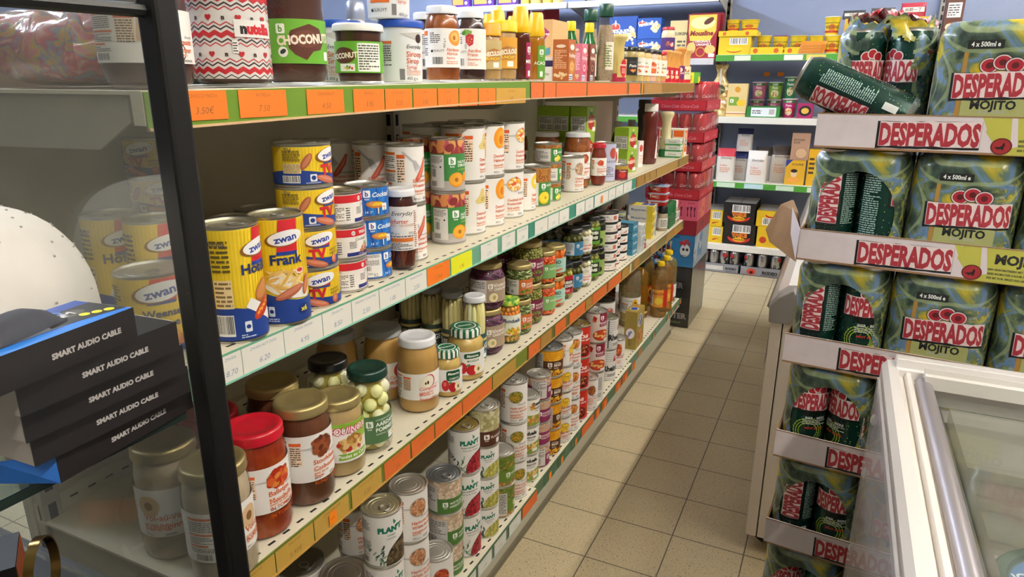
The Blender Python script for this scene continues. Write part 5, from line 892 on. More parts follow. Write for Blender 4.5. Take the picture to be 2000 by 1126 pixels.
def carton(key, name, d, w, h, col, front=None, side=None, top=None, bev=.0008, back=None, rough=.45, colm=None):
    """d along x, w along y; the front looks to +x, the side to -y"""
    b = MB(); m = colm or mat(col, rough); b.box(-d / 2, d / 2, -w / 2, w / 2, 0, h, m)
    if front: a = Art(len(TPL) + 1); front(a, w * 1000, h * 1000); a.wrap(b, flat((d / 2, -w / 2, 0), (0, 1, 0), (0, 0, 1)), 900)
    if side: a = Art(len(TPL) + 2); side(a, d * 1000, h * 1000); a.wrap(b, flat((-d / 2, -w / 2, 0), (1, 0, 0), (0, 0, 1)), 900)
    if top: a = Art(len(TPL) + 4); top(a, w * 1000, d * 1000); a.wrap(b, flat((d / 2, -w / 2, h), (0, 1, 0), (-1, 0, 0)), 900)
    TPL[key] = (name, [(name, b.mesh(name), [])]); DIM[key] = (max(d, w) / 2, h)
def stack(key, x, y, z, label, cat, group=None, n=1, rz=0.0, jit=.002, wob=.03):
    h = DIM[key][1]
    return [spawn(key, (x + (_jit.uniform(-jit, jit) if i else 0), y + (_jit.uniform(-jit, jit) if i else 0), z + i * (h + .0004) + .0003), label + LEVELS[n][i], cat, group, rz + (_jit.uniform(-wob, wob) if n > 1 else 0)) for i in range(n)]
def f_pud(col, dk):
    def f(a, w, h): a.e(w * .5, h * .82, w * .3, h * .07, 'F0EAE4'); a.t('Pudding', w * .5, h * .58, w * .2, 'F8F0EA', bold=.02, shear=.2); a.e(w * .5, h * .34, w * .42, h * .17, dk); a.e(w * .48, h * .36, w * .28, h * .1, col); a.e(w * .48, h * .36, w * .12, h * .04, dk); a.r(w * .08, h * .03, w * .5, h * .14, 'D8E4F0'); a.ln(w * .1, h * .04, w * .45, h * .1, 2, '2A3A6A')
    return f
def f_side(col): return lambda a, w, h: (a.e(w * .5, h * .84, w * .3, h * .04, 'F0E0D0'), a.ln(w * .1, h * .3, w * .8, h * .46, 11, col), a.food(w * .5, h * .15, w * .4, h * .08, ['F0D8B0', 'E8C088'], w * .1, 10))
carton('pudv', 'pudding_carton', .045, .05, .105, 'B8642E', f_pud('E8B06A', 'C98A3E'), f_side('F0C8A0')); carton('puds', 'pudding_carton', .045, .045, .100, 'D9778A', f_pud('F0B4BC', 'D04A6A'), f_side('F8D8DC')); carton('pudc', 'pudding_carton', .045, .045, .102, '8A4A34', f_pud('A86A4A', '4A2416'), f_side('E0B8A0'))
carton('pedigree', 'pet_food_box', .06, .12, .165, 'E0B47A', None, lambda a, w, h: (a.poly([(w * .2, h * .8), (w * .5, h * .9), (w * .85, h * .8), (w * .5, h * .62)], 'B03A7A'), a.t('Pedigree', w * .52, h * .75, w * .13, 'F4E4EC', bold=.03), a.poly([(w * .1, h * .48), (w * .9, h * .56), (w * .9, h * .44), (w * .1, h * .36)], '5A9AA8'), a.e(w * .5, h * .22, w * .3, h * .1, '6A4A8A')))
carton('everydaybox', 'sugar_box', .06, .06, .062, 'EAE6E0', None, lambda a, w, h: (a.r(w * .1, h * .55, w * .25, h * .3, '3A6AA8'), a.r(w * .5, h * .6, w * .45, h * .25, '2A2A5A'), a.t('Everyday', w * .45, h * .25, h * .12, '3A3A3A', shear=.3)))
def f_pass(a, w, h): boni_logo(a, w * .5, h * .86, h * .13, 'F0F4E0', '5A8A1E', False); a.e(w * .5, h * .42, w * .34, h * .30, 'B4241E'); a.e(w * .46, h * .50, w * .2, h * .14, 'D8483A'); a.t('PASSATA', w * .5, h * .40, w * .14, 'F4E8D8', bold=.03); a.food(w * .5, h * .74, w * .25, h * .05, ['3E7A2A'], 4, 8); a.rr(w * .62, h * .05, w * .32, h * .16, 1, 'F0F0EA')
def s_pass(a, w, h): a.poly([(0, h), (w * .5, h * .78), (w, h), (w * .5, h * .8)], '5E8A20'); a.rr(w * .05, h * .08, w * .9, h * .55, 1, 'D8DAD2'); a.ln(w * .1, h * .35, w * .8, h * .26, 5); a.bar(w * .12, h * .1, w * .42, h * .22, None); a.ln(w * .6, h * .12, w * .3, h * .18, 3)
carton('passata', 'passata_carton', .058, .092, .085, '93B42E', f_pass, s_pass, lambda a, w, d: (a.poly([(0, 0), (w * .5, d * .5), (w, 0)], 'A4C444'), a.poly([(0, d), (w * .5, d * .5), (w, d)], '86A428')))
carton('everypass', 'passata_carton', .06, .05, .105, 'F0E8E4', lambda a, w, h: (a.e(w * .5, h * .72, w * .34, h * .14, 'C8402A'), a.t('Passata', w * .5, h * .4, w * .18, 'DE6A4A'), a.ln(w * .1, h * .15, w * .8, h * .2, 3, 'E3A58A')), lambda a, w, h: a.ln(w * .1, h * .1, w * .8, h * .8, 12, 'B8A8A0'))
carton('cocomilk', 'coconut_milk_carton', .06, .06, .125, 'EFE6DC', lambda a, w, h: (a.r(w * .1, h * .62, w * .8, h * .32, 'E86A1E'), a.r(w * .1, h * .14, w * .8, h * .2, 'E86A1E'), a.e(w * .5, h * .48, w * .34, h * .12, '1E1A18'), a.e(w * .5, h * .48, w * .2, h * .07, 'E8E0D4'), a.ln(w * .15, h * .66, w * .7, h * .2, 3, 'F8E0C8')), lambda a, w, h: (a.r(w * .1, h * .7, w * .8, h * .24, 'E86A1E'), a.r(w * .1, h * .40, w * .8, h * .24, '2A2624'), a.r(w * .1, h * .14, w * .8, h * .2, 'E86A1E'), a.ln(w * .2, h * .44, w * .6, h * .16, 3, 'B8B0A8')))
carton('tealbox', 'stock_cube_box', .07, .05, .028, 'E4EAE0', lambda a, w, h: (a.r(0, 0, w, h * .25, '4A9A5A'), a.t('Everyday', w * .5, h * .45, h * .26, '3A3A3A', shear=.3)), lambda a, w, h: (a.r(0, 0, w, h * .25, '4A9A5A'), a.t('Everyday', w * .5, h * .45, h * .26, '3A3A3A', shear=.3)))
carton('yellowstock', 'stock_cube_box', .05, .045, .06, 'E2B84A', lambda a, w, h: a.food(w * .5, h * .4, w * .35, h * .25, ['F4E0A0', 'C88A2A'], 5, 12))
carton('sardine', 'sardine_box', .11, .06, .032, '3E86A4', lambda a, w, h: (a.t('Sardines', w * .5, h * .35, h * .3, 'E8F0F4', bold=.02), a.r(0, h * .85, w, h * .15, '2E6E8E')), lambda a, w, h: (a.t('Sardines', w * .6, h * .35, h * .3, 'D8E8F0', bold=.02), a.r(0, h * .85, w, h * .15, '2E6E8E')), lambda a, w, d: a.r(2, 2, w - 4, d - 4, '5A9AB4'))
carton('whitefish', 'sardine_box', .06, .055, .022, 'E6E6E0', lambda a, w, h: (a.ln(w * .1, h * .2, w * .8, h * .6, 3), a.r(0, 0, w, h * .15, '3E86A4')))
carton('yellowfish', 'mackerel_box', .105, .085, .036, 'E8DC9A', lambda a, w, h: (a.r(0, 0, w * .45, h, 'EAD23A'), a.e(w * .22, h * .5, w * .16, h * .3, 'B89A2A'), a.bar(w * .5, h * .15, w * .28, h * .7), a.r(w * .82, 0, w * .18, h, '7A94B4')), lambda a, w, h: (a.r(0, 0, w, h, 'DCDCD4'), a.t('Maquereau', w * .4, h * .35, h * .3, '5A6A9A', bold=.02), a.r(w * .75, 0, w * .25, h, 'E4CC3A')), lambda a, w, d: (a.r(w * .3, 4, w * .65, d * .5, '2E3E8E'), a.r(w * .1, d * .6, w * .8, d * .32, 'EAD23A'), a.t('Nostra', w * .6, d * .25, w * .12, 'F0F0F8', bold=.03)))
carton('solo', 'margarine_box', .052, .115, .165, 'A08A3E', lambda a, w, h: (a.e(w * .45, h * .72, w * .30, h * .17, 'E8E8EA'), a.e(w * .45, h * .72, w * .26, h * .145, '2E4A9A'), a.t('Solo', w * .45, h * .67, w * .2, 'F4F4F8', bold=.03, rot=50), a.food(w * .5, h * .28, w * .4, h * .2, ['C4783A', 'D9985A', 'A85A2A'], 8, 40)), lambda a, w, h: (a.e(w * .5, h * .42, w * .38, h * .15, 'C8283A'), a.e(w * .5, h * .42, w * .36, h * .14, 'F0F0F0'), a.t('Solo', w * .5, h * .385, w * .26, '2E3A8E', bold=.04, rot=60), a.ln(w * .35, h * .08, w * .3, h * .18, 5, '6A5A24')), lambda a, w, d: (a.e(w * .4, d * .5, w * .2, d * .35, 'E8E8F0'), a.e(w * .4, d * .5, w * .17, d * .28, '2E4A9A'), a.food(w * .75, d * .5, w * .2, d * .3, ['C85A2A', 'D9985A'], 5, 12)))
def tub(key, name, R, R2, H, col, lidcol, art=None, lidh=.012, seg=36):
    b = MB(); b.lathe([(0, .001), (R2 - .002, 0), (R2, .002), (R, H - lidh), (0, H - lidh)], mat(col, .4), seg)
    if art:
        a = Art(len(TPL)); art(a, R * 1000, (H - lidh) * 1000); a.wrap(b, lambda u, v, o: ((R2 + (R - R2) * v / (H - lidh) + o + .0003) * cos(u / R), (R2 + (R - R2) * v / (H - lidh) + o + .0003) * sin(u / R), v))
    body = b.mesh('tub'); b = MB(); b.lathe([(R, H - lidh - .001), (R + .003, H - lidh), (R + .0035, H - .004), (R + .002, H - .0005), (R - .003, H), (R - .005, H - .002), (0, H - .002)], mat(lidcol, .35), seg)
    TPL[key] = (name, [('tub', body, []), ('lid', b.mesh('lid', angle=45), [])]); DIM[key] = (R, H)
tub('syrup', 'syrup_tub', .0370, .0350, .104, 'E8EAEC', '1E4EB4', lambda a, R, h: (a.poly([(-R * .3, h * .88), (R * .9, h * .92), (R * .9, h * .72), (R * .3, h * .8)], 'C9C6C2'), a.e(R * .7, h * .8, R * .2, h * .08, '3A2018'), a.t('Everyday', R * .45, h * .62, h * .07, '2A2A2C', shear=.3), a.t('Siroop', 0, h * .47, h * .10, 'D8561E', 'l', .01), a.t('Sirop', 0, h * .35, h * .10, 'D8561E', 'l', .01), a.t('Syrup', 0, h * .25, h * .075, 'D8561E', 'l'), a.ln(0, h * .13, R * .9, h * .1, 3, 'E3A58A'), a.t('450 g e', 0, h * .05, h * .06, '3A3A3A', 'l'), a.r(-R * .35, h * .05, R * .25, h * .2, '7A7A7C'), a.r(-R * 1.5, h * .7, R * .8, h * .05, 'E07028'), a.ln(-R * 1.5, h * .3, R * .8, h * .38, 9)))
tub('syrupup', 'syrup_tub', .0385, .0355, .100, 'E8EAEC', 'E4E4E8', lambda a, R, h: (a.r(-R * 1.4, h * .52, R * 1.0, h * .05, 'E07028'), a.ln(-R * 1.4, h * .34, R * 1.0, h * .16, 4), a.r(-R * 1.4, h * .28, R * 1.0, h * .05, 'E07028'), a.e(-R * 1.3, h * .14, 2.4, 2.4, '1A1A1A'), a.t('COLRUYT', -R * .95, h * .12, h * .06, '2A2A2A'), a.t('Siroop', 0, h * .5, h * .1, 'D8561E', 'l'), a.t('Sirop', 0, h * .38, h * .1, 'D8561E', 'l'), a.t('Syrup', 0, h * .28, h * .07, 'D8561E', 'l'), a.t('450 g e', R * .05, h * .05, h * .06, '3A3A3A', 'l'), a.r(-R * .3, h * .06, R * .22, h * .2, '7A7A7C')))
b_ = None
def redtub(key, H=.034):
    b = MB(); d, w = .045, .035
    def ring(s, z): return [(d * s * cx, w * s * cy, z) for cx, cy in ((1, .8), (.85, 1), (-.85, 1), (-1, .8), (-1, -.8), (-.85, -1), (.85, -1), (1, -.8))]
    V = ring(.86, 0) + ring(.98, H - .006); F = [tuple(range(8))[::-1]] + [(i, (i + 1) % 8, 8 + (i + 1) % 8, 8 + i) for i in range(8)]; b.add(V[::-1] if 0 else V, [f[::-1] for f in F], mat('C4221E', .4))
    a = Art(5); a.t('Ton', 22, H * 400, H * 380, 'F4E8D8', bold=.04); a.ln(36, H * 250, 20, H * 500, 3, 'F0D0C0'); a.wrap(b, flat((-d * .9, -w * .99, 0), (1, 0, 0), (0, 0, 1)), 900); body = b.mesh('tub')
    b = MB(); V = ring(1.02, H - .006) + ring(1.02, H - .001) + ring(.9, H); F = [(8 * j + i, 8 * j + (i + 1) % 8, 8 * j + 8 + (i + 1) % 8, 8 * j + 8 + i) for j in (0, 1) for i in range(8)] + [tuple(range(16, 24))]; b.add(V, [f[::-1] for f in F[:-1]] + [F[-1][::-1]], mat('B8C8E0', .35)); b.box(-.025, .025, -.015, .015, H, H + .0004, mat('4A7AB8', .4))
    for me in (body,): pass
    TPL[key] = ('tuna_tub', [('tub', body, []), ('lid', b.mesh('lid'), [])]); DIM[key] = (.045, H)
redtub('redtub')
def spice(key, R, H, cap, body, art, caph=.3):
    b = MB(); b.lathe([(0, .001), (R * .92, 0), (R, .003), (R, H * (1 - caph) * .92), (R * .8, H * (1 - caph)), (0, H * (1 - caph))], mat(body, .3, coat=.3), 20); g = b.mesh('shaker')
    b = MB(); b.lathe([(R * .84, H * (1 - caph)), (R * .92, H * (1 - caph) + .001), (R * .92, H * .97), (R * .82, H), (0, H)], mat(cap, .4), 20); c = b.mesh('cap', angle=45); b = MB(); b.lathe([(R + .0004, H * .12), (R + .0004, H * .52)], mat(art, .4), 20); a = Art(2); a.ln(-R * 800, H * 160, R * 1500, H * 300, 5, '4A4A40'); a.wrap(b, cyl(R + .0004)); TPL[key] = ('spice_jar', [('shaker', g, []), ('cap', c, []), ('label', b.mesh('label'), [])]); DIM[key] = (R, H)
spice('spiceg', .020, .115, '1E6A36', '2A6A3A', '3E7A4A', .45); spice('spicer', .020, .105, 'B8282E', '8A5A3A', 'E8E0D4'); spice('spicew', .021, .110, 'DCDCD8', 'B8A88A', 'E4E4DA'); spice('spiceb', .024, .115, '16181C', 'A89A80', 'EDEDE8'); spice('spicey', .016, .05, 'F0A01E', 'D98A1E', 'F0D8A0')
# ================================================================== goods on the long shelving
G = dict(zwan='yellow sausage cans', sau='white sausage cans', fr='fruit cans', veg='vegetable jars', bean='bean cans', fish='fish cans')
def s1(key, u, x, label, cat, group=None, f=.5, n=1, dy=0):
    y = YU(u, x, 1.275) + dy; return put(key, (x, y), z1(y + DIM[key][0]) + .0002, label, cat, group, n, f)
# ---- second shelf, near bay
at('hotdog', 472, 670, Z2, 'tall yellow hot dog can at the shelf edge with dented pale lid', 'can', G['zwan'], fs=[.86])
at('frank', 558, 636, Z2, 'tall yellow can with blue Frank lettering and fries picture', 'can', G['zwan'], fs=[.28])
at('tvcan', 614.5, 603, Z2, 'low yellow can with red TV letters', 'can', G['zwan'], n=4, fs=[.30, .42, .80, .88])
for i, (x, y, w) in enumerate([(-.905, .600, 'behind the glass, further from the post'), (-.825, .606, 'behind the glass, next to the black post')]): put('hotdog', (x, y), Z2, 'tall yellow hot dog can ' + w, 'can', G['zwan'], fs=[.35])
for i, (x, y, w) in enumerate([(-.895, .767, 'second row behind the fries can'), (-.937, .846, 'second row behind the yellow column'), (-.970, .932, 'near the back panel')]): put('vienne', (x, y), Z2, 'yellow vienna sausage can with ring lid, ' + w, 'can', G['zwan'], fs=[.3])
put('vienne', (-.765, .549), Z2, 'yellow vienna sausage can behind the glass above the black boxes', 'can', G['zwan'], fs=[.15])
put('tvcan', (-1.0, .755), Z2, 'low yellow sausage can seen through the glass', 'can', G['zwan'], n=4, fs=[.2, .2, .1, -.5])
at('wikings', 675, 573, Z2, 'white cocktail sausage can with red band', 'can', G['sau'], n=3, fs=[.98, .80, .99])
at('cocktail', 725, 548.5, Z2, 'blue cocktail sausage can', 'can', 'blue sausage cans', n=3, fs=[.95, .55, .42])
at('frankjar', 788, 530, Z2, 'jar of brown sausages with white lid on the shelf edge', 'jar', f=.02)
c = BASE(799, 512, Z2, .0365)
put('saucisses', c, Z2, 'white vienna sausage can with fork picture at the edge', 'can', G['sau'], n=2, fs=[.58, .72])
for k, w in ((1, 'second row'), (2, 'third row'), (3, 'rear row')): put('saucisses', (c.x - .078 * k, c.y + .004 * k), Z2, 'white vienna sausage can with fork picture, ' + w, 'can', G['sau'], n=2, fs=[.6 - .4 * k] * 2)
c = at('apricot', 877, 478, Z2, 'apricot halves can with green band at the edge', 'can', G['fr'], n=2, fs=[.62, .48])[0].location
put('apricot', (c.x - .078, c.y + .002), Z2, 'apricot halves can with green band behind another', 'can', G['fr'], n=2, f=.3)
for k, u, v, t, fs in [('pear', 908, 460, 'pear', [.85, .95]), ('peach', 946, 444, 'peach', [.85, .80]), ('cocktailfruit', 985, 427, 'fruit cocktail', [.55, .85])]:
    c = at(k, u, v, Z2, 'big white %s can at the shelf edge' % t, 'can', G['fr'], n=2, fs=fs)[0].location
    put(k, (c.x - .104, c.y), Z2, 'big white %s can in the second row' % t, 'can', G['fr'], n=2, f=.6)
at('ananas', 1020, 413, Z2, 'white pineapple can with yellow ring picture', 'can', G['fr'], fs=[.92])
at('bigpine', 1045, 404, Z2, 'pineapple can with pineapple skin print and green band', 'can', G['fr'], fs=[.62])
at('smallpine', 1069, 394, Z2, 'small pineapple can with green panel', 'can', G['fr'], n=3, fs=[.75, .95, .62])
# ---- second shelf, middle and far bay
at('mushroom', 1117, 376, Z2, 'white mushroom can at the edge with mushroom picture', 'can', G['veg'], fs=[.62])
c = at('bigsauce', 1125, 369, Z2, 'big jar of tomato bean sauce with white lid', 'jar', 'sauce jars', fs=[.6])[0].location
put('bigsauce', (c.x - .095, c.y - .03), Z2, 'big sauce jar with white lid, second from the edge', 'jar', 'sauce jars', f=.5)
put('bigsauce', (c.x - .20, c.y - .05), Z2, 'big sauce jar with white lid, third from the edge', 'jar', 'sauce jars', f=.5)
at('redsauce', 1167, 363, Z2, 'slim jar of red sauce with red lid', 'jar', 'sauce jars', fs=[.3])
at('lavender', 1180, 356, Z2, 'tall pale lavender can behind the red lidded jar', 'can', f=.6)
at('tomatocan', 1186, 348, Z2, 'white tomato can with red tomato picture at the edge', 'can', G['veg'], fs=[.6])
put('paste', (-.703, 2.372), Z2, 'tiny dark red tomato paste can at the edge', 'can', f=.3)
p = AZ(1226, 339, Z2); stack('passata', p.x - .028, p.y + .047, Z2, 'green passata carton with tomato picture', 'carton', 'green passata cartons', 2, rz=-.12)
p = AZ(1247, 327, Z2); stack('everypass', p.x - .03, p.y + .03, Z2, 'white and pink passata carton beside the ketchup', 'carton', rz=-.1)
for i, (u, w) in enumerate([(1092, 'nearer the fruit cans'), (1140, 'next to the cartons')]):
    p = AZ(u, 222, Z2 + .22); put('beetcan', (p.x, p.y), Z2, 'beetroot can in the shaded rear row, ' + w, 'can', G['veg'], n=2, fs=[.55, .4])
yb = 2.02
for i in range(3): stack('passata', -.920 + .0595 * i, 2.235, Z2, 'green passata carton at the back, %s column' % ('inmost', 'middle', 'outmost')[i], 'carton', 'green passata cartons', 3)
at('ketchup', 1266, 321, Z2, 'ketchup bottle with white cap at the edge', 'bottle', 'sauce bottles', f=.9)
c = at('mayo', 1298, 307, Z2, 'cream mayonnaise bottle on its green cap', 'bottle', 'sauce bottles', f=.4)[0].location
put('mayo', (c.x - .075, c.y + .0), Z2, 'cream mayonnaise bottle behind another on green cap', 'bottle', 'sauce bottles')
put('ketchupdark', (c.x - .075, c.y - .13), Z2, 'very dark sauce bottle behind the ketchup', 'bottle', 'sauce bottles')
for i, u in enumerate((1206, 1233)):
    p = AX(u, 260, -.925 + .015 * i); put('soy', (p.x, p.y), Z2 + .0, 'dark soy sauce bottle with grey cap, %s one' % ('nearer the cartons', 'nearer the ketchup')[i], 'bottle', 'sauce bottles', f=.3)
for i, (x, w) in enumerate([(-.777, 'nearer the mayonnaise'), (-.713, 'at the shelf end')]):
    stack('cocomilk', x, 3.375, Z2, 'orange and white coconut milk carton ' + w, 'carton', 'coconut milk cartons')
stack('tealbox', -.712, 3.255, Z2, 'flat white and green stock box at the edge', 'box', 'stock boxes', 3)
stack('yellowstock', -.705, 3.312, Z2, 'small yellow stock box at the shelf end', 'box')
# ---- third shelf, near bay
at('balletjes', 520, 1058, Z3, 'meatball jar with red lid at the shelf edge', 'jar', 'stew jars', fs=[.62])
at('stoofvlees', 606, 992, Z3, 'brown beef stew jar with gold lid at the edge', 'jar', 'stew jars', fs=[.62])
at('equinox', 671, 935, Z3, 'chicken curry jar with green label and gold lid', 'jar', 'stew jars', fs=[.45])
c = at('potato', 727, 889, Z3, 'jar of peeled potatoes with dark green lid', 'jar', 'potato jars', fs=[.55])[0].location
put('potatob', (c.x - .09, c.y + .0), Z3, 'jar of peeled potatoes with black lid behind', 'jar', 'potato jars', f=.3)
put('balletjes', (-.824, .650), Z3, 'meatball jar with red lid, second from the edge', 'jar', 'stew jars', f=.4)
put('stoofvlees', (-.818, .776), Z3, 'beef stew jar with gold lid in the shade behind', 'jar', 'stew jars', f=.4)
put('balletjes', (-.917, .66), Z3, 'meatball jar with red lid, third from the edge', 'jar', 'stew jars', f=.4)
jar('vent', 'stew_jar', .0445, .172, .0425, .017, GOLDD, paste('cream_stew', [(.35, 'A8987C'), (.6, 'BFB094'), (.75, '8A705A')], 24, .35), everyday(['Vol-au-vent', 'Koninginnehap'], lambda a, R, h, v: (a.e(-R * .2, v, R * .36, h * .22, 'D9B98E'), a.e(-R * .2, v, R * .14, h * .09, '8A5A30')), 8, '800 g', ph=.66), (.25, .68))
put('vent', (-.705, .552), Z3, 'cream stew jar behind the glass at the black post', 'jar', 'stew jars', fs=[.9])
put('vent', (-.811, .560), Z3, 'cream stew jar behind the glass, further from the post', 'jar', 'stew jars', fs=[-.5])
c = at('compote', 820, 809, Z3, 'apple sauce jar with white lid at the edge', 'jar', 'apple sauce jars', fs=[.42])[0].location
put('compoteg', (c.x - .094, c.y + .012), Z3, 'apple sauce jar with grey lid, second row', 'jar', 'apple sauce jars', fs=[.6])
put('compoteg', (c.x - .165, c.y - .055), Z3, 'apple sauce jar with grey lid above the potatoes', 'jar', 'apple sauce jars', fs=[.6])
at('materneS', 875, 778, Z3, 'small apple sauce jar with green striped lid', 'jar', 'apple sauce jars', fs=[.45])
at('materne', 910, 746, Z3, 'large apple sauce jar with green striped lid', 'jar', 'apple sauce jars', fs=[.42])
c = at('asparagus', 928, 714, Z3, 'asparagus jar with white lid beside the red cabbage', 'jar', 'asparagus jars', fs=[.5])[0].location
for k, w in ((1, 'second'), (2, 'third'), (3, 'fourth')): put('asparagusg', (c.x - .066 * k, c.y + .008 * k), Z3, 'asparagus jar with grey lid, %s from the edge' % w, 'jar', 'asparagus jars', f=-.2)
c = at('cabbage', 951, 697, Z3, 'purple red cabbage jar with gold lid', 'jar', 'red cabbage jars', n=2, fs=[.30, .36])[0].location
put('cabbage', (c.x - .125, c.y + .05), Z3, 'purple red cabbage jar in the shaded second row', 'jar', 'red cabbage jars', f=.3)
at('bonduelleJ', 993, 673, Z3, 'peas and carrots jar with leafy green lid', 'jar', G['veg'], fs=[.35])
at('spinach', 1013, 655, Z3, 'spinach jar with orange label and gold lid', 'jar', G['veg'], n=2, fs=[.55, .45])
c = at('peas', 1029, 636, Z3, 'big green peas jar with purple label and gold lid', 'jar', G['veg'], n=2, fs=[.48, .52])[0].location
put('peas', (c.x - .1, c.y), Z3, 'big green peas jar in the shaded second row', 'jar', G['veg'], n=2)
at('carrot', 1062, 617, Z3, 'jar of grated carrots with green label', 'jar', G['veg'], n=2, fs=[.3, .2])
at('biocarrot', 1080, 602, Z3, 'jar of whole carrots with mint label', 'jar', G['veg'], n=2, fs=[.38, .3])
at('gherkin', 1099, 586, Z3, 'gherkin jar with black and red label', 'jar', 'pickle jars', fs=[.2])
at('olive', 1115, 573, Z3, 'dark olive jar with blue label and black lid', 'jar', 'pickle jars', n=2, fs=[.5, .5])
at('onion', 1134, 562, Z3, 'silver onion jar with black lid', 'jar', 'pickle jars', n=2, fs=[.45, .4])
at('greenolive', 1150, 550, Z3, 'green olive jar with bright green label', 'jar', 'pickle jars', n=2, fs=[.3, .3])
at('capers', 1164, 540, Z3, 'narrow striped green caper jar with black lid', 'jar', 'pickle jars', n=2, fs=[.2, .2])
for k, (dx, dy, key) in enumerate([(-.09, -.01, 'olive'), (-.085, .0, 'onion')]):
    b0 = BASE(1115, 573, Z3, .0365) if k == 0 else BASE(1134, 562, Z3, .034); put(key, (b0.x + dx, b0.y + dy), Z3, '%s jar with black lid in the rear row' % ('dark olive', 'silver onion')[k], 'jar', 'pickle jars', n=2)
at('tuna', 1180, 530, Z3, 'flat white tuna can in the tall stack', 'can', G['fish'], n=6, fs=[.5, .3, .1, .3, .5, .1])
at('salmon', 1191, 517, Z3, 'white salmon can behind the tall tuna stack', 'can', G['fish'], n=5, f=.5)
at('salmon', 1206, 509, Z3, 'white salmon can beside the blue boxes', 'can', G['fish'], n=4, f=.3)
p = AZ(1236, 500, Z3); stack('sardine', p.x - .058, p.y + .035, Z3, 'teal blue sardine box', 'box', 'sardine boxes', 4, rz=-.06)
y = YU(1246, -.70, Z3); stack('whitefish', -.712, y + .0, Z3, 'small white sardine box beside the blue ones', 'box', 'sardine boxes', 5)
put('redcan', (-.708, YU(1257, -.69, Z3)), Z3, 'little dark red can at the shelf edge', 'can', G['fish'])
p = AZ(1263, 477, Z3); stack('yellowfish', -.76, YU(1268, -.72, Z3) + .02, Z3, 'yellow and white mackerel box', 'box', 'mackerel boxes', 4)
y = YU(1278, -.74, Z3) + .05; stack('redtub', -.745, y, Z3, 'small red tuna tub with pale blue lid', 'tub', 'tuna tubs', 6)
put('bluetin', (-.80, YU(1232, -.74, Z3)), Z3 + .129 + .0013, 'flat round tin on top of the blue sardine boxes', 'can', G['fish'])
ys = YU(1293, -.71, Z3)
put('spiceb', (-.712, ys), Z3, 'spice jar with black cap and white label', 'jar', 'spice jars')
for i in range(4): put('spiceg', (-.705 - .001 * i, ys + .049 + .0412 * i), Z3, 'green capped spice jar, %s from the black capped one' % ('first', 'second', 'third', 'fourth')[i], 'jar', 'spice jars')
for i in range(1): put('spicew', (-.708, ys + .215), Z3, 'white capped spice jar after the green capped ones', 'jar', 'spice jars')
for i in range(3): put('spicew', (-.760, ys + .05 + .044 * i), Z3, 'white capped spice jar in the second row, %s from the tubs' % ('first', 'second', 'third')[i], 'jar', 'spice jars')
for i in range(1): put('spicer', (-.708, ys + .258), Z3, 'red capped spice jar at the shelf end', 'jar', 'spice jars')
for i in range(6): put('spicer', (-.760 - .046 * (i // 3), ys + .180 + .042 * (i % 3)), Z3, 'red capped spice jar in the %s row, %s' % (('second', 'third')[i // 3], ('first', 'middle', 'last')[i % 3]), 'jar', 'spice jars')
# ---- bottom shelf
ZT = Z4 + .33
p = AZ(744, 984, ZT); put('lentils', (p.x, p.y), Z4, 'white lentil can with green lettering and raised ring', 'can', G['bean'], n=3, fs=[.6, .6, .5])
p = AZ(796, 943, ZT); put('haricots', (p.x, p.y), Z4, 'white haricot bean can with plain lid', 'can', G['bean'], n=3, fs=[.45, .4, .5])
p = AZ(867, 923, Z4 + .246); put('witte', (p.x, p.y), Z4, 'white bean can with olive green band', 'can', G['bean'], n=3, fs=[.6, .88, .55])
p = AZ(856, 1068, Z4 + .110); put('tomatobean', (p.x, p.y - .010), Z4, 'single can of beans in tomato sauce at the edge', 'can', G['bean'], fs=[.3])
p = AZ(674, 1116, Z4 + .119); put('bigplain', (p.x, p.y), Z4, 'big can with smooth plain lid nearest the edge', 'can', G['bean'])
p = AZ(594, 1098, Z4 + .119); put('bigring', (p.x - .012, p.y), Z4, 'big can with ring lid in the shade below', 'can', G['bean'])
p = AZ(680, 1000, Z4 + .219); put('haricots', (p.x - .012, p.y + .035), Z4, 'haricot bean can in the shaded second row', 'can', G['bean'], n=2, fs=[.5, .5])
at('kidney', 910, 1089, Z4, 'white kidney bean can with red beans picture', 'can', G['bean'], n=3, fs=[.7, .42, .52])
c = at('greenbean', 946, 1051, Z4, 'white green bean can with pale green beans picture', 'can', G['bean'], n=3, fs=[.45, .4, .42])[0].location
put('flageolet', (c.x, c.y), Z4 + 3 * .0829, 'flageolet can with brown band on top of green bean cans', 'can', G['bean'], fs=[.35])
at('haricotvert', 977, 1012, Z4, 'string bean can with green band', 'can', G['bean'], n=2, fs=[.95, .55])
at('peascarrot', 1002, 976, Z4, 'white peas and carrots can', 'can', 'mixed vegetable cans', n=3, fs=[.5, .3, .2])
at('bonduelle', 1026, 942, Z4, 'white chickpea can with black brush lettering', 'can', 'mixed vegetable cans', n=3, fs=[.3, .2, .9])
at('chickpea', 1049, 914, Z4, 'chickpea can with purple band', 'can', 'mixed vegetable cans', n=4, fs=[.95, .3, .35, .95])
at('cornb', 1068, 890, Z4, 'corn can with brown band and yellow kernels', 'can', 'mixed vegetable cans', n=4, fs=[.3, .9, .35, .3])
at('corne', 1090, 865, Z4, 'white corn can with yellow corn picture', 'can', 'mixed vegetable cans', n=4, fs=[.5, .5, .5, .95])
at('cassoulet', 1108, 842, Z4, 'white cassoulet can with orange picture', 'can', 'stew and pasta cans', n=3, fs=[.45, .5, .5])
at('chili', 1124.5, 821, Z4, 'red chili can with bean picture', 'can', 'stew and pasta cans', n=3, fs=[.2, .4, .4])
at('scholen', 1147, 802, Z4, 'single white salsify can at the edge', 'can', 'stew and pasta cans', fs=[.4])
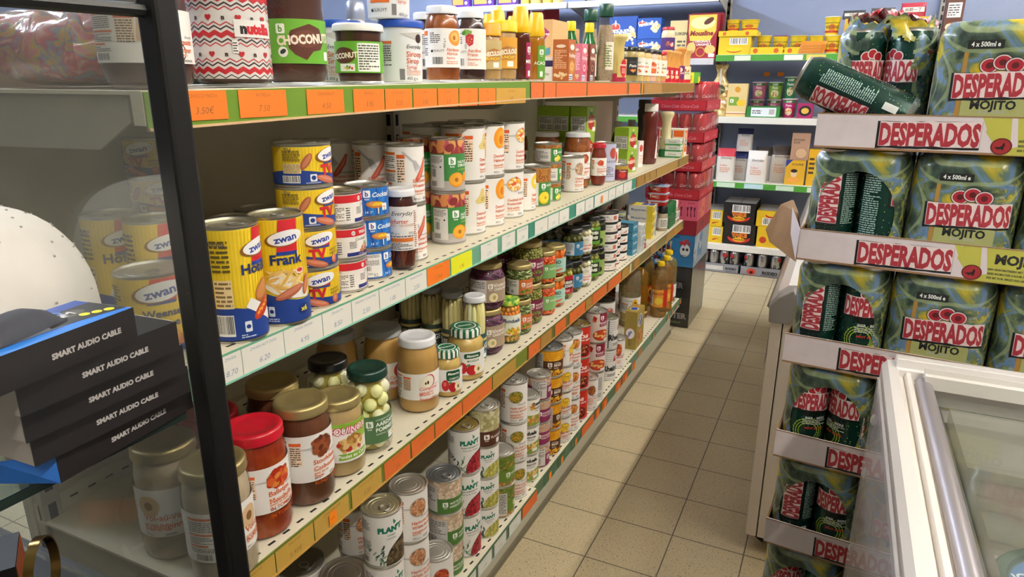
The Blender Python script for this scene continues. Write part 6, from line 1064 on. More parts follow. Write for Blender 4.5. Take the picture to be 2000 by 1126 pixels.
c = BASE(1157, 784, Z4, .0375); put('plainrav', c, Z4, 'white printed can under the ravioli cans', 'can', 'stew and pasta cans', f=.4)
put('ravioli', c, Z4 + .1094, 'ravioli can with wine red label, standing on a white can', 'can', 'stew and pasta cans', n=2, fs=[.28, .5])
at('rheinland', 1181, 743, Z4, 'striped white sausage can with black lettering', 'can', 'stew and pasta cans', n=2, fs=[.6, .85])
at('ravsmall', 1200, 720, Z4, 'single white ravioli can beside the margarine box', 'can', 'stew and pasta cans', fs=[.35])
p = AZ(1178, 584, Z4 + .238); put('bigmeat', (p.x, p.y), Z4, 'big white stew can with black lid', 'can', 'stew and pasta cans', n=2, f=.5)
p = AZ(1241.5, 684, Z4); stack('solo', p.x - .028, p.y + .060, Z4, 'gold margarine box standing upright at the shelf edge', 'box', rz=.0)
at('oilorange', 1284, 621, Z4, 'oil bottle with orange label and yellow cap', 'bottle', 'oil bottles', fs=[-.02])
at('oilhob', 1228, 640, Z4, 'big dimpled pale oil bottle behind the margarine box', 'bottle', 'oil bottles', fs=[.2])
put('oilsun', (-.722, 3.362), Z4, 'big oil bottle with sunflower label at the shelf end', 'bottle', 'oil bottles', fs=[.3])
b0 = BASE(1284, 621, Z4, .04)
put('oilgreen', (b0.x - .075, b0.y - .06), Z4, 'golden oil bottle with dark green cap', 'bottle', 'oil bottles')
put('oilyellow', (b0.x + .005, b0.y + .095), Z4, 'oil bottle with yellow cap and red side label', 'bottle', 'oil bottles', f=.2)
put('oilred', (b0.x - .11, b0.y + .13), Z4, 'big oil bottle with red cap', 'bottle', 'oil bottles'); put('oilbrown', (b0.x - .165, b0.y + .03), Z4, 'brown oil bottle with yellow cap in the shade', 'bottle', 'oil bottles')
b0 = BASE(1228, 640, Z4, .046)
put('oildark', (b0.x - .11, b0.y - .02), Z4, 'dark oil bottle behind the dimpled one', 'bottle', 'oil bottles'); put('oildark', (b0.x - .11, b0.y - .13), Z4, 'dark oil bottle behind the big stew cans', 'bottle', 'oil bottles')
# ---- top shelf
s1('chocbig', 292, -.745, 'chocolate spread jar with white label at the black post', 'jar', 'spread jars', .62)
s1('nutella', 457, -.742, 'chocolate spread jar in red zigzag knit print', 'jar', 'spread jars', .25)
s1('choconuts', 582, -.738, 'chocolate spread jar with green label', 'jar', 'spread jars', .15)
s1('chocsmall', 704, -.735, 'low glass of chocolate spread with white lid', 'jar', 'spread jars', .1)
c = s1('syrup', 787, -.73, 'white syrup tub with blue lid at the edge', 'tub', 'syrup tubs', .2)[0].location
spawn('syrupup', (c.x - .012, c.y - .018, c.z + .1045), 'white syrup tub stacked on the blue lid', 'tub', 'syrup tubs', facing(c, .45))
s1('syrup', 668, -.83, 'white syrup tub with blue lid behind the low chocolate glass', 'tub', 'syrup tubs', -.6)
s1('apricotjam', 866, -.725, 'apricot jam jar with white lid', 'jar', 'jam jars', .25); s1('strawjam', 918, -.730, 'strawberry jam jar with white lid', 'jar', 'jam jars', -.1); s1('strawjam', 838, -.83, 'dark jam jar behind the apricot jam', 'jar', 'jam jars', .4)
s1('peanut', 953, -.722, 'peanut butter jar with orange lid', 'jar', 'peanut butter jars', .1); s1('peanuty', 982, -.728, 'peanut butter jar with yellow lid', 'jar', 'peanut butter jars', .05)
s1('honeydark', 1016, -.712, 'dark honey bottle with yellow cap', 'bottle', 'honey bottles', .75); s1('honeygold', 1046, -.712, 'golden acacia honey bottle with yellow cap', 'bottle', 'honey bottles', .5)
s1('honeydark', 972, -.80, 'dark honey bottle behind the yellow lidded peanut butter', 'bottle', 'honey bottles', .6); s1('honeydark', 958, -.86, 'dark honey bottle in the third row', 'bottle', 'honey bottles', .6); s1('honeygold', 1004, -.80, 'golden honey bottle in the second row', 'bottle', 'honey bottles', .6)
def s1b(key, u, x, label, cat, group=None, n=1, rz=0): y = YU(u, x, 1.275); return stack(key, x, y, Z1, label, cat, group, n, rz)
for i, (u, x) in enumerate([(1074, -.80), (1100, -.86)]): s1b('pedigree', u, x, 'pet food box with pink emblem, %s' % ('nearer the honey', 'behind the pudding cartons')[i], 'box', 'pet food boxes')
s1b('everydaybox', 1070, -.75, 'small white sugar box next to the honey bottles', 'box')
s1b('pudv', 1101, -.70, 'orange brown vanilla pudding carton', 'carton', 'pudding cartons'); s1b('puds', 1126, -.703, 'pink strawberry pudding carton', 'carton', 'pudding cartons'); s1b('pudc', 1142, -.70, 'brown chocolate pudding carton', 'carton', 'pudding cartons')
s1('lemon', 1113, -.775, 'green lemon juice bottle behind the pudding cartons', 'bottle', 'lemon juice bottles', .2); s1('lemon', 1148, -.745, 'green lemon juice bottle with lemon label', 'bottle', 'lemon juice bottles', .4)
s1('dressing', 1179, -.705, 'pale dressing bottle with green cap at the edge', 'bottle', 'dressing bottles', .5); s1('dressing', 1150, -.80, 'pale dressing bottle with green cap in the second row', 'bottle', 'dressing bottles', .2)
s1('mustard', 1206, -.708, 'mustard bottle with red oval label', 'bottle', f=.5); s1('pesto', 1228, -.72, 'pesto jar with black label', 'jar', 'small sauce jars', .4); s1('bearnaise', 1219, -.79, 'small sauce jar with white label behind the mustard', 'jar', 'small sauce jars', .3)
for k, u, t in [('bearnaise', 1243, 'white labelled fries sauce jar'), ('saucea', 1256, 'cream sauce jar beside the fries sauce'), ('sauceb', 1268, 'pink cocktail sauce jar'), ('saucea', 1277, 'cream sauce jar after the pink one'), ('saucec', 1287, 'orange andalouse sauce jar with red lid')]: s1(k, u, -.708, t, 'jar', 'small sauce jars', .1)
for i in range(3): s1('redsq', 1300 + 9 * i, -.702, 'red labelled squeeze sauce bottle, %s from the andalouse jar' % ('first', 'second', 'third')[i], 'bottle', 'squeeze sauce bottles', .1)
s1('samourai', 1325, -.702, 'squeeze sauce bottle with purple label', 'bottle', 'squeeze sauce bottles', .2); s1('samouraig', 1338, -.702, 'squeeze sauce bottle with curry label', 'bottle', 'squeeze sauce bottles', .2)
jar('knof', 'sauce_jar', .034, .130, .030, .013, REDL, paste('garlic_sauce', [(.3, 'C9BE9A'), (.7, 'D9CFAE')], 10), lambda a, R, h: (a.e(R * .3, h * .5, R * .35, R * .35, 'C8202E'), a.t('dl', R * .3, h * .4, h * .25, 'F4E8E0', bold=.03), a.food(-R * .3, h * .55, R * .3, h * .2, ['8A4A4A', 'B06A5A'], 4, 12)), (.12, .62), '4A2A6A')
s1('knof', 1299, -.84, 'garlic sauce jar with red lid and purple label', 'jar', 'garlic sauce jars', .3, 2)
carton('greenyellow', 'stock_cube_box', .07, .05, .05, '5EA02E', lambda a, w, h: a.r(0, 0, w, h * .6, 'E8D81E'), lambda a, w, h: (a.r(0, 0, w * .7, h, 'E8DC1E'), a.ln(w * .1, h * .2, w * .5, h * .5, 4, '2E6A2E')))
s1b('greenyellow', 1351, -.71, 'yellow and green stock box at the shelf end', 'box')
# ---- sweets, bottles and a spray can at the near end of the top shelf
def lump(name, c, rx, ry, rz, m, label, cat, seed, wob=.12):
    b = MB(); q = random.Random(seed); n1, n2 = 26, 14; V = []; ph = [q.uniform(0, 6) for _ in range(6)]
    for j in range(n2 + 1):
        for i in range(n1):
            t, p = pi * j / n2, 2 * pi * i / n1; w = 1 + wob * (sin(3 * p + ph[0]) * sin(2 * t + ph[1]) + .6 * sin(7 * p + ph[2]) * sin(5 * t + ph[3]) + .4 * sin(11 * p + ph[4]))
            sg = lambda v, e: abs(v) ** e * (1 if v >= 0 else -1)
            V.append((rx * sg(sin(t), .7) * sg(cos(p), .7) * w, ry * sg(sin(t), .7) * sg(sin(p), .7) * w, max(0, rz - rz * sg(cos(t), .8) * (w if t > pi / 2 else 1))))
    b.add(V, [(j * n1 + i, j * n1 + (i + 1) % n1, (j + 1) * n1 + (i + 1) % n1, (j + 1) * n1 + i) for j in range(n2) for i in range(n1)], m, True)
    return tag(link(name, b.mesh(name), None, c), label, cat)
SWM = mottled('striped_sweets_film', [(.30, 'B84A5A'), (.42, 'D88A90'), (.48, 'C8A83A'), (.53, '8A94B8'), (.58, 'C85A5E'), (.70, 'E0B8B8')], 26, .18, 3, coat=.8, bump=.5, distort=1.4)
lump('sweets_bag', (-.925, .600, z1(.68) + .0012), .112, .075, .045, SWM, 'crinkled clear bag of pink sweets at the near end of the top shelf', 'bag', 3)
lump('sweets_bag', (-.985, .715, z1(.76) + .0012), .055, .030, .055, SWM, 'crinkled clear bag of pink sweets behind the first bag', 'bag', 8)
lump('sweets_bag', (-.715, YU(1093, -.715, 1.275), Z1 + .0008), .018, .03, .011, mottled('pink_pack', [(.4, 'E0705A'), (.6, 'F0B8A8')], 50, .2, coat=.8), 'little pink plastic sweets bag before the pudding cartons', 'bag', 5)
bottle('greenwine', 'wine_bottle', [(0, .002), (.032, 0), (.036, .006), (.036, .15), (.030, .185), (.015, .215), (.0135, .26)], [(.0155, .255), (.016, .257), (.016, .285), (.014, .287), (0, .287)], mat('12301E', .1, coat=.6), mat('1E5A34', .3), None, 1, lambda a, R, h: (a.ln(-R * .8, h * .12, R * 1.6, h * .72, 11, '7A8A84'), a.ln(-R * .5, h * .86, R, h * .08, 1, '4A5A54')), (.035, .13), 'DDE0DA', arc=(-.95, .95))
for i, (x, y, w) in enumerate([(-1.005, .93, 'above the yellow column'), (-.985, 1.02, 'beside the silver spray can')]): put('greenwine', (x, y), z1(y + .04) + .0003, 'dark green bottle with white back label ' + w, 'bottle', 'dark green bottles', f=.0 + .3 * i)
for i, (u, x, w) in enumerate([(95, -.985, 'behind the sweets bag, inner one'), (160, -.885, 'behind the sweets bag, outer one')]):
    y = .80; put('greenwine', (x - .03, y), z1(y + .05) + .0003, 'dark green bottle with white back label ' + w, 'bottle', 'dark green bottles', f=-.1)
bottle('spray', 'spray_can', [(0, .002), (.022, 0), (.024, .003), (.024, .11), (.018, .122)], [(.0185, .120), (.0195, .122), (.019, .150), (.015, .156), (0, .156)], mat('B8BCC8', .25, .9), mat('A8B0C4', .3, .6), None, 1, lambda a, R, h: a.r(-R * 3.1, 0, R * 6.2, h, 'A82A3A'), (.1, .108), 'A82A3A')
y = YU(700, -.93, 1.3); put('spray', (-.93, y), z1(y + .03) + .0003, 'silver spray can behind the low chocolate glass', 'can')
# ================================================================== beer stack in front of the freezers
PC = Vector((-0.0385, 1.13, 0)); PA = -0.0930; PD = Vector((cos(PA), sin(PA), 0)); PN = Vector((-sin(PA), cos(PA), 0))
def PP(s, n, z): return PC + PD * s + PN * n + Vector((0, 0, z))
def pframe(s, n, z): m = Matrix((PD, PN, Vector((0, 0, 1)))).transposed().to_4x4(); m.translation = PP(s, n, z); return m
def wrap_mat():
    k = 'wrapmat'
    if k in _mats: return _mats[k]
    m = bpy.data.materials.new('printed_film'); m.use_nodes = True; nt = m.node_tree; N = nt.nodes; L = nt.links; b = N['Principled BSDF']
    t = N.new('ShaderNodeTexCoord'); oi = N.new('ShaderNodeObjectInfo')
    def noise(sc, det, dis=0.0):
        n = N.new('ShaderNodeTexNoise'); n.inputs['Scale'].default_value = sc; n.inputs['Detail'].default_value = det; n.inputs['Distortion'].default_value = dis
        L.new(t.outputs['Object'], n.inputs['Vector']); return n
    a = noise(20, 8, .5); r = N.new('ShaderNodeValToRGB'); e = r.color_ramp.elements
    e[0].position = .34; e[0].color = rgb('141F1C'); e[1].position = .43; e[1].color = rgb('3A5044')
    for p, c in ((.48, '66764E'), (.525, '6284B4'), (.56, '5A7462'), (.59, '9A9638'), (.62, 'C4AC1E')): x = e.new(p); x.color = rgb(c)
    L.new(a.outputs['Fac'], r.inputs['Fac'])
    s = noise(170, 3); mr = N.new('ShaderNodeMapRange'); mr.inputs['From Min'].default_value = .56; mr.inputs['From Max'].default_value = .60; L.new(s.outputs['Fac'], mr.inputs['Value'])
    g = noise(9, 4); mr2 = N.new('ShaderNodeMapRange'); mr2.inputs['From Min'].default_value = .45; mr2.inputs['From Max'].default_value = .58; L.new(g.outputs['Fac'], mr2.inputs['Value'])
    mu = N.new('ShaderNodeMath'); mu.operation = 'MULTIPLY'; L.new(mr.outputs[0], mu.inputs[0]); L.new(mr2.outputs[0], mu.inputs[1])
    mx = N.new('ShaderNodeMix'); mx.data_type = 'RGBA'; L.new(mu.outputs[0], mx.inputs['Factor']); L.new(r.outputs[0], mx.inputs[6]); mx.inputs[7].default_value = rgb('D6C21E')
    w = N.new('ShaderNodeTexWave'); w.wave_type = 'RINGS'; w.inputs['Scale'].default_value = 22; w.inputs['Distortion'].default_value = 1.2; mp = N.new('ShaderNodeMapping'); mp.inputs['Location'].default_value = (-.05, 0, -.09)
    L.new(t.outputs['Object'], mp.inputs[0]); L.new(mp.outputs[0], w.inputs['Vector']); mr3 = N.new('ShaderNodeMapRange'); mr3.inputs['From Min'].default_value = .86; mr3.inputs['From Max'].default_value = .95; mr3.inputs['To Max'].default_value = .35; L.new(w.outputs['Fac'], mr3.inputs['Value'])
    m2 = N.new('ShaderNodeMix'); m2.data_type = 'RGBA'; L.new(mr3.outputs[0], m2.inputs['Factor']); L.new(mx.outputs[2], m2.inputs[6]); m2.inputs[7].default_value = rgb('B8C890')
    L.new(m2.outputs[2], b.inputs['Base Color']); b.inputs['Roughness'].default_value = .38; b.inputs['Coat Weight'].default_value = .4; b.inputs['Coat Roughness'].default_value = .12
    c = noise(34, 4, 1.0); bp = N.new('ShaderNodeBump'); bp.inputs['Strength'].default_value = .22; bp.inputs['Distance'].default_value = .004; L.new(c.outputs['Fac'], bp.inputs['Height']); L.new(bp.outputs[0], b.inputs['Normal'])
    _mats[k] = m; return m
PA_, PR_ = .0668, .034; PLEN = 4 * 2 * (PA_ - PR_) + 2 * pi * PR_
def pscale(z): return .955 + .045 * min(1, z / .01) if z < .01 else (1.0 if z < .146 else 1 - .16 * ((z - .146) / .022) ** 2)
def phull(s, z, o=0.0, wr=0.0):
    """point of the film at arc length s from the middle of the front, height z"""
    f = PA_ - PR_; k = pscale(z); q = 2 * pi * PR_ / 4; s = ((s + PLEN / 2) % PLEN) - PLEN / 2; sg = 1 if s >= 0 else -1; s = abs(s); r = PR_ + o / max(k, .5)
    if s <= f: x, y = s, -f - r
    elif s <= f + q: t = (s - f) / PR_; x, y = f + r * sin(t), -f - r * cos(t)
    elif s <= 3 * f + q: x, y = f + r, -f + (s - f - q)
    elif s <= 3 * f + 2 * q: t = (s - 3 * f - q) / PR_; x, y = f + r * cos(t), f + r * sin(t)
    else: x, y = f - (s - 3 * f - 2 * q), f + r
    return Vector((sg * x * k, y * k, z))
def film(hole=None, top=True, torn=0):
    b = MB(); q = random.Random(4 + torn); ns, nz = 168, 58; H = .168; V = []; ins = []; HT = H + (.012 if torn else 0)
    for j in range(nz + 1):
        for i in range(ns):
            s, z = (i / ns - .5) * PLEN, HT * j / nz; inn = False
            if hole:
                cz, rx, rz = hole; e = sqrt((s / rx) ** 2 + ((z - cz) / rz) ** 2)
                if torn: e *= 1 + .12 * sin(9 * atan2(z - cz, s) + torn) + .06 * sin(23 * atan2(z - cz, s))
                if .90 < e < 1.10 and not torn: s, z = s / e, cz + (z - cz) / e; e = 1.0
                inn = e <= 1.0001
            p = phull(s, min(z, H))
            if torn and z > .12: k = (z - .12) / .08; p = p * (1 + .05 * k * sin(i * .5) * k + .05 * k * q.uniform(-.5, .5)); p.z = z + .008 * k * sin(i * .22 + 1) + .004 * k * sin(i * .7)
            V.append(p); ins.append(inn)
    F = []
    for j in range(nz):
        for i in range(ns):
            f = (j * ns + i, j * ns + (i + 1) % ns, (j + 1) * ns + (i + 1) % ns, (j + 1) * ns + i)
            if not all(ins[k] for k in f): F.append(f)
    if not torn: F.append(tuple(nz * ns + i for i in range(ns)))
    b.add(V, F, wrap_mat(), True); return b
def despe(a, u, v, size, w, rot=0):
    """the beer name, narrow and tall: black shade, pale outline, red letters, fitted to the width w"""
    V, _ = glyphs('DESPERADOS', 0.0); c = w / ((max(p[0] for p in V) - min(p[0] for p in V)) * size / .72); P = []; q = random.Random(6)
    t, s_ = radians(rot), size
    def pt(x, y): return (u + x * cos(t) - y * sin(t), v + x * sin(t) + y * cos(t))
    n = 12
    for g, col in ((.115, '121416'), (.055, 'E2D2D0')):
        top = [(-w / 2 - g * s_ + (w + 2 * g * s_) * k / n, s_ * (1 + g) + (q.uniform(0, .05) * s_)) for k in range(n + 1)]; bot = [(w / 2 + g * s_ - (w + 2 * g * s_) * k / n, -g * s_ - q.uniform(0, .05) * s_) for k in range(n + 1)]
        o = (-.05 * s_, -.05 * s_) if g > .1 else (0, 0); a.poly([pt(x + o[0], y + o[1]) for x, y in top + bot], col)
    a.t('DESPERADOS', u, v, size, 'A8303C', bold=.050, cond=c, rot=rot); return a
def beer_art(a, R, h):
    for i in range(420):
        a.e(a.rnd.uniform(-pi * R, pi * R), h * min(1, abs(a.rnd.gauss(.0, .35)) if i % 2 else a.rnd.uniform(0, 1)), a.rnd.uniform(.4, .9), a.rnd.uniform(.4, .9), a.rnd.choice(['5E9AA0', '8AC0C4', 'A8C83A', '3E7A70', 'C8D84A']), 0, 5, .001)
    for r in (14, 18, 22):
        for k in range(26): t = 2 * pi * k / 26; t2 = 2 * pi * (k + .8) / 26; a.put([(-8 + r * cos(t), 52 + r * sin(t)), (-8 + r * cos(t2), 52 + r * sin(t2)), (-8 + (r + 1.6) * cos(t2), 52 + (r + 1.6) * sin(t2)), (-8 + (r + 1.6) * cos(t), 52 + (r + 1.6) * sin(t))], [(0, 1, 2), (0, 2, 3)], mat('A4C83A', .4), .0003)
    for k in (-1, 0, 1): a.e(k * 9, 126 + (4 if k == 0 else 0), 7.5, 7.5, 'E8DAD8'); a.e(k * 9, 126 + (4 if k == 0 else 0), 6, 6, 'B01E2C')
    despe(a, 0, 92, 27, 74); a.t('MOJITO', 2, 80, 9, '0A0E0C', bold=.045, cond=.9); a.t('BIER - BIERE', 2, 74, 4.5, 'D8DED8', bold=.02); a.ln(-18, 64, 40, 9, 3, 'C8D0C8'); a.t('MINT & LIME', 2, 56, 4, 'C83A2A', bold=.02)
    a.e(0, 26, 13, 13, 'C8341E'); a.e(0, 26, 11.5, 11.5, 'D9402A'); [a.e(2 * k, 25 + k, 6, 1.5, '1A1210', 40 + 50 * k, 8) for k in (-1, 0, 1)]; a.t('RUM', 0, 33, 3, '1A1210')
    c = R * 2.0; despe(a, c + 8, 96, 25, 76, 90); a.t('MOJITO', c - 4, 46, 6, '0E1A18', bold=.04); a.ln(c + 16, 56, 22, 80, 26, '9AB8B0'); a.r(c + 16, 22, 10, 20, 'D8DCD8'); a.e(c - 10, 24, 11, 11, 'D0382A'); a.ln(-c - 14, 40, 26, 100, 30, '9AB8B0')
BR, BH = .0325, .166
b = MB(); b.lathe([(0, .006), (BR - .010, .004), (BR - .007, 0), (BR - .003, .003), (BR, .010)], TIN(), 40); b.lathe([(BR, .010), (BR, .148), (BR - .002, .154), (BR - .0058, .1615)], mat('12382F', .22, .35), 40); b.lathe([(BR - .0058, .1615), (BR - .0065, .163), (BR - .006, .166), (BR - .008, .166), (BR - .009, .1625), (0, .1625)], TIN(), 40)
a = Art(77); beer_art(a, BR * 1000, 150); a.wrap(b, cyl(BR)); CAN_ME = b.mesh('beer_can')
b = MB(); b.tube([(.004 + .011 * cos(2 * pi * k / 12), .008 * sin(2 * pi * k / 12), .1640) for k in range(12)], .0012, TIN(), 6, True); TAB_ME = b.mesh('pull_tab')
bA = film((.070, .0545, .068)); FILM_A = bA.mesh('wrap', angle=60)
bB = film(); a = Art(31)
a.rr(-34, 132, 40, 11, 1, '17191A'); a.t('4 x 500ml e', -14, 135, 6, 'E8ECE8', bold=.03, cond=.8); a.poly([(-36, 30), (-30, 30), (-31, 128), (-36, 128)], 'A8803A')
for k in (-1, 0, 1): a.e(k * 14 + 8, 111 + (4 if k == 0 else 0), 11.5, 10.5, '15201E'); a.e(k * 14 + 8, 111 + (4 if k == 0 else 0), 10.5, 9.5, 'D8CCCA'); a.e(k * 14 + 8, 111 + (4 if k == 0 else 0), 9, 8, 'A81E30'); a.e(k * 14 + 8, 111 + (4 if k == 0 else 0), 4, 4, '5A1018')
a.rr(-30, 44, 72, 26, 4, 'A4A86A'); despe(a, 8, 73, 28, 98, 2); a.t('MOJITO', 6, 56, 11, '14181A', bold=.035, cond=.95); a.t('BIER - BIERE', 6, 50.5, 4, 'AAB0A0', bold=.02); a.ln(-22, 28, 56, 12, 3, 'A8AE9A'); a.poly([(20, 0), (52, 0), (46, 22)], 'C9BE2A'); a.poly([(-20, 0), (14, 0), (6, 26)], '9AA83A')
a.wrap(bB, lambda u, v, o: phull(u, v, o), 2.5); FILM_B = bB.mesh('wrap', angle=60)
FILM_T = film((.085, .049, .080), torn=2).mesh('wrap', angle=60)
def beer_pack(s, n, z, kind, label, rots=(0, 0)):
    p = PP(s, n, z); r = thing('beer_pack', p, label, 'beer', 'shrink wrapped beer packs', (0, 0, PA)); link('wrap', {'A': FILM_A, 'B': FILM_B, 'T': FILM_T}[kind], r)
    if kind != 'B':
        for k, x in enumerate((-.0331, .0331)):
            c = link('can', CAN_ME, r, (x, -.0331, .0008), (0, 0, -pi / 2 + rots[k])); link('pull_tab', TAB_ME, c)
CARD = mottled('tray_cardboard', [(.3, 'D2C8CA'), (.7, 'DCD2D4')], 40, .75); KRAFT = mottled('brown_cardboard', [(.3, '8A6A4A'), (.7, '9E7C58')], 30, .85)
TL, TW, TH = .411, .282, .050
def beer_tray(ds, z, label, flap=False):
    root = thing('beer_tray', PP(ds, 0, z), label, 'tray', 'beer trays', (0, 0, PA)); b = MB(); t = .003
    b.box(0, TL, 0, TW, 0, t, KRAFT); b.box(0, TL, 0, t, t, TH, CARD); b.box(0, TL, TW - t, TW, t, TH, CARD)
    for x in (0, TL - t): b.prism([(t, t), (TW - t, t), (TW - t, .085), (.10, .085), (.05, TH), (t, TH)], t, KRAFT, 'x', x)
    b.box(0, TL, -.0004, 0, TH - .0012, TH + .0004, KRAFT)
    a = Art(9)
    a.poly([(232, 1), (305, 1), (312, 20), (300, 40), (284, 49), (214, 49), (210, 30)], 'BDBB50'); a.poly([(236, 49), (242, 49), (248, 12), (240, 10)], 'DCD2D4'); a.poly([(204, 49), (212, 49), (222, 24), (216, 22)], 'BDBB50')
    despe(a, 145, 10, 29, 118, 1); a.t('MOJITO', 284, 28, 13, '2A2A28', bold=.045, cond=.95); a.e(230, 12, 12, 11, '5A1A1A'); a.e(230, 12, 10.5, 9.5, 'A0282E'); [a.e(230 + 2 * k, 11 + k, 5.5, 1.4, '2A0E10', 40 + 45 * k, 8) for k in (-1, 0, 1)]
    for i, tx in enumerate(('BIER GEAROMATISEERD MET RUM, MUNT EN LIMOEN', 'BIERE AROMATISÉE À RHUM, MENTHE ET CITRON VERT', 'BIER MIT RUM, MINZE UND LIMONEN AROMATISIERT')): a.t(tx, 248, 18 - 6 * i, 3.0, '4A4A38', 'l', .02, .75)
    a.wrap(b, flat((0, 0, 0), (1, 0, 0), (0, 0, 1)), 900); link('tray', b.mesh('tray'), root)
    if flap:
        b = MB(); b.add([(0, 0, .052), (0, 0, -.004), (-.012, .03, -.006), (-.05, .05, .012), (-.060, .06, .03), (-.040, .055, .075), (-.022, .05, .085), (-.008, .02, .07), (0, -.001, .05), (-.001, 0, -.004)], [(0, 7, 6, 5, 4, 3, 2, 1)], KRAFT)
        o = [(x - .002, y + .002, z_) for x, y, z_ in [(0, 0, .052), (0, 0, -.004), (-.012, .03, -.006), (-.05, .05, .012), (-.060, .06, .03), (-.040, .055, .075), (-.022, .05, .085), (-.008, .02, .07)]]; b.add(o, [(0, 1, 2, 3, 4, 5, 6, 7)], KRAFT)
        b.add([(.0, -.0012, .05), (-.001, -.0012, -.002), (-.016, .02, .036), (-.018, .02, .078)], [(0, 3, 2, 1)], CARD); link('flap', b.mesh('flap'), root, label='torn brown flap') if 0 else link('flap', b.mesh('flap'), root)
NM = ['top', 'second from the top', 'third from the top', 'fourth from the top', 'fifth from the top', 'sixth from the top', 'lowest']
OFFS = [0, -.004, -.006, -.001, .001, 0, .002]; ROTS = [(.55, -.75), (-2.0, 1.6), (-2.0, .35), (.55, -.7), (-1.9, .1), (.4, .6), (-1.5, .3)]
for k in range(7):
    z = 1.175 - .1735 * k; beer_tray(OFFS[k], z, 'white cardboard beer tray, %s of the stack' % NM[k], k == 1)
    for j in range(3):
        kind = ('T' if k == 0 else 'A') if j == 0 else 'B'
        beer_pack(OFFS[k] + .0708 + .1350 * j, .072 if (k or j) else .146, z + .0035, kind, 'printed beer pack at the %s end of the %s tray' % (('open window', 'middle', 'freezer')[j], NM[k]) if j != 1 else 'printed beer pack in the middle of the %s tray' % NM[k], ROTS[k])
        if k or j: beer_pack(OFFS[k] + .0708 + .1350 * j, .072 + .1345 if 1 else 0, z + .0035, 'B', 'printed beer pack in the rear row of the %s tray, %s column' % (NM[k], ('window', 'middle', 'freezer')[j]))
# the loose can lying across the top tray
pa, pb = PP(-.034, .031, 1.2815), PP(.118, .040, 1.2155)
ax = (pa - pb).normalized(); sx = PD.cross(ax).normalized(); fr = -PN - ax * (-PN).dot(ax); fr.normalize(); side = ax.cross(fr)
ang = -2.0 - .45; x_ = fr * cos(ang) - side * -sin(ang); x_ = (fr * cos(-ang) + side * sin(-ang)).normalized() if 0 else (fr * cos(ang) + side * sin(ang)).normalized()
m = Matrix((x_, ax.cross(x_), ax)).transposed().to_4x4(); m.translation = pb
o = link('beer_can', CAN_ME); o.matrix_world = m; tag(o, 'loose dark green beer can leaning out of the top tray', 'can'); link('pull_tab', TAB_ME, o)
b = MB(); q = random.Random(5); n1, n2 = 22, 10; V = []
for j in range(n2 + 1):
    for i in range(n1 + 1):
        x, y = i / n1 - .5, j / n2; V.append((x * .12 + q.uniform(-.004, .004), -.02 + y * .06, .172 + .022 * sin(3 * x + 2) * (1 - y) + q.uniform(-.007, .007) + .012 * y))
b.add(V, [(j * (n1 + 1) + i, j * (n1 + 1) + i + 1, (j + 1) * (n1 + 1) + i + 1, (j + 1) * (n1 + 1) + i) for j in range(n2) for i in range(n1)], mottled('pink_film', [(.4, 'C86A74'), (.5, 'E8C8CC'), (.6, 'B83A4A')], 60, .25, coat=.5), True)
r = [o for o in bpy.data.objects if o.get('label') == 'printed beer pack at the open window end of the top tray'][0]; r['label'] = 'torn open beer pack with two dark green cans in the top tray'; link('torn_film', b.mesh('torn_film'), r)
pt = thing('pallet', PP(TL / 2, TW / 2, 0), 'wooden pallet under the beer stack', 'pallet', None, (0, 0, PA)); WOOD = mottled('pallet_wood', [(.3, '8A6E4A'), (.7, 'A88A60')], 14, .8)
for y in (-.12, 0, .12):
    b = MB(); b.box(-.22, .22, y - .04, y + .04, .108, .130, WOOD); link('deck_board', b.mesh('deck_board'), pt)
for x in (-.18, 0, .18):
    b = MB(); b.box(x - .04, x + .04, -.16, .16, 0, .108, WOOD); link('block_row', b.mesh('block_row'), pt)

# ================================================================== freezers
FW = mat('DCD6CE', .35, coat=.3); FWD_ = mat('C9C2BA', .4); ALU = mat('B4B0B4', .35, .7); FG = glassy('freezer_glass', 'F8FAF8', .03, .03, 'C8CCC4', .05, .20)
fz = thing('chest_freezer', (.40, .35, 0), 'white chest freezer with sliding glass lids beside the beer stack', 'freezer')
X0, X1, Ya, Yb, ZR = .087, .72, -.30, 1.0, .905
b = MB(); b.box(X0 + .055, X1, Ya, Yb - .03, .06, .86, FW); part(b, 'body', fz, .004)
def rail(pts, name): b = MB(); b.prism(pts[0], pts[2], FW, pts[1], pts[3]); part(b, name, fz)
sec = [(0, .855), (0, .897), (.006, .905), (.017, .908), (.019, .900), (.024, .899), (.026, .906), (.031, .906), (.033, .896), (.044, .896), (.046, .88), (.046, .855)]
b = MB(); b.prism([(X0 + x, z) for x, z in sec], Yb - Ya, FW, 'y', Ya); part(b, 'side_rim', fz)
b = MB(); b.prism([(X1 - x, z) for x, z in sec][::-1], Yb - Ya, FW, 'y', Ya); part(b, 'side_rim', fz)
b = MB(); b.prism([(Yb - x * .9, z + .012) for x, z in sec], X1 - X0 - .03, mat('E2DEDA', .35, coat=.3), 'x', X0 + .015); part(b, 'end_rim', fz)
b = MB(); b.prism([(Yb - .045 - x, .868 + z) for x, z in ((0, .03), (0, .05), (.008, .052), (.01, .046), (.02, .046), (.022, .03))], X1 - X0 - .09, mat('D0CCC4', .35), 'x', X0 + .045); part(b, 'lid_frame', fz)
b = MB(); b.tube([(X0 + .046, Ya, .898), (X0 + .046, Yb - .052, .898)], .0095, ALU, 14); part(b, 'handle_bar', fz)
b = MB(); b.box(X0 + .05, X1 - .05, Ya + .04, Yb - .07, .886, .891, FG); part(b, 'glass_lid', fz)
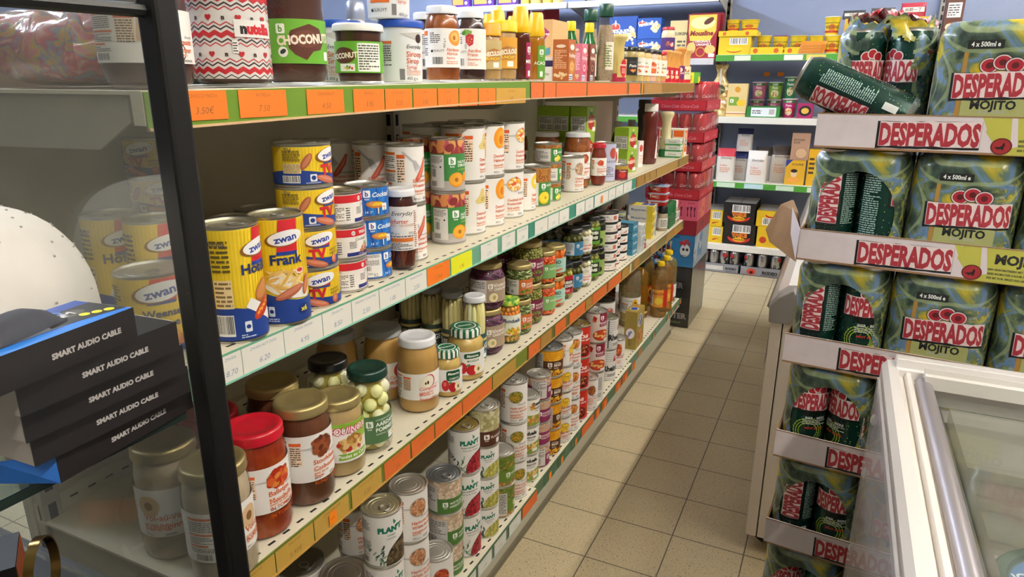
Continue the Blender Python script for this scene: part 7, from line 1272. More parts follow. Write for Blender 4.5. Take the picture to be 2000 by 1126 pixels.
LIN = mottled('frosty_liner', [(.3, 'BEBAB0'), (.7, 'D2CEC6')], 9, .5, bump=.4); b = MB(); xa, xb, ya, yb, zf = X0 + .075, X1 - .06, Ya + .06, Yb - .075, .70
for A_, B_, C_, D_ in [((xa, ya, zf), (xb, ya, zf), (xb, yb, zf), (xa, yb, zf)), ((xa, yb, zf), (xb, yb, zf), (xb, yb, .88), (xa, yb, .88)), ((xa, ya, zf), (xa, yb, zf), (xa, yb, .88), (xa, ya, .88)), ((xb, yb, zf), (xb, ya, zf), (xb, ya, .88), (xb, yb, .88)), ((xb, ya, zf), (xa, ya, zf), (xa, ya, .88), (xb, ya, .88))]: b.quad(A_, B_, C_, D_, LIN)
for zz in (.80, .76, .70): b.box(xa, xb, yb - .012, yb - .001, zz, zz + .012, mat('A8A49A', .4))
part(b, 'liner', fz)
fz_body = [c for c in fz.children if c.name.startswith('body')][0]
bm = MB(); bm.box(X0 + .055, X0 + .073, Ya, Yb - .03, .06, .86, FW); bm.box(X1 - .058, X1, Ya, Yb - .03, .06, .86, FW); bm.box(X0 + .055, X1, Yb - .073, Yb - .03, .06, .86, FW); bm.box(X0 + .055, X1, Ya, Ya + .055, .06, .86, FW); bm.box(X0 + .055, X1, Ya, Yb - .03, .06, .69, FW)
fz_body.data = bm.mesh('body', fz.location)
b = MB(); b.box(X0 - .006, X0 - .003, .30, .955, .50, .895, glassy('hazy_guard', 'FCFCFC', .03, .24, 'F0ECEE', .2, .2)); part(b, 'clear_guard', fz)
for yy, zz in ((.94, .84), (.94, .76), (.94, .64)):
    b = MB(); b.ball((X0 - .003, yy, zz), (.004, .006, .008), mat('C4C4C4', .3), 8, 6); part(b, 'clip', fz)
for sx_, sy_ in ((X0 + .12, Ya + .08), (X1 - .1, Ya + .08), (X0 + .12, Yb - .12), (X1 - .1, Yb - .12)):
    b = MB(); b.tube([(sx_, sy_, 0), (sx_, sy_, .06)], .02, mat('2A2A2C', .5), 10); part(b, 'foot', fz)
# goods in the freezer
t = thing('ice_cream_tub', (.248, .64, .7025), 'round ice cream tub with blue picture lid inside the freezer', 'tub')
b = MB(); b.lathe([(0, 0), (.062, 0), (.075, .128)], mat('6A7A8A', .4), 40); link('tub', b.mesh('tub'), t)
b = MB(); b.lathe([(.075, .126), (.079, .128), (.079, .140), (.076, .143), (.068, .143), (.066, .139), (0, .139)], mat('3A5A4A', .35), 44); a = Art(12); a.e(0, 0, 65, 65, '3E7AB8'); a.poly([(-55, -28), (-20, 0), (15, 6), (60, -5), (50, -40), (0, -62), (-40, -48)], '6A9A3A'); a.e(-20, 0, 30, 16, 'B8946A', 20); a.e(22, 22, 14, 8, 'F0F0EA', 30); a.e(28, 30, 6, 8, '1E1E20'); a.e(-5, 40, 26, 7, 'D8703A', 10); a.t('ICE CREAM', -30, 26, 9, 'F0F4F8', bold=.03, rot=28); a.wrap(b, flat((0, 0, .139), (1, 0, 0), (0, 1, 0)), 900); link('lid', b.mesh('lid'), t)
b = MB(); b.tube([(X0 + .08, .80, .715), (X0 + .15, .77, .72)], .004, mat('D8D4CC', .4), 8); b.tube([(X0 + .08, .80, .705), (X0 + .08, .80, .715)], .004, mat('D8D4CC', .4), 8); tag(link('basket_divider', b.mesh('basket_divider')), 'thin white wire divider inside the freezer', 'divider')
# far freezer behind the beer stack
ff = thing('chest_freezer', (.2, 2.6, 0), 'white chest freezer with grey bumper corner behind the beer stack', 'freezer')
P0 = -.107; b = MB(); b.box(P0, .55, 1.80, 3.9, .07, .70, mat('D8CFC6', .4)); part(b, 'body', ff, .003)
b = MB(); b.box(P0 - .001, P0 + .027, 1.765, 1.7995, .05, .685, mat('DCD2C8', .4)); b.box(P0 + .030, .55, 1.765, 1.7995, .05, .685, mat('DCD2C8', .4)); part(b, 'end_panel', ff, .002)
b = MB(); b.prism([(P0 - .006, .686), (P0 + .052, .686), (P0 + .058, .755), (P0 + .045, .776), (P0 + .01, .752), (P0 - .006, .73)], .05, mat('8E8A8A', .5), 'y', 1.755); part(b, 'corner_bumper', ff, .003)
b = MB(); b.prism([(P0 - .010, .69), (P0 - .010, .725), (P0 + .006, .755), (P0 + .03, .776), (P0 + .06, .780), (P0 + .06, .70)], 2.1, mat('DADADA', .35, coat=.3), 'y', 1.80); part(b, 'rounded_rim', ff)
b = MB(); b.prism([(P0 - .02, .70), (P0 - .011, .69), (P0 - .011, .72)], 2.0, mat('9A9A98', .5), 'y', 1.85); part(b, 'price_rail', ff)
b = MB(); b.box(P0 + .06, .50, 1.82, 3.85, .7805, .7855, FG); part(b, 'glass_lid', ff)
for yy in (2.1, 2.9, 3.6): 
    b = MB(); b.add([(P0 - .019, yy, .69), (P0 - .019, yy + .25, .69), (P0 - .030, yy + .25, .44), (P0 - .026, yy, .42), (P0 - .0185, yy, .69), (P0 - .0185, yy + .25, .69), (P0 - .0295, yy + .25, .44), (P0 - .0255, yy, .42)], [(0, 1, 2, 3), (4, 7, 6, 5)], glassy('limp_plastic', 'D8D8DC', .08, .35, '9A9AA0', .2)); part(b, 'hanging_film', ff)
for xx, yy in ((P0 + .05, 1.83), (.48, 1.83), (P0 + .05, 3.8), (.48, 3.8)):
    b = MB(); b.tube([(xx, yy - .012, .035), (xx, yy + .012, .035)], .033, mat('1E1E20', .5), 16); b.box(xx - .012, xx + .012, yy - .014, yy + .014, .04, .075, mat('3A3A3C', .4)); part(b, 'caster', ff)

# ================================================================== glass counter at the viewer's side
gc = thing('glass_case', (-.65, .05, 0), 'black framed glass display case at the end of the shelving', 'display case'); CX, CY = -.420, .335; BLK = mat('070708', .42)
b = MB(); hw = .0096; b.add([(CX + sx * hw - .0 * (z - .86), CY + sy * hw - .0 * (z - .86), z) for z in (.78, 1.75) for sx, sy in ((-1, -1), (1, -1), (1, 1), (-1, 1))], [(3, 2, 1, 0), (4, 5, 6, 7), (0, 1, 5, 4), (1, 2, 6, 5), (2, 3, 7, 6), (3, 0, 4, 7)], BLK); part(b, 'corner_post', gc, .003)
b = MB(); b.tube([(CX - .002, CY - .008, 1.309), (CX - .19 * .9, CY - .9, 1.309)], .0045, BLK, 8); part(b, 'top_rail', gc)
PANE = glassy('case_glass', 'F4F6F4', .035, .07, 'C8C8C0', .04, .35)  # pale diffuse share stands for the grey reflection on this pane
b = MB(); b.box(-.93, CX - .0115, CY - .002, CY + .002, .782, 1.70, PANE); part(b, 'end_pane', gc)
b = MB(); b.box(-.95, -.91, CY - .0145, CY + .0145, .78, 1.75, BLK); part(b, 'corner_post', gc)
b = MB(); b.box(-.91, CX - .004, -.6, CY - .02, 1.0200, 1.0262, glassy('shelf_glass', 'F0F8F4', .05, .04, 'A8B4AC', .04)); b.box(CX - .0045, CX - .0032, -.6, CY - .02, 1.0200, 1.0262, mat('16241E', .2)); part(b, 'glass_shelf', gc)
b = MB(); b.box(-.95, CX + .012, -.6, CY + .012, 0, .78, mat('2A2624', .5)); part(b, 'base_cabinet', gc)
# boxes
BXL = [((268, 661), None, 1.110), ((350, 683), (46, 814), 1.089), ((362, 726), (56, 865), 1.068), ((371, 765), (73, 911), 1.047), ((376, 796), (122, 942), 1.0265)]
BN = ['top', 'second', 'third', 'fourth', 'lowest']; BLKC = mat('1A1718', .38)
for i, (rp, lp, zb) in enumerate(BXL):
    R_ = AZ(rp[0], rp[1], zb); L_ = AZ(lp[0], lp[1], zb) if lp else R_ + (AZ(0, 775, zb) - R_) * 1.28
    d = (R_ - L_); d.z = 0; w = d.length; d.normalize(); ang_ = atan2(d.y, d.x); h = .0203
    r = thing('cable_box', (L_.x, L_.y, zb + .0002), 'flat black audio cable box, %s' % ('top of the stack with a blue printed face' if i == 0 else BN[i] + ' from the top of the stack' if i < 4 else 'lowest of the stack with a blue end flap'), 'box', 'audio cable boxes', (0, 0, ang_))
    b = MB(); D = .046; b.box(0, w, .001, D, 0, h, BLKC); b.box(-.0008, w + .0008, 0, .001, 0, h, mat('1A1718', .3, coat=.2)); b.box(-.0006, -.0001, .001, D, 0, h, mat('A8A09A', .5)); b.box(w + .0001, w + .0006, .001, D, 0, h, mat('C8C4BE', .5))
    a = Art(i); a.t('SMART AUDIO CABLE', w * (560 if i else 700), 7.8, 3.3, 'A8A4A2', bold=.05, cond=1.02); a.wrap(b, flat((0, 0, 0), (1, 0, 0), (0, 0, 1)), 900); link('carton', b.mesh('carton'), r)
    if i == 0:
        b = MB(); a = Art(40); W_, D_ = w * 1000, D * 1000; a.r(0, 0, W_, D_, '1E3E8E'); a.r(0, 0, W_, 9, '2A78D0'); a.r(W_ * .05, 10, W_ * .72, D_ * .32, '6A6E78'); a.rr(W_ * .1, 14, W_ * .65, D_ * .22, 6, '8A8E96'); a.poly([(W_ * .60, 12), (W_, 4), (W_, D_ * .75), (W_ * .70, D_ * .75)], '24221F'); a.e(W_ * .80, D_ * .55, 10, 6, '55524A'); a.t('M', W_ * .80, D_ * .50, 7, 'C8C8C8', bold=.03)
        for k in range(3): a.e(W_ * (.83 + .055 * k), D_ * (.36 - .06 * k), 3.0, 3.0, 'E8D81E')
        a.t('SMART AUDIO', W_ * .48, D_ * .62, 8, '5A80C0', bold=.02); a.e(W_ * .40, D_ * .50, 9, 6, 'EBDB1E'); a.tube if 0 else None; a.r(W_ * .3, 18, 22, 4, 'D8D8DC'); a.r(W_ * .62, 22, 16, 4, 'E4E4E8'); a.wrap(b, flat((0, 0, h), (1, 0, 0), (0, 1, 0)), 900); link('window_face', b.mesh('window_face'), r, label='blue printed face') if 0 else link('window_face', b.mesh('window_face'), r)
    if i == 4:
        b = MB(); b.add([(-.001, .0, 0), (-.001, 0, h), (-.018, .03, h * .9), (-.026, .06, h * .75), (-.024, .06, .002), (-.012, .03, .0)], [(0, 1, 2, 5), (5, 2, 3, 4)], mat('2A6EC8', .4)); link('end_flap', b.mesh('end_flap'), r)
cu = link('cushion', None) if 0 else None
b = MB(); q = random.Random(2); C_ = Vector((-.552, .246, 1.0275 + .078)); n1, n2 = 40, 24; V = []
for j in range(n2 + 1):
    for i in range(n1):
        t, p = pi * j / n2, 2 * pi * i / n1; s_ = lambda v, e: abs(v) ** e * (1 if v >= 0 else -1)
        x, y, zz = s_(sin(t), .8) * s_(cos(p), .8), s_(sin(t), .8) * s_(sin(p), .8), -s_(cos(t), .8); w_ = 1 + .02 * sin(5 * p + 3 * t) + .015 * sin(9 * p)
        V.append((C_.x + .085 * x * w_, C_.y + .076 * y * w_, C_.z + .0775 * zz))
fab = mottled('white_cloth', [(.3, 'CFCCC6'), (.7, 'DAD7D0')], 20, .8, bump=.3); b.add(V, [(j * n1 + i, j * n1 + (i + 1) % n1, (j + 1) * n1 + (i + 1) % n1, (j + 1) * n1 + i) for j in range(n2) for i in range(n1)], fab, True)
for k in range(150):
    t, p = q.uniform(.25, 1.0) * pi, 2 * pi * q.random(); j, i = t / pi * n2, p / (2 * pi) * n1; v0 = Vector(V[int(j) * n1 + int(i) % n1]); nrm = (v0 - C_); nrm = Vector((nrm.x / .011, nrm.y / .017, nrm.z / .005)).normalized(); b.ball(v0, .0010, mat('A09C94', .8), 6, 4)
cu = link('cushion', b.mesh('cushion', C_), None, C_); tag(cu, 'white cloth cushion with grey dots inside the glass case', 'cushion')
b = MB(); w0 = AZ(22, 640, 1.134); V = []
for j in range(9):
    for i in range(9):
        x, y = i / 8 - .5, j / 8 - .5; V.append((x * .050, y * .026, .010 * max(0, 1 - (2 * x) ** 4) * max(0, 1 - (2 * y) ** 4) + .001))
n0 = len(V); V += [(x, y, 0) for x, y, z in V[:n0]]; F = [(j * 9 + i, j * 9 + i + 1, (j + 1) * 9 + i + 1, (j + 1) * 9 + i) for j in range(8) for i in range(8)]; F += [tuple(n0 + k for k in f[::-1]) for f in F]
E_ = [i for i in range(9)] + [j * 9 + 8 for j in range(1, 9)] + [72 + i for i in range(7, -1, -1)] + [j * 9 for j in range(7, 0, -1)]; F += [(E_[k], n0 + E_[k], n0 + E_[(k + 1) % 32], E_[(k + 1) % 32]) for k in range(32)]
b.add(V, F, mottled('charcoal_cloth', [(.3, '2E3036'), (.7, '3C3E46')], 30, .8), True); b.ball((-.022, -.006, .008), .002, mat('C8C8C8', .3, 1.0), 8, 6)
tag(link('pouch', b.mesh('pouch'), None, (w0.x, w0.y, 1.1308), (0, 0, 1.9)), 'flat charcoal cloth pouch lying on the cable boxes', 'pouch')
hp = AZ(118, 1140, .820); b = MB(); b.box(-.030, .030, -.020, .020, 0, .024, mat('2A1E18', .35, coat=.3)); b.box(-.027, .027, -.004, .004, .024, .027, mat('5A3A22', .4)); tag(link('watch_box', b.mesh('watch_box'), None, (hp.x, hp.y - .012, .7804), (0, 0, 1.9)), 'dark brown display box carrying a golden bangle', 'box')
b = MB(); P = [(.031 * cos(2 * pi * k / 28), 0, .033 + .034 * sin(2 * pi * k / 28)) for k in range(28)]; V = []; F = []
for k, p in enumerate(P):
    for dy, dr in ((-.004, 1), (.004, 1), (.004, .95), (-.004, .95)): V.append((p[0] * dr, dy, .033 + (p[2] - .033) * dr))
for k in range(28):
    for s_ in range(4): F.append((4 * k + s_, 4 * k + (s_ + 1) % 4, 4 * ((k + 1) % 28) + (s_ + 1) % 4, 4 * ((k + 1) % 28) + s_))
b.add(V, F, mat('8A6E40', .2, 1.0), True); tag(link('bangle', b.mesh('bangle'), None, (hp.x, hp.y - .012, .8078), (0, 0, 2.3)), 'golden metal bangle standing on a dark brown box', 'bangle')
op = AZ(-8, 1120, .82); b = MB(); b.box(-.02, .02, -.03, .03, 0, .06, mat('1A1416', .4)); b.box(.0201, .0206, -.028, .028, .03, .058, mat('B0501E', .4)); tag(link('watch_box', b.mesh('watch_box'), None, (op.x, op.y, .7804), (0, 0, 1.0)), 'small black and orange box low in the glass case', 'box')
# ================================================================== goods on the far wall
def WX(u, y, z):
    a, b = -6.0, 3.0
    for _ in range(50):
        m_ = (a + b) / 2
        if PR((m_, y, z))[0] < u: a = m_
        else: b = m_
    return a
def WZ(v, x, y):
    a, b = -.5, 3.0
    for _ in range(50):
        m_ = (a + b) / 2
        if PR((x, y, m_))[1] > v: a = m_
        else: b = m_
    return a
FARG = {'box': 'boxes on the far shelves', 'cup': 'cups on the far shelves', 'bag': 'bags on the far shelves'}
def wbox(name, u0, u1, vt, z, label, cat, col, front=None, top=None, d=.16, y=4.84, n=1, gap=.0006, sidecol=None):
    """a carton standing on a far shelf between two sight lines, its front to the aisle"""
    x0, x1 = WX(u0, y, z + .05), WX(u1, y, z + .05); h = (WZ(vt, (x0 + x1) / 2, y) - z); b = MB()
    b.box(x0 + .001, x1 - .001, y, y + d, z + gap, z + h, mat(col, .45))
    w = (x1 - x0) * 1000 - 2
    if front: a = Art(int(u0)); front(a, w, h * 1000); a.wrap(b, flat((x0 + .001, y, z), (1, 0, 0), (0, 0, 1)), 900)
    if top: a = Art(int(u0) + 1); top(a, w, d * 1000); a.wrap(b, flat((x0 + .001, y, z + h), (1, 0, 0), (0, 1, 0)), 900)
    c = ((x0 + x1) / 2, y + d / 2, z + gap); return tag(link(name, b.mesh(name, c), None, c), label, cat, FARG.get(cat))
def wbag(name, u0, u1, vt, z, label, col, topcol=None, front=None, d=.07, y=4.86, crimp=.04, cat='bag', gap=.0006, m=None, tilt=0.0, neck=0.0):
    """a filled paper or foil bag with rounded flanks and a folded head"""
    x0, x1 = WX(u0, y, z + .05), WX(u1, y, z + .05); h = WZ(vt, (x0 + x1) / 2, y) - z; w = x1 - x0; b = MB(); n, k = 24, 12; V = []
    for j in range(k + 1):
        t = j / k; zz = h * t; f = 1 - .06 * sin(pi * t); dd = d * (1.0 if t < .72 else max(.06, 1 - ((t - .72) / .28) ** 1.5)); ww = w * (.93 + .07 * sin(pi * min(1, t * 1.2))) * (1 - neck * min(1, max(0, (t - .58) / .2)) + neck * .5 * max(0, (t - .82) / .18))
        for i in range(n):
            a = 2 * pi * i / n; cx, sy = cos(a), sin(a); cx = abs(cx) ** .45 * (1 if cx >= 0 else -1); sy = abs(sy) ** .6 * (1 if sy >= 0 else -1)
            V.append((ww / 2 * cx * f + tilt * t * w, -dd / 2 * -sy, gap + zz))
    mm = m or mat(col, .5, bump=.3, bscale=40); mt = mat(topcol, .4, bump=.3, bscale=40) if topcol else mm
    for j in range(k): b.add([V[j * n + i] for i in range(n)] + [V[(j + 1) * n + i] for i in range(n)], [(i, (i + 1) % n, n + (i + 1) % n, n + i) for i in range(n)], mt if j > k * .72 else mm, True)
    b.add(V[k * n:], [tuple(range(n))], mt); b.add(V[:n], [tuple(range(n))[::-1]], mm)
    if front: a = Art(int(u0)); front(a, w * 900, h * 1000); a.wrap(b, lambda u, v, o: (u - w * .45, -d * .505 - o, v), 900)
    c = ((x0 + x1) / 2, y + d / 2, z); return tag(link(name, b.mesh(name), None, c), label, cat, FARG.get(cat))
cupn = [0]
def wcup(u0, u1, vt, z, label, col, rim, art=None, y=4.90, name='noodle_cup', inv=False):
    x0, x1 = WX(u0, y, z + .03), WX(u1, y, z + .03); R = (x1 - x0) / 2; h = WZ(vt, (x0 + x1) / 2, y) - z; t = thing(name, ((x0 + x1) / 2, y, z + .0006), label, 'cup', FARG['cup'])
    b = MB(); b.lathe([(0, 0), (R * .80, 0), (R * .97, h - .008), (R, h - .006)], mat(col, .4), 28)
    if art: a = Art(int(u0)); art(a, R * 1000, h * 1000); a.wrap(b, lambda u, v, o: ((R * (.80 + .17 * v / h) + o + .0004) * cos(u / R - pi / 2), (R * (.80 + .17 * v / h) + o + .0004) * sin(u / R - pi / 2), v))
    link('cup', b.mesh('cup'), t); b = MB(); b.lathe([(R, h - .006), (R + .002, h - .005), (R + .002, h - .001), (R, h), (0, h)], mat(rim, .35), 28); link('foil_lid', b.mesh('foil_lid', angle=40), t)
ev = lambda c='D8643A', n=3: (lambda a, w, h: (a.t('Everyday', w * .55, h * .68, h * .07, '3A3A3A', shear=.3), a.t('Suiker', w * .2, h * .45, h * .07, c, 'l'), a.ln(w * .2, h * .25, w * .6, h * .17, n, 'D89A7A')))
zA = .635
wbox('sugar_box', 1373, 1392, 324, zA, 'small white sugar box beside the drinks stack', 'box', 'DCD8D0', lambda a, w, h: a.bar(w * .5, h * .1, w * .4, h * .4)); wbox('sugar_box', 1376, 1396, 305, zA, 'small white sugar box behind the drinks stack', 'box', 'CFCBC4', ev(), y=5.02, d=.12)
wbag('sugar_bag', 1396, 1434, 290, zA, 'white sugar bag with red head', 'DDD8D0', 'C83A4A', ev()); wbag('sugar_bag', 1428, 1458, 296, zA, 'white sugar bag with blue head, carrying another', 'DDD8D0', '24306A', ev('C85A4A'), y=4.95)
wbag('sugar_bag', 1437, 1470, 251, zA + (WZ(297, -.6, 4.9) - zA), 'white sugar bag with blue head on top of another', 'DDD8D2', '1E2A5E', ev('C85A4A'), y=4.95)
wbag('flour_bag', 1455, 1496, 295, zA, 'plain white flour bag in front', 'E0DCD8', None, ev(), y=4.81); wbag('flour_bag', 1470, 1510, 288, zA, 'white flour bag with dark head in the second row', 'D0CBC4', '4A4038', None, y=5.00)
wbag('flour_bag', 1501, 1540, 285, zA, 'white flour bag with brown head', 'D9D2C8', '4E4238', ev('C87A5A'), y=4.935)
wbox('coffee_box', 1532, 1571, 312, zA, 'yellow coffee pack with a drawn face', 'box', 'D9A828', lambda a, w, h: (a.poly([(0, h), (w * .35, h), (0, h * .7)], '2A3A8A'), a.t('DOUWE', w * .6, h * .78, h * .08, '4A3A1A', bold=.02), a.e(w * .45, h * .45, w * .16, h * .16, 'E8C8A0'), a.e(w * .45, h * .56, w * .17, h * .07, '2A1E18'), a.e(w * .45, h * .2, w * .3, h * .12, 'E8A04A')), d=.08)
wbox('sugar_box', 1544, 1580, 260, zA + (WZ(312, -.3, 4.84) - zA), 'beige cane sugar box on the yellow coffee pack', 'box', 'B08C74', lambda a, w, h: (a.t('RIETSUIKER', w * .1, h * .72, h * .07, '4A3428', 'l', .02, .8), a.t('SUCRE', w * .1, h * .62, h * .07, '4A3428', 'l', .02, .8), a.e(w * .58, h * .26, w * .34, h * .2, '3A2A20'), a.e(w * .58, h * .26, w * .32, h * .19, 'CBA884')), d=.07)
wbox('coffee_box', 1574, 1600, 292, zA, 'yellow coffee pack next to the beer stack', 'box', 'DDAA1E', lambda a, w, h: a.ln(w * .1, h * .3, w * .8, h * .5, 4, '4A3A1A'), d=.09)
zB = 1.06
b = MB(); wbag('pasta_bag', 1380, 1423, 126, zB, 'clear bag of yellow pasta nests tied with ribbon', 'D9BE7A', None, lambda a, w, h: (a.food(w * .5, h * .36, w * .46, h * .34, ['C9A45A', 'E2CC8E', 'B88A3E', 'F0E0AE'], 14, 130), a.e(w * .5, h * .52, w * .3, h * .1, '3A4A1E'), a.t('TAGLIATELLE', w * .5, h * .5, h * .035, 'E8E0C8'), a.r(w * .15, h * .26, w * .7, h * .05, 'F0EAE0'), a.r(w * .48, h * .6, w * .08, h * .32, 'D8D0C8')), d=.09, neck=.62, m=mottled('pasta_film', [(.35, 'B8924A'), (.5, 'D9BE7A'), (.65, 'E6D4A2')], 40, .25, coat=.6))
wbox('lasagne_box', 1418, 1457, 163, zB, 'cream lasagne box beside the pasta bag', 'box', 'DCC488', lambda a, w, h: (a.rr(w * .1, h * .34, w * .5, h * .26, 8, '7AA03A'), boni_logo(a, w * .25, h * .48, w * .18, 'F0F0E4', '7AA03A', False), a.e(w * .72, h * .42, w * .22, h * .10, 'E8C030'), a.e(w * .5, h * .82, w * .14, h * .09, 'D89A2A', 30), a.r(0, h * .12, w, h * .03, 'E8E0D0'), a.r(0, h * .09, w, h * .02, 'B83A3A')), d=.06)
wbox('cup_tray', 1458, 1523, 208, zB, 'green cardboard tray of soup cups', 'tray', '2E7A34', lambda a, w, h: (a.r(w * .14, h * .1, w * .76, h * .8, 'DDE6EC'), a.bar(w * .68, h * .2, w * .18, h * .6), a.ln(w * .18, h * .3, w * .3, h * .4, 2)), d=.20, y=4.82)
sc = lambda c2: (lambda a, R, h: (a.r(-R, h * .78, R * 2, h * .16, '2E6A34'), a.t('SOEP', 0, h * .8, h * .1, 'F4F0EA', bold=.02), a.t('Pasta', 0, h * .6, h * .12, 'F4F0F0', bold=.02), a.e(0, h * .32, R * .6, h * .2, 'E8DCB8'), a.food(0, h * .32, R * .5, h * .17, ['D9C48A', 'F0E4C0', c2], 7, 20)))
zt = zB + (WZ(209, -.45, 4.9) - zB); zu = zB + (WZ(194, -.45, 4.9) - zB)
for u0, u1, w in ((1463, 1491, 'first'), (1496, 1524, 'second')): wcup(u0, u1, 194, zB, 'pink soup cup in the green tray, %s from the lasagne' % w, 'C86A88', 'D8C8CC', sc('8AA04A'), name='soup_cup', y=5.08)
wcup(1468, 1497, 160, zu + .0, 'pink soup cup standing on another in the tray', 'C86A88', 'D8C8CC', sc('8AA04A'), name='soup_cup', y=5.08); wcup(1499, 1529, 160, zu, 'light green soup cup standing on a pink one', '8AB04A', 'D8D8CC', sc('C8804A'), name='soup_cup', y=5.08)
wcup(1526, 1554, 193, zB, 'magenta soup cup beside the green tray', 'B82A6A', 'D8C0CC', sc('D9602A'), name='soup_cup', y=4.92); wcup(1530, 1556, 150, zB + (WZ(192, -.4, 5.06) - zB), 'green soup cup behind the leaning beer can', '2E7A4A', 'C8D8C8', sc('8AA04A'), name='soup_cup', y=5.06); wcup(1530, 1556, 192, zB, 'green soup cup at the bottom behind the magenta one', '2E7A4A', 'C8D8C8', None, name='soup_cup', y=5.06)
wbox('soup_box', 1557, 1588, 202, zB, 'dark pink soup box beside the beer stack', 'box', '9A1E5A', lambda a, w, h: (a.e(w * .5, h * .5, w * .4, h * .35, '1E1418'), a.e(w * .5, h * .5, w * .25, h * .2, 'D8B04A')), d=.08)
for u in (1495, 1522):
    x = WX(u, 5.17, 1.30); b = MB(); b.add([(-.02, 0, -.015), (.02, 0, -.013), (.022, 0, .012), (-.018, 0, .013), (-.02, .002, -.015), (.02, .002, -.013), (.022, .002, .012), (-.018, .002, .013)], [(0, 1, 2, 3), (7, 6, 5, 4), (0, 4, 5, 1), (2, 6, 7, 3), (1, 5, 6, 2), (0, 3, 7, 4)], mat('F08A1E', .5)); tag(link('price_card', b.mesh('price_card'), None, (x, YB - .004, 1.335)), 'small orange price card stuck on the far wall', 'card', 'orange price cards')
zC, zCl = 1.45, 1.43
def f_mous(a, w, h): a.poly([(w * .04, h * .98), (w * .96, h * .98), (w * .96, h * .62), (w * .78, h * .40), (w * .1, h * .40), (w * .04, h * .62)], 'E6C84A'); a.e(w * .5, h * .8, w * .42, h * .14, 'F0E2A0'); a.e(w * .7, h * .84, w * .18, h * .06, '5A2A14', 30); a.t('Mousline', w * .48, h * .52, w * .155, '8A1A2A', bold=.05, shear=.15); a.t("L'ORIGINALE", w * .5, h * .36, w * .075, 'F4E8E0', bold=.03); a.t('DE ORIGINELE', w * .5, h * .29, w * .075, 'F4E8E0', bold=.03); a.e(w * .16, h * .24, w * .15, h * .13, 'E0C070'); a.e(w * .8, h * .2, w * .18, h * .10, 'E0C070'); a.e(w * .48, h * .15, w * .16, w * .16, 'C8942A'); a.e(w * .48, h * .15, w * .13, w * .13, '9A1E2C'); a.rr(w * .76, h * .03, w * .2, h * .08, 3, 'E8E8E8')
wbox('potato_flakes_box', 1340, 1398, 27, zCl, 'red and yellow mashed potato box on the far shelf', 'box', '9A1E2C', f_mous, y=4.83, d=.09); wbox('potato_flakes_box', 1347, 1407, 25, zCl, 'red mashed potato box behind the first one', 'box', '8E1A28', None, y=4.93, d=.09)
wbox('chicken_box', 1306, 1340, 40, zCl, 'cream chicken box behind the sauce bottles', 'box', 'D8C890', lambda a, w, h: (a.t('KUIKEN', w * .62, h * .62, w * .16, '2A2A24', bold=.03), a.ln(w * .45, h * .3, w * .5, h * .2, 2)), d=.1)
f_pen = lambda t: (lambda a, w, h: (a.e(w * .22, h * .76, w * .17, h * .09, 'F0E8E0'), a.e(w * .22, h * .76, w * .15, h * .075, 'C83A24'), a.e(w * .22, h * .84, w * .03, h * .08, 'E8E4D8'), a.t(t, w * .08, h * .58, w * (.17 if len(t) < 6 else .15), 'F4F4F8', 'l', .04, .8 if len(t) < 6 else .75, rot=0 if len(t) < 6 else 8), a.food(w * .78, h * .55, w * .16, h * .22, ['E8D8A0', 'F4ECC8', 'D8C080'], 12, 30)))
hp_ = WZ(76, -1.3, 4.84)
wbox('pasta_box', 1188, 1243, 32, zCl, 'blue penne box behind the top shelf goods', 'box', '1E4EA8', f_pen('PENNE'), d=.1)
zv = zCl + .5 * (WZ(35, -1.3, 4.84) - zCl); wbox('pasta_box', 1243, 1291, WZ and 76, zCl, 'blue vermicelli box under another one', 'box', '1E4EA8', f_pen('vermicelli'), d=.1); wbox('pasta_box', 1243, 1291, 35, hp_ + .001, 'blue vermicelli box on top of another one', 'box', '2458B4', f_pen('vermicelli'), d=.1)
for i, (u0, u1, vt, c) in enumerate([(1034, 1060, 20, '8E1A2A'), (998, 1032, 15, 'A82438'), (1055, 1088, 18, '8A1626'), (985, 1006, 22, '9A2030')]): wbag('coffee_bag', u0, u1, vt, zCl, 'dark red coffee bag behind the honey bottles, %s' % ('middle one', 'with bright top', 'nearest the pet food', 'nearest the peanut butter')[i], c, None, None, y=4.84 + .085 * i)
zD = 1.815
for i, (u0, u1) in enumerate([(879, 917), (920, 965), (968, 1013)]): wbag('chocolate_bag', u0, u1, -70, zD, 'purple chocolate bag on the highest shelf, %s' % ('at the shelf end', 'second from the shelf end', 'third from the shelf end')[i], '4A1E78', None, lambda a, w, h: (a.r(w * .1, h * .06, w * .6, h * .3, 'B88A4A'), a.e(w * .85, h * .1, w * .08, h * .04, 'D8D0E8')), y=4.83)
for i, (u0, u1) in enumerate([(1016, 1032), (1034, 1056), (1058, 1076), (1078, 1096)]): wbag('sweets_bag', u0, u1, -50, zD, 'yellowish sweets bag on the highest shelf, %s from the purple bags' % ('first', 'second', 'third', 'fourth')[i], ['D8C84A', 'B8985A', 'E0CE50', 'C8B070'][i], None, None, y=4.83)
yl = lambda a, w, h: (a.bar(w * .34, h * .55, w * .56, h * .36), a.e(w * .5, h * .25, w * .24, h * .14, 'B83A1E'), a.e(w * .5, h * .3, w * .25, h * .13, 'E6C81E'))
wbox('noodle_carton', 1403, 1466, 71, zC, 'yellow noodle carton with white bar code label', 'box', 'DCBE1E', yl, y=4.83, d=.18); zt = zC + (WZ(71, -.7, 4.83) - zC)
wbox('noodle_tray', 1404, 1480, 60, zt, 'low yellow tray of noodle cups on the yellow carton', 'tray', 'DCC01E', lambda a, w, h: (a.e(w * .16, h * .5, h * .35, h * .35, 'C85A1E'), a.e(w * .75, h * .5, h * .35, h * .35, 'C85A1E')), y=4.822, d=.20)
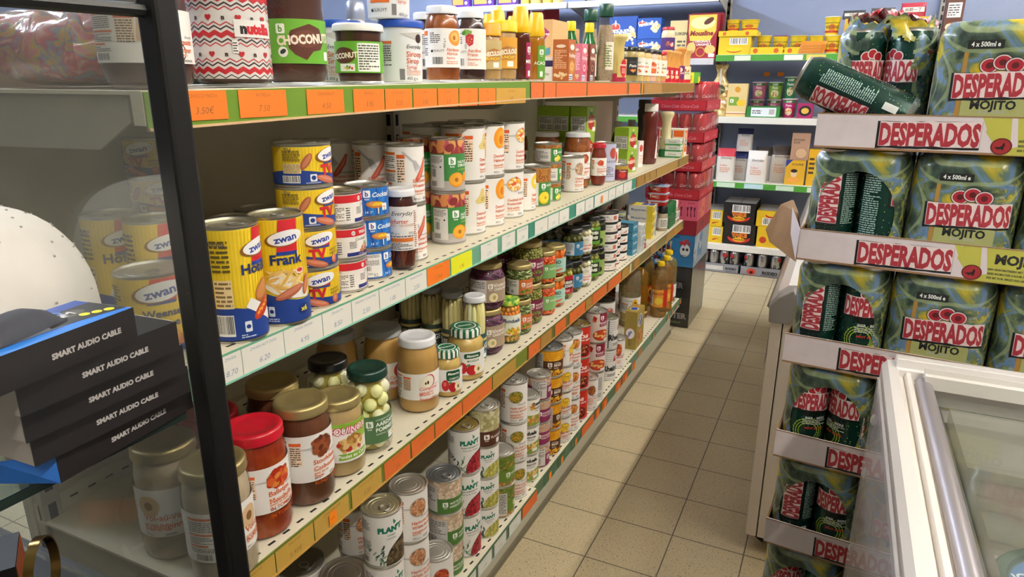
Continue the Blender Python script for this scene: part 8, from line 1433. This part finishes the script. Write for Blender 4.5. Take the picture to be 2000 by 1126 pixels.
nc = lambda a, R, h: (a.r(-R * 1.6, h * .12, R * 3.2, h * .12, 'B8301E'), a.e(0, h * .4, R * .5, h * .2, 'C8701E'), a.t('NOODLE', 0, h * .36, h * .16, '3A1E14', bold=.02), a.r(-R * 1.6, h * .62, R * 3.2, h * .06, '8A7A1E'))
zt2 = zt + (WZ(60, -.7, 4.83) - zt)
for i, (u0, u1) in enumerate([(1419, 1446), (1447, 1483)]): wcup(u0, u1, 39, zt2, 'yellow noodle cup on the upper tray, %s one' % ('smaller', 'wider')[i], 'D8BE2A', 'B8A03A', nc, y=4.92)
wbox('noodle_tray', 1466, 1530, 92, zC, 'low yellow tray of noodle cups beside the yellow carton', 'tray', 'E0C41E', lambda a, w, h: (a.e(w * .16, h * .5, h * .35, h * .35, 'C85A1E'), a.e(w * .8, h * .5, h * .35, h * .35, 'C85A1E')), y=4.81, d=.012); wbox('noodle_tray', 1533, 1575, 92, zC, 'low yellow tray of noodle cups next to the orange bag', 'tray', 'E0C41E', lambda a, w, h: a.e(w * .25, h * .5, h * .35, h * .35, 'C85A1E'), y=4.81, d=.012)
for i, (u0, u1) in enumerate([(1477, 1505), (1507, 1538), (1541, 1575), (1577, 1608)]): wcup(u0, u1, 70, zC, 'yellow noodle cup on the far shelf, %s from the yellow carton' % ('first', 'second', 'third', 'fourth')[i], 'DCC22A', 'C8B45A' if i != 1 else '7A3A8A', nc, y=4.92)
for i, vt in enumerate((69, 33)): wcup(1609, 1640, vt, zC if i == 0 else zC + (WZ(69, -.1, 4.92) - zC) + .0008, 'yellow noodle cup at the torn beer pack, %s' % ('lower one', 'upper one'), 'DCC22A', 'DAD2B0', nc, y=4.92) if 0 else wcup(1609, 1640, vt, zC if i == 0 else zC + (WZ(69, -.1, 4.92) - zC) + .0008, 'yellow noodle cup at the torn beer pack, ' + ('lower one' if i == 0 else 'upper one'), 'DCC22A', 'DAD2B0', nc, y=4.92)
wbag('noodle_bag', 1556, 1612, 80, zC, 'orange noodle bag lying in front of the cups', 'C8781E', None, lambda a, w, h: [a.poly([(w * .1, h * (.1 + .07 * k)), (w * .9, h * (.14 + .07 * k)), (w * .9, h * (.16 + .07 * k)), (w * .1, h * (.12 + .07 * k))], ['E8A040', 'D88A2A', 'F0B860'][k % 3]) for k in range(9)], y=4.802, d=.05, tilt=.12)
for i, (u0, u1, vt, c) in enumerate([(1646, 1694, 20, '3A3A3C'), (1700, 1752, 15, '46423E'), (1758, 1812, 5, '9A2438')]):
    zz = zC + .20; wbag('noodle_packet', u0, u1, vt, zz, 'instant noodle packet above the torn beer pack, %s' % ('nearest the cups', 'middle one', 'red one'), c, None, lambda a, w, h: (a.r(w * .06, h * .35, w * .88, h * .34, 'E4DED4'), a.t('出前一丁', w * .5, h * .42, h * .2, '2A1E1C', bold=.02)), y=4.9, d=.04) if 0 else wbag('noodle_packet', u0, u1, vt, zz, 'instant noodle packet above the torn beer pack, ' + ('nearest the cups', 'middle one', 'red one')[i], c, None, lambda a, w, h: (a.r(w * .06, h * .35, w * .88, h * .34, 'E4DED4'), a.t('出前一丁', w * .5, h * .42, h * .2, '2A1E1C', bold=.02)), y=4.9, d=.04)
xa_, xb_ = WX(1644, 4.88, 1.5), WX(1815, 4.88, 1.5); b = MB(); b.box(xa_, xb_, 4.87, 5.0, zC + .0006, zC + .1995, mat('C8A83A', .5)); tag(link('noodle_carton', b.mesh('noodle_carton')), 'yellow carton carrying the instant noodle packets', 'box', FARG['box'])
wbox('snack_box', 1836, 1890, -30, zC, 'dark brown snack box with white sticker behind the beer packs', 'box', '5A3428', lambda a, w, h: (a.r(w * .1, h * .52, w * .76, h * .22, 'D8DCE0'), a.ln(w * .14, h * .54, w * .68, h * .18, 5), a.r(w * .3, h * .28, w * .7, h * .14, 'C8703A'), a.e(w * .3, h * .36, w * .2, h * .05, 'E8D0B0')), d=.1) if 0 else wbox('snack_box', 1836, 1872, -30, zC, 'dark brown snack box with white sticker behind the beer packs', 'box', '5A3428', lambda a, w, h: (a.r(w * .1, h * .52, w * .76, h * .22, 'D8DCE0'), a.ln(w * .14, h * .54, w * .68, h * .18, 5), a.r(w * .3, h * .32, w * .7, h * .12, 'C8703A'), a.e(w * .3, h * .38, w * .2, h * .05, 'E8D0B0')), d=.1)
zE = .20
vk = lambda a, w, h: (a.e(w * .5, h * .32, w * .36, h * .24, 'B8281E'), a.e(w * .5, h * .44, w * .37, h * .2, '14100F'), a.e(w * .5, h * .24, w * .2, h * .1, 'E8B01E'), a.t('VAIKII', w * .5, h * .36, h * .2, 'E8C02A', bold=.07, cond=.9), a.t('VAIKII', w * .5, h * .36, h * .2, 'C8341E', bold=.03, cond=.9), a.t('TANGORA', w * .5, h * .2, h * .08, '2A1408', bold=.03), a.bar(w * .28, h * .56, w * .56, h * .36))
hv = WZ(436, -.6, 4.84) - zE
for i, (z_, vt) in enumerate([(zE, 436), (zE + hv + .001, 397)]): wbox('noodle_carton', 1412, 1474, vt, z_, 'black noodle carton with red emblem, ' + ('lower one', 'upper one with white top')[i], 'box', '14110F', vk, (lambda a, w, d: (a.r(w * .0, d * .1, w * .49, d * .88, 'C8C4C0'), a.r(w * .51, d * .1, w * .49, d * .88, 'C4C0BC'))) if i else None, d=.30)
hy = WZ(441, -.75, 4.84) - zE
for i, (z_, vt) in enumerate([(zE, 441), (zE + hy + .001, 410)]): wbox('noodle_carton', 1366, 1411, vt, z_, 'yellow noodle carton between the black ones and the drinks stack, ' + ('lower', 'upper')[i], 'box', 'DCB81E', lambda a, w, h: (a.bar(w * .56, h * .45, w * .36, h * .48), a.poly([(w * .55, h * .12), (w * .9, h * .3), (w * .6, h * .25)], 'B83A1E')), (lambda a, w, d: a.r(0, d * .1, w, d * .9, 'C8C4BC')) if i else None, d=.28)
hy = WZ(444, -.35, 4.84) - zE
for i, (z_, vt) in enumerate([(zE, 444), (zE + hy + .001, 413)]): wbox('noodle_carton', 1477, 1539, vt, z_, 'yellow noodle carton beside the black ones at the torn flap, ' + ('lower', 'upper')[i], 'box', 'DCB41E', lambda a, w, h: (a.e(w * .5, h * .72, w * .22, h * .18, 'B8341E'), a.e(w * .5, h * .8, w * .2, h * .14, 'E0BA22'), a.bar(w * .2, h * .1, w * .56, h * .46)) if i else (a.e(w * .2, h * .35, h * .16, h * .16, 'B83A1E'), a.ln(w * .5, h * .6, w * .4, h * .25, 2)), (lambda a, w, d: a.r(w * .04, d * .1, w * .92, d * .88, 'C4C0BA')) if i else None, d=.30)
# trays of silver cans on the floor under the lowest far shelf
b = MB(); b.lathe([(0, .006), (.022, .004), (.025, 0), (.029, .002), (.0322, .012), (.0322, .136), (.030, .143), (.0255, .151), (.024, .151), (.0235, .1475), (0, .1475)], mat('B8B8BA', .25, .9), 28)
a = Art(8); a.poly([(-14, 40), (8, 70), (-4, 96), (16, 128), (26, 110), (10, 92), (24, 66), (4, 38)], '1E1C1C'); a.food(0, 120, 22, 14, ['A82A24', '8A1E1E'], 7, 14); a.t('RODEO', 24, 46, 17, '1E1A1A', bold=.07, rot=90); a.t('RODEO', -24, 46, 17, '1E1A1A', bold=.07, rot=90); a.wrap(b, cyl(.0322)); ROD = b.mesh('can')
def can_tray(x0, x1, y, label, text=True):
    t = thing('drink_tray', ((x0 + x1) / 2, y + .14, .001), label, 'tray', 'grey drink trays'); w = x1 - x0; b = MB(); GRY = mat('8A8A90', .45); h = .062
    b.box(-w / 2, w / 2, -.14, .14, 0, .002, GRY); b.box(-w / 2, w / 2, -.14, -.138, 0, h, GRY); b.box(-w / 2, w / 2, .138, .14, 0, h, GRY); b.box(-w / 2, -w / 2 + .002, -.14, .14, 0, h, GRY); b.box(w / 2 - .002, w / 2, -.14, .14, 0, h, GRY); a = Art(5); W = w * 1000
    if text: a.e(W * .27, h * 450, 30, 22, 'C8402A'); a.e(W * .27, h * 380, 12, 10, '1E1C1C'); a.t('RODEO', W * .72, h * 300, h * 330, '1A1A1C', bold=.06); a.ln(W * .5, h * 120, W * .42, h * 130, 1, '3A3A3C')
    else: a.r(W * .17, h * 250, W * .46, h * 480, 'D0CCC8'); a.t('RODEO', W * .82, h * 380, h * 240, '1A1A1C', bold=.06); a.ln(W * .7, h * 120, W * .28, h * 130, 1, '3A3A3C')
    a.wrap(b, flat((-w / 2, -.14, 0), (1, 0, 0), (0, 0, 1)), 900); link('tray', b.mesh('tray'), t)
    n = max(3, int(w / .068)); q = random.Random(int(x0 * 100))
    for i in range(n):
        for j in range(2): link('can', ROD, t, (-w / 2 + .004 + (w - .008) * (i + .5) / n, -.102 + .068 * j, .0022), (0, 0, q.uniform(0, 6)))
can_tray(-.742, -.30 + .0, 4.805, 'grey tray of silver drink cans with a red sun mark') if 0 else None
xa_, xb_ = WX(1446, 4.80, .05), WX(1527, 4.80, .05); can_tray(xa_, xb_, 4.80, 'grey tray of silver drink cans with a red mark'); xc_ = WX(1362, 4.80, .05); can_tray(xc_, xa_ - .012, 4.80, 'grey tray of silver drink cans with a white sticker', False)

# ================================================================== drinks stacked at the end of the long shelving
DX0, DX1, DY0, DY1 = -.905, -.627, 3.535, 3.945; VZ = [641, 583, 523, 460, 391, 336, 279, 217, 160]; ZL = [max(0.001, AY(1350 - 1 * 0 + (v < 640) * 0, v, DY0).z) for v in VZ]
FILMC = glassy('drinks_film', 'FFF4F4', .08, .06, 'D8C0C4', .08)
def claw(a, u, v, s, col):
    for k in (-1, 0, 1): a.poly([(u + k * s * .3 - s * .1, v + s * .5 - abs(k) * s * .1), (u + k * s * .3 + s * .1, v + s * .46), (u + k * s * .3 + s * .03, v + s * .05), (u + k * s * .3 + s * .08, v - s * .5 + abs(k) * s * .1), (u + k * s * .3 - s * .03, v - s * .35), (u + k * s * .3 - s * .02, v)], col)
def slab_pack(k, label, col, front, side, rough=.3, tray=None):
    t = thing('drink_pack', ((DX0 + DX1) / 2, (DY0 + DY1) / 2, ZL[k] + .0005), label, 'drink', 'drink packs in the end stack'); h = ZL[k + 1] - ZL[k] - .001; dx, dy = (DX1 - DX0) / 2, (DY1 - DY0) / 2
    b = MB(); z0 = 0
    b.box(-dx + .002, dx - .002, -dy + .002, dy - .002, 0, h, mat(col, rough, coat=.6, bump=.25, bscale=22))
    a = Art(k); front(a, dx * 2000, h * 1000); a.wrap(b, flat((-dx, -dy + .002, 0), (1, 0, 0), (0, 0, 1)), 900); a = Art(k + 9); side(a, dy * 2000, h * 1000); a.wrap(b, flat((dx - .002, -dy, 0), (0, 1, 0), (0, 0, 1)), 900); link('carton', b.mesh('carton'), t)
    if tray:
        b = MB(); th = h * .42; c = mat(tray, .5)
        for p in ((-dx, dx, -dy, -dy + .0015), (-dx, dx, dy - .0015, dy), (-dx, -dx + .0015, -dy, dy), (dx - .0015, dx, -dy, dy)): b.box(p[0], p[1], p[2], p[3], 0, th, c)
        a = Art(2); a.r(dy * 700, th * 350, 40, th * 400, '4A1420'); a.wrap(b, flat((dx, -dy, 0), (0, 1, 0), (0, 0, 1)), 900); a = Art(3); a.t('MANGO LOCO', dx * 1000, th * 500, 12, '9A3A4A'); a.wrap(b, flat((-dx, -dy, 0), (1, 0, 0), (0, 0, 1)), 900); link('tray', b.mesh('tray'), t)
wr = lambda a, w, h: [a.put([(w * x, 0), (w * x + 5, 0), (w * x + 2 + 12 * (x - .5), h), (w * x - 2 + 12 * (x - .5), h)], [(0, 1, 2), (0, 2, 3)], mat('3E3C40', .2)) for x in (.17, .34, .5, .67, .84)]
slab_pack(0, 'black energy drink pack at the bottom of the end stack', '1C1B1D', lambda a, w, h: (a.t('MONSTER', w * .60, h * .28, 30, '8E8A88', bold=.04), a.t('ENERGY', w * .74, h * .10, 12, '6A7A3A', bold=.02), claw(a, w * .5, h * .7, 46, '8A9A5A')), wr)
slab_pack(1, 'black energy drink pack, second from the bottom', '1A191B', lambda a, w, h: (a.t('MONSTER', w * .5, h * .3, 30, '6E6A6A', bold=.04), claw(a, w * .5, h * .7, 46, '5E6A4A')), wr)
def f_blue(a, w, h): a.food(w * .3, h * .5, w * .3, h * .45, ['1A3A6A', 'B8C0C8', '2A1E2A', '6A2A3A'], 14, 46); claw(a, w * .46, h * .58, 80, 'C8B08A'); a.e(w * .82, h * .52, 26, 34, 'D8DCE0'); a.e(w * .79, h * .55, 7, 8, '1E2A3A'); a.e(w * .86, h * .55, 7, 8, '1E2A3A'); a.food(w * .82, h * .76, 26, 12, ['A8303A', 'C84A4A'], 10, 12); a.ln(w * .76, h * .3, 34, 14, 2, '2A3A4A'); a.t('MANGO LOCO', w * .55, h * .9, 9, '14284A', bold=.03)
slab_pack(2, 'blue energy drink pack with skull pattern', '2E7AB4', f_blue, lambda a, w, h: (a.r(0, 0, w, h, '8EA0AE'), a.food(w * .3, h * .5, w * .3, h * .4, ['4A7AA0', 'A8B4BC'], 30, 20)))
slab_pack(3, 'pink energy drink pack in a dark red tray', 'D0506E', lambda a, w, h: [(a.r(w * (.02 + .245 * k), h * .42, w * .235, h * .56, 'D8607E'), claw(a, w * (.14 + .245 * k), h * .66, 60, '5E1A38'), a.t('MONSTER', w * (.14 + .245 * k), h * .9, 6, '8A1E3E', bold=.03)) for k in range(4)], lambda a, w, h: [(a.r(w * (.01 + .245 * k), h * .42, w * .235, h * .56, ['C84A6A', 'D87A5A', 'C84A6A', 'B87A6A'][k]), a.food(w * (.13 + .245 * k), h * .66, w * .07, h * .14, ['E08A4A', '6A9A4A', 'B02A4A'], 9, 9)) for k in range(4)], tray='8E1E30')
b = MB(); b.lathe([(0, .006), (.022, .004), (.025, 0), (.0322, .012), (.0322, .124), (.0255, .138), (.024, .138), (.0235, .1345), (0, .1345)], mat('C01C2A', .3, .2), 28); b.lathe([(.0255, .1382), (.0236, .1382)], TIN(), 28)
a = Art(4)
for c in (0, pi): a.t('Coca-Cola', c * 32.2 - (2 * pi * 32.2 if c > pi else 0), 62, 15, 'E8E0E0', bold=.02, shear=.35, cond=.9); a.poly([(c * 32.2 - 34, 44), (c * 32.2 + 30, 52), (c * 32.2 + 34, 50), (c * 32.2 - 20, 38)], 'D8C8C8')
a.wrap(b, cyl(.0322)); COKE = b.mesh('can')
for k in range(4, 8):
    h = ZL[k + 1] - ZL[k] - .001; t = thing('drink_pack', ((DX0 + DX1) / 2, (DY0 + DY1) / 2, ZL[k] + .0005), 'red cola can pack in clear film, %s of the cola packs' % ('lowest', 'second lowest', 'second highest', 'highest')[k - 4], 'drink', 'drink packs in the end stack'); dx, dy = (DX1 - DX0) / 2, (DY1 - DY0) / 2
    b = MB(); c = mat('BC2A3A', .4); th = .052
    b.box(-dx, dx, -dy, dy, 0, .002, c)
    for p in ((-dx, dx, -dy, -dy + .002), (-dx, dx, dy - .002, dy), (-dx, -dx + .002, -dy, dy), (dx - .002, dx, -dy, dy)): b.box(p[0], p[1], p[2], p[3], 0, th, c)
    a = Art(6); [a.t('Coca-Cola', dx * 1000 * f, 16, 15, 'D8A8B0', shear=.35) for f in (.7, 1.4)]; a.wrap(b, flat((-dx, -dy, 0), (1, 0, 0), (0, 0, 1)), 900); a = Art(6); [a.t('Coca-Cola', dy * 1000 * f, 16, 15, 'D8A8B0', shear=.35) for f in (.45, 1.5)]; a.wrap(b, flat((dx, -dy, 0), (0, 1, 0), (0, 0, 1)), 900); link('tray', b.mesh('tray'), t)
    for i in range(4):
        for j in range(6):
            if j == 0 or i == 3: link('can', COKE, t, (-dx + .0035 + (2 * dx - .007) * (i + .5) / 4, -dy + .0035 + (2 * dy - .007) * (j + .5) / 6, .0025), (0, 0, -.9 + .3 * i + .25 * j))
    b = MB(); V = []; zz = [.05, h * .8, h * .93, h * .97]; ii = [.0012, .0012, -.004, -.02]
    for z_, e in zip(zz, ii):
        X, Y_ = dx + e, dy + e; r_ = .03
        for cx, cy, a0 in ((X - r_, Y_ - r_, 0), (-X + r_, Y_ - r_, 90), (-X + r_, -Y_ + r_, 180), (X - r_, -Y_ + r_, 270)):
            for m_ in range(4): an = radians(a0 + 30 * m_); V.append((cx + r_ * cos(an), cy + r_ * sin(an), z_))
    b.add(V, [(16 * j + i, 16 * j + (i + 1) % 16, 16 * j + 16 + (i + 1) % 16, 16 * j + 16 + i) for j in range(3) for i in range(16)] + [tuple(range(48, 64))], FILMC, True); link('film', b.mesh('film'), t)
# drink tray pushed under the second shelf at the far end
t = thing('drink_tray', (-.93, 3.02, Z3 + .0005), 'dark tray of white cans in the shade under the second shelf', 'tray'); b = MB(); b.box(-.10, .10, -.10, .10, 0, .04, mat('3A1418', .5)); link('tray', b.mesh('tray'), t)
b = MB(); b.lathe([(.0322, .010), (.0322, .148), (.0255, .164), (.024, .164), (0, .1605)], mat('C8C4C0', .3), 24); a = Art(2); a.poly([(-20, 50), (10, 100), (18, 90), (-4, 46)], 'A8202A'); a.poly([(-6, 50), (24, 110), (30, 96), (10, 46)], '1E1A1A'); a.wrap(b, cyl(.0322)); WC = b.mesh('can')
for i in range(3): link('can', WC, t, (-.066 + .066 * i, -.066, .04 - .009), (0, 0, -1.3))
b = MB(); b.box(-.10, .10, -.10, .10, .206, .262, mat('B8B8B4', .5)); a = Art(1); a.t('RODEO', 120, 20, 20, '2A2A2C', bold=.05); a.wrap(b, flat((-.1, -.1, .206), (1, 0, 0), (0, 0, 1)), 900); tag(link('drink_carton', b.mesh('drink_carton', (0, 0, .206)), None, (-.93, 3.02, Z3 + .196)), 'grey drink carton on white cans under the second shelf', 'box')
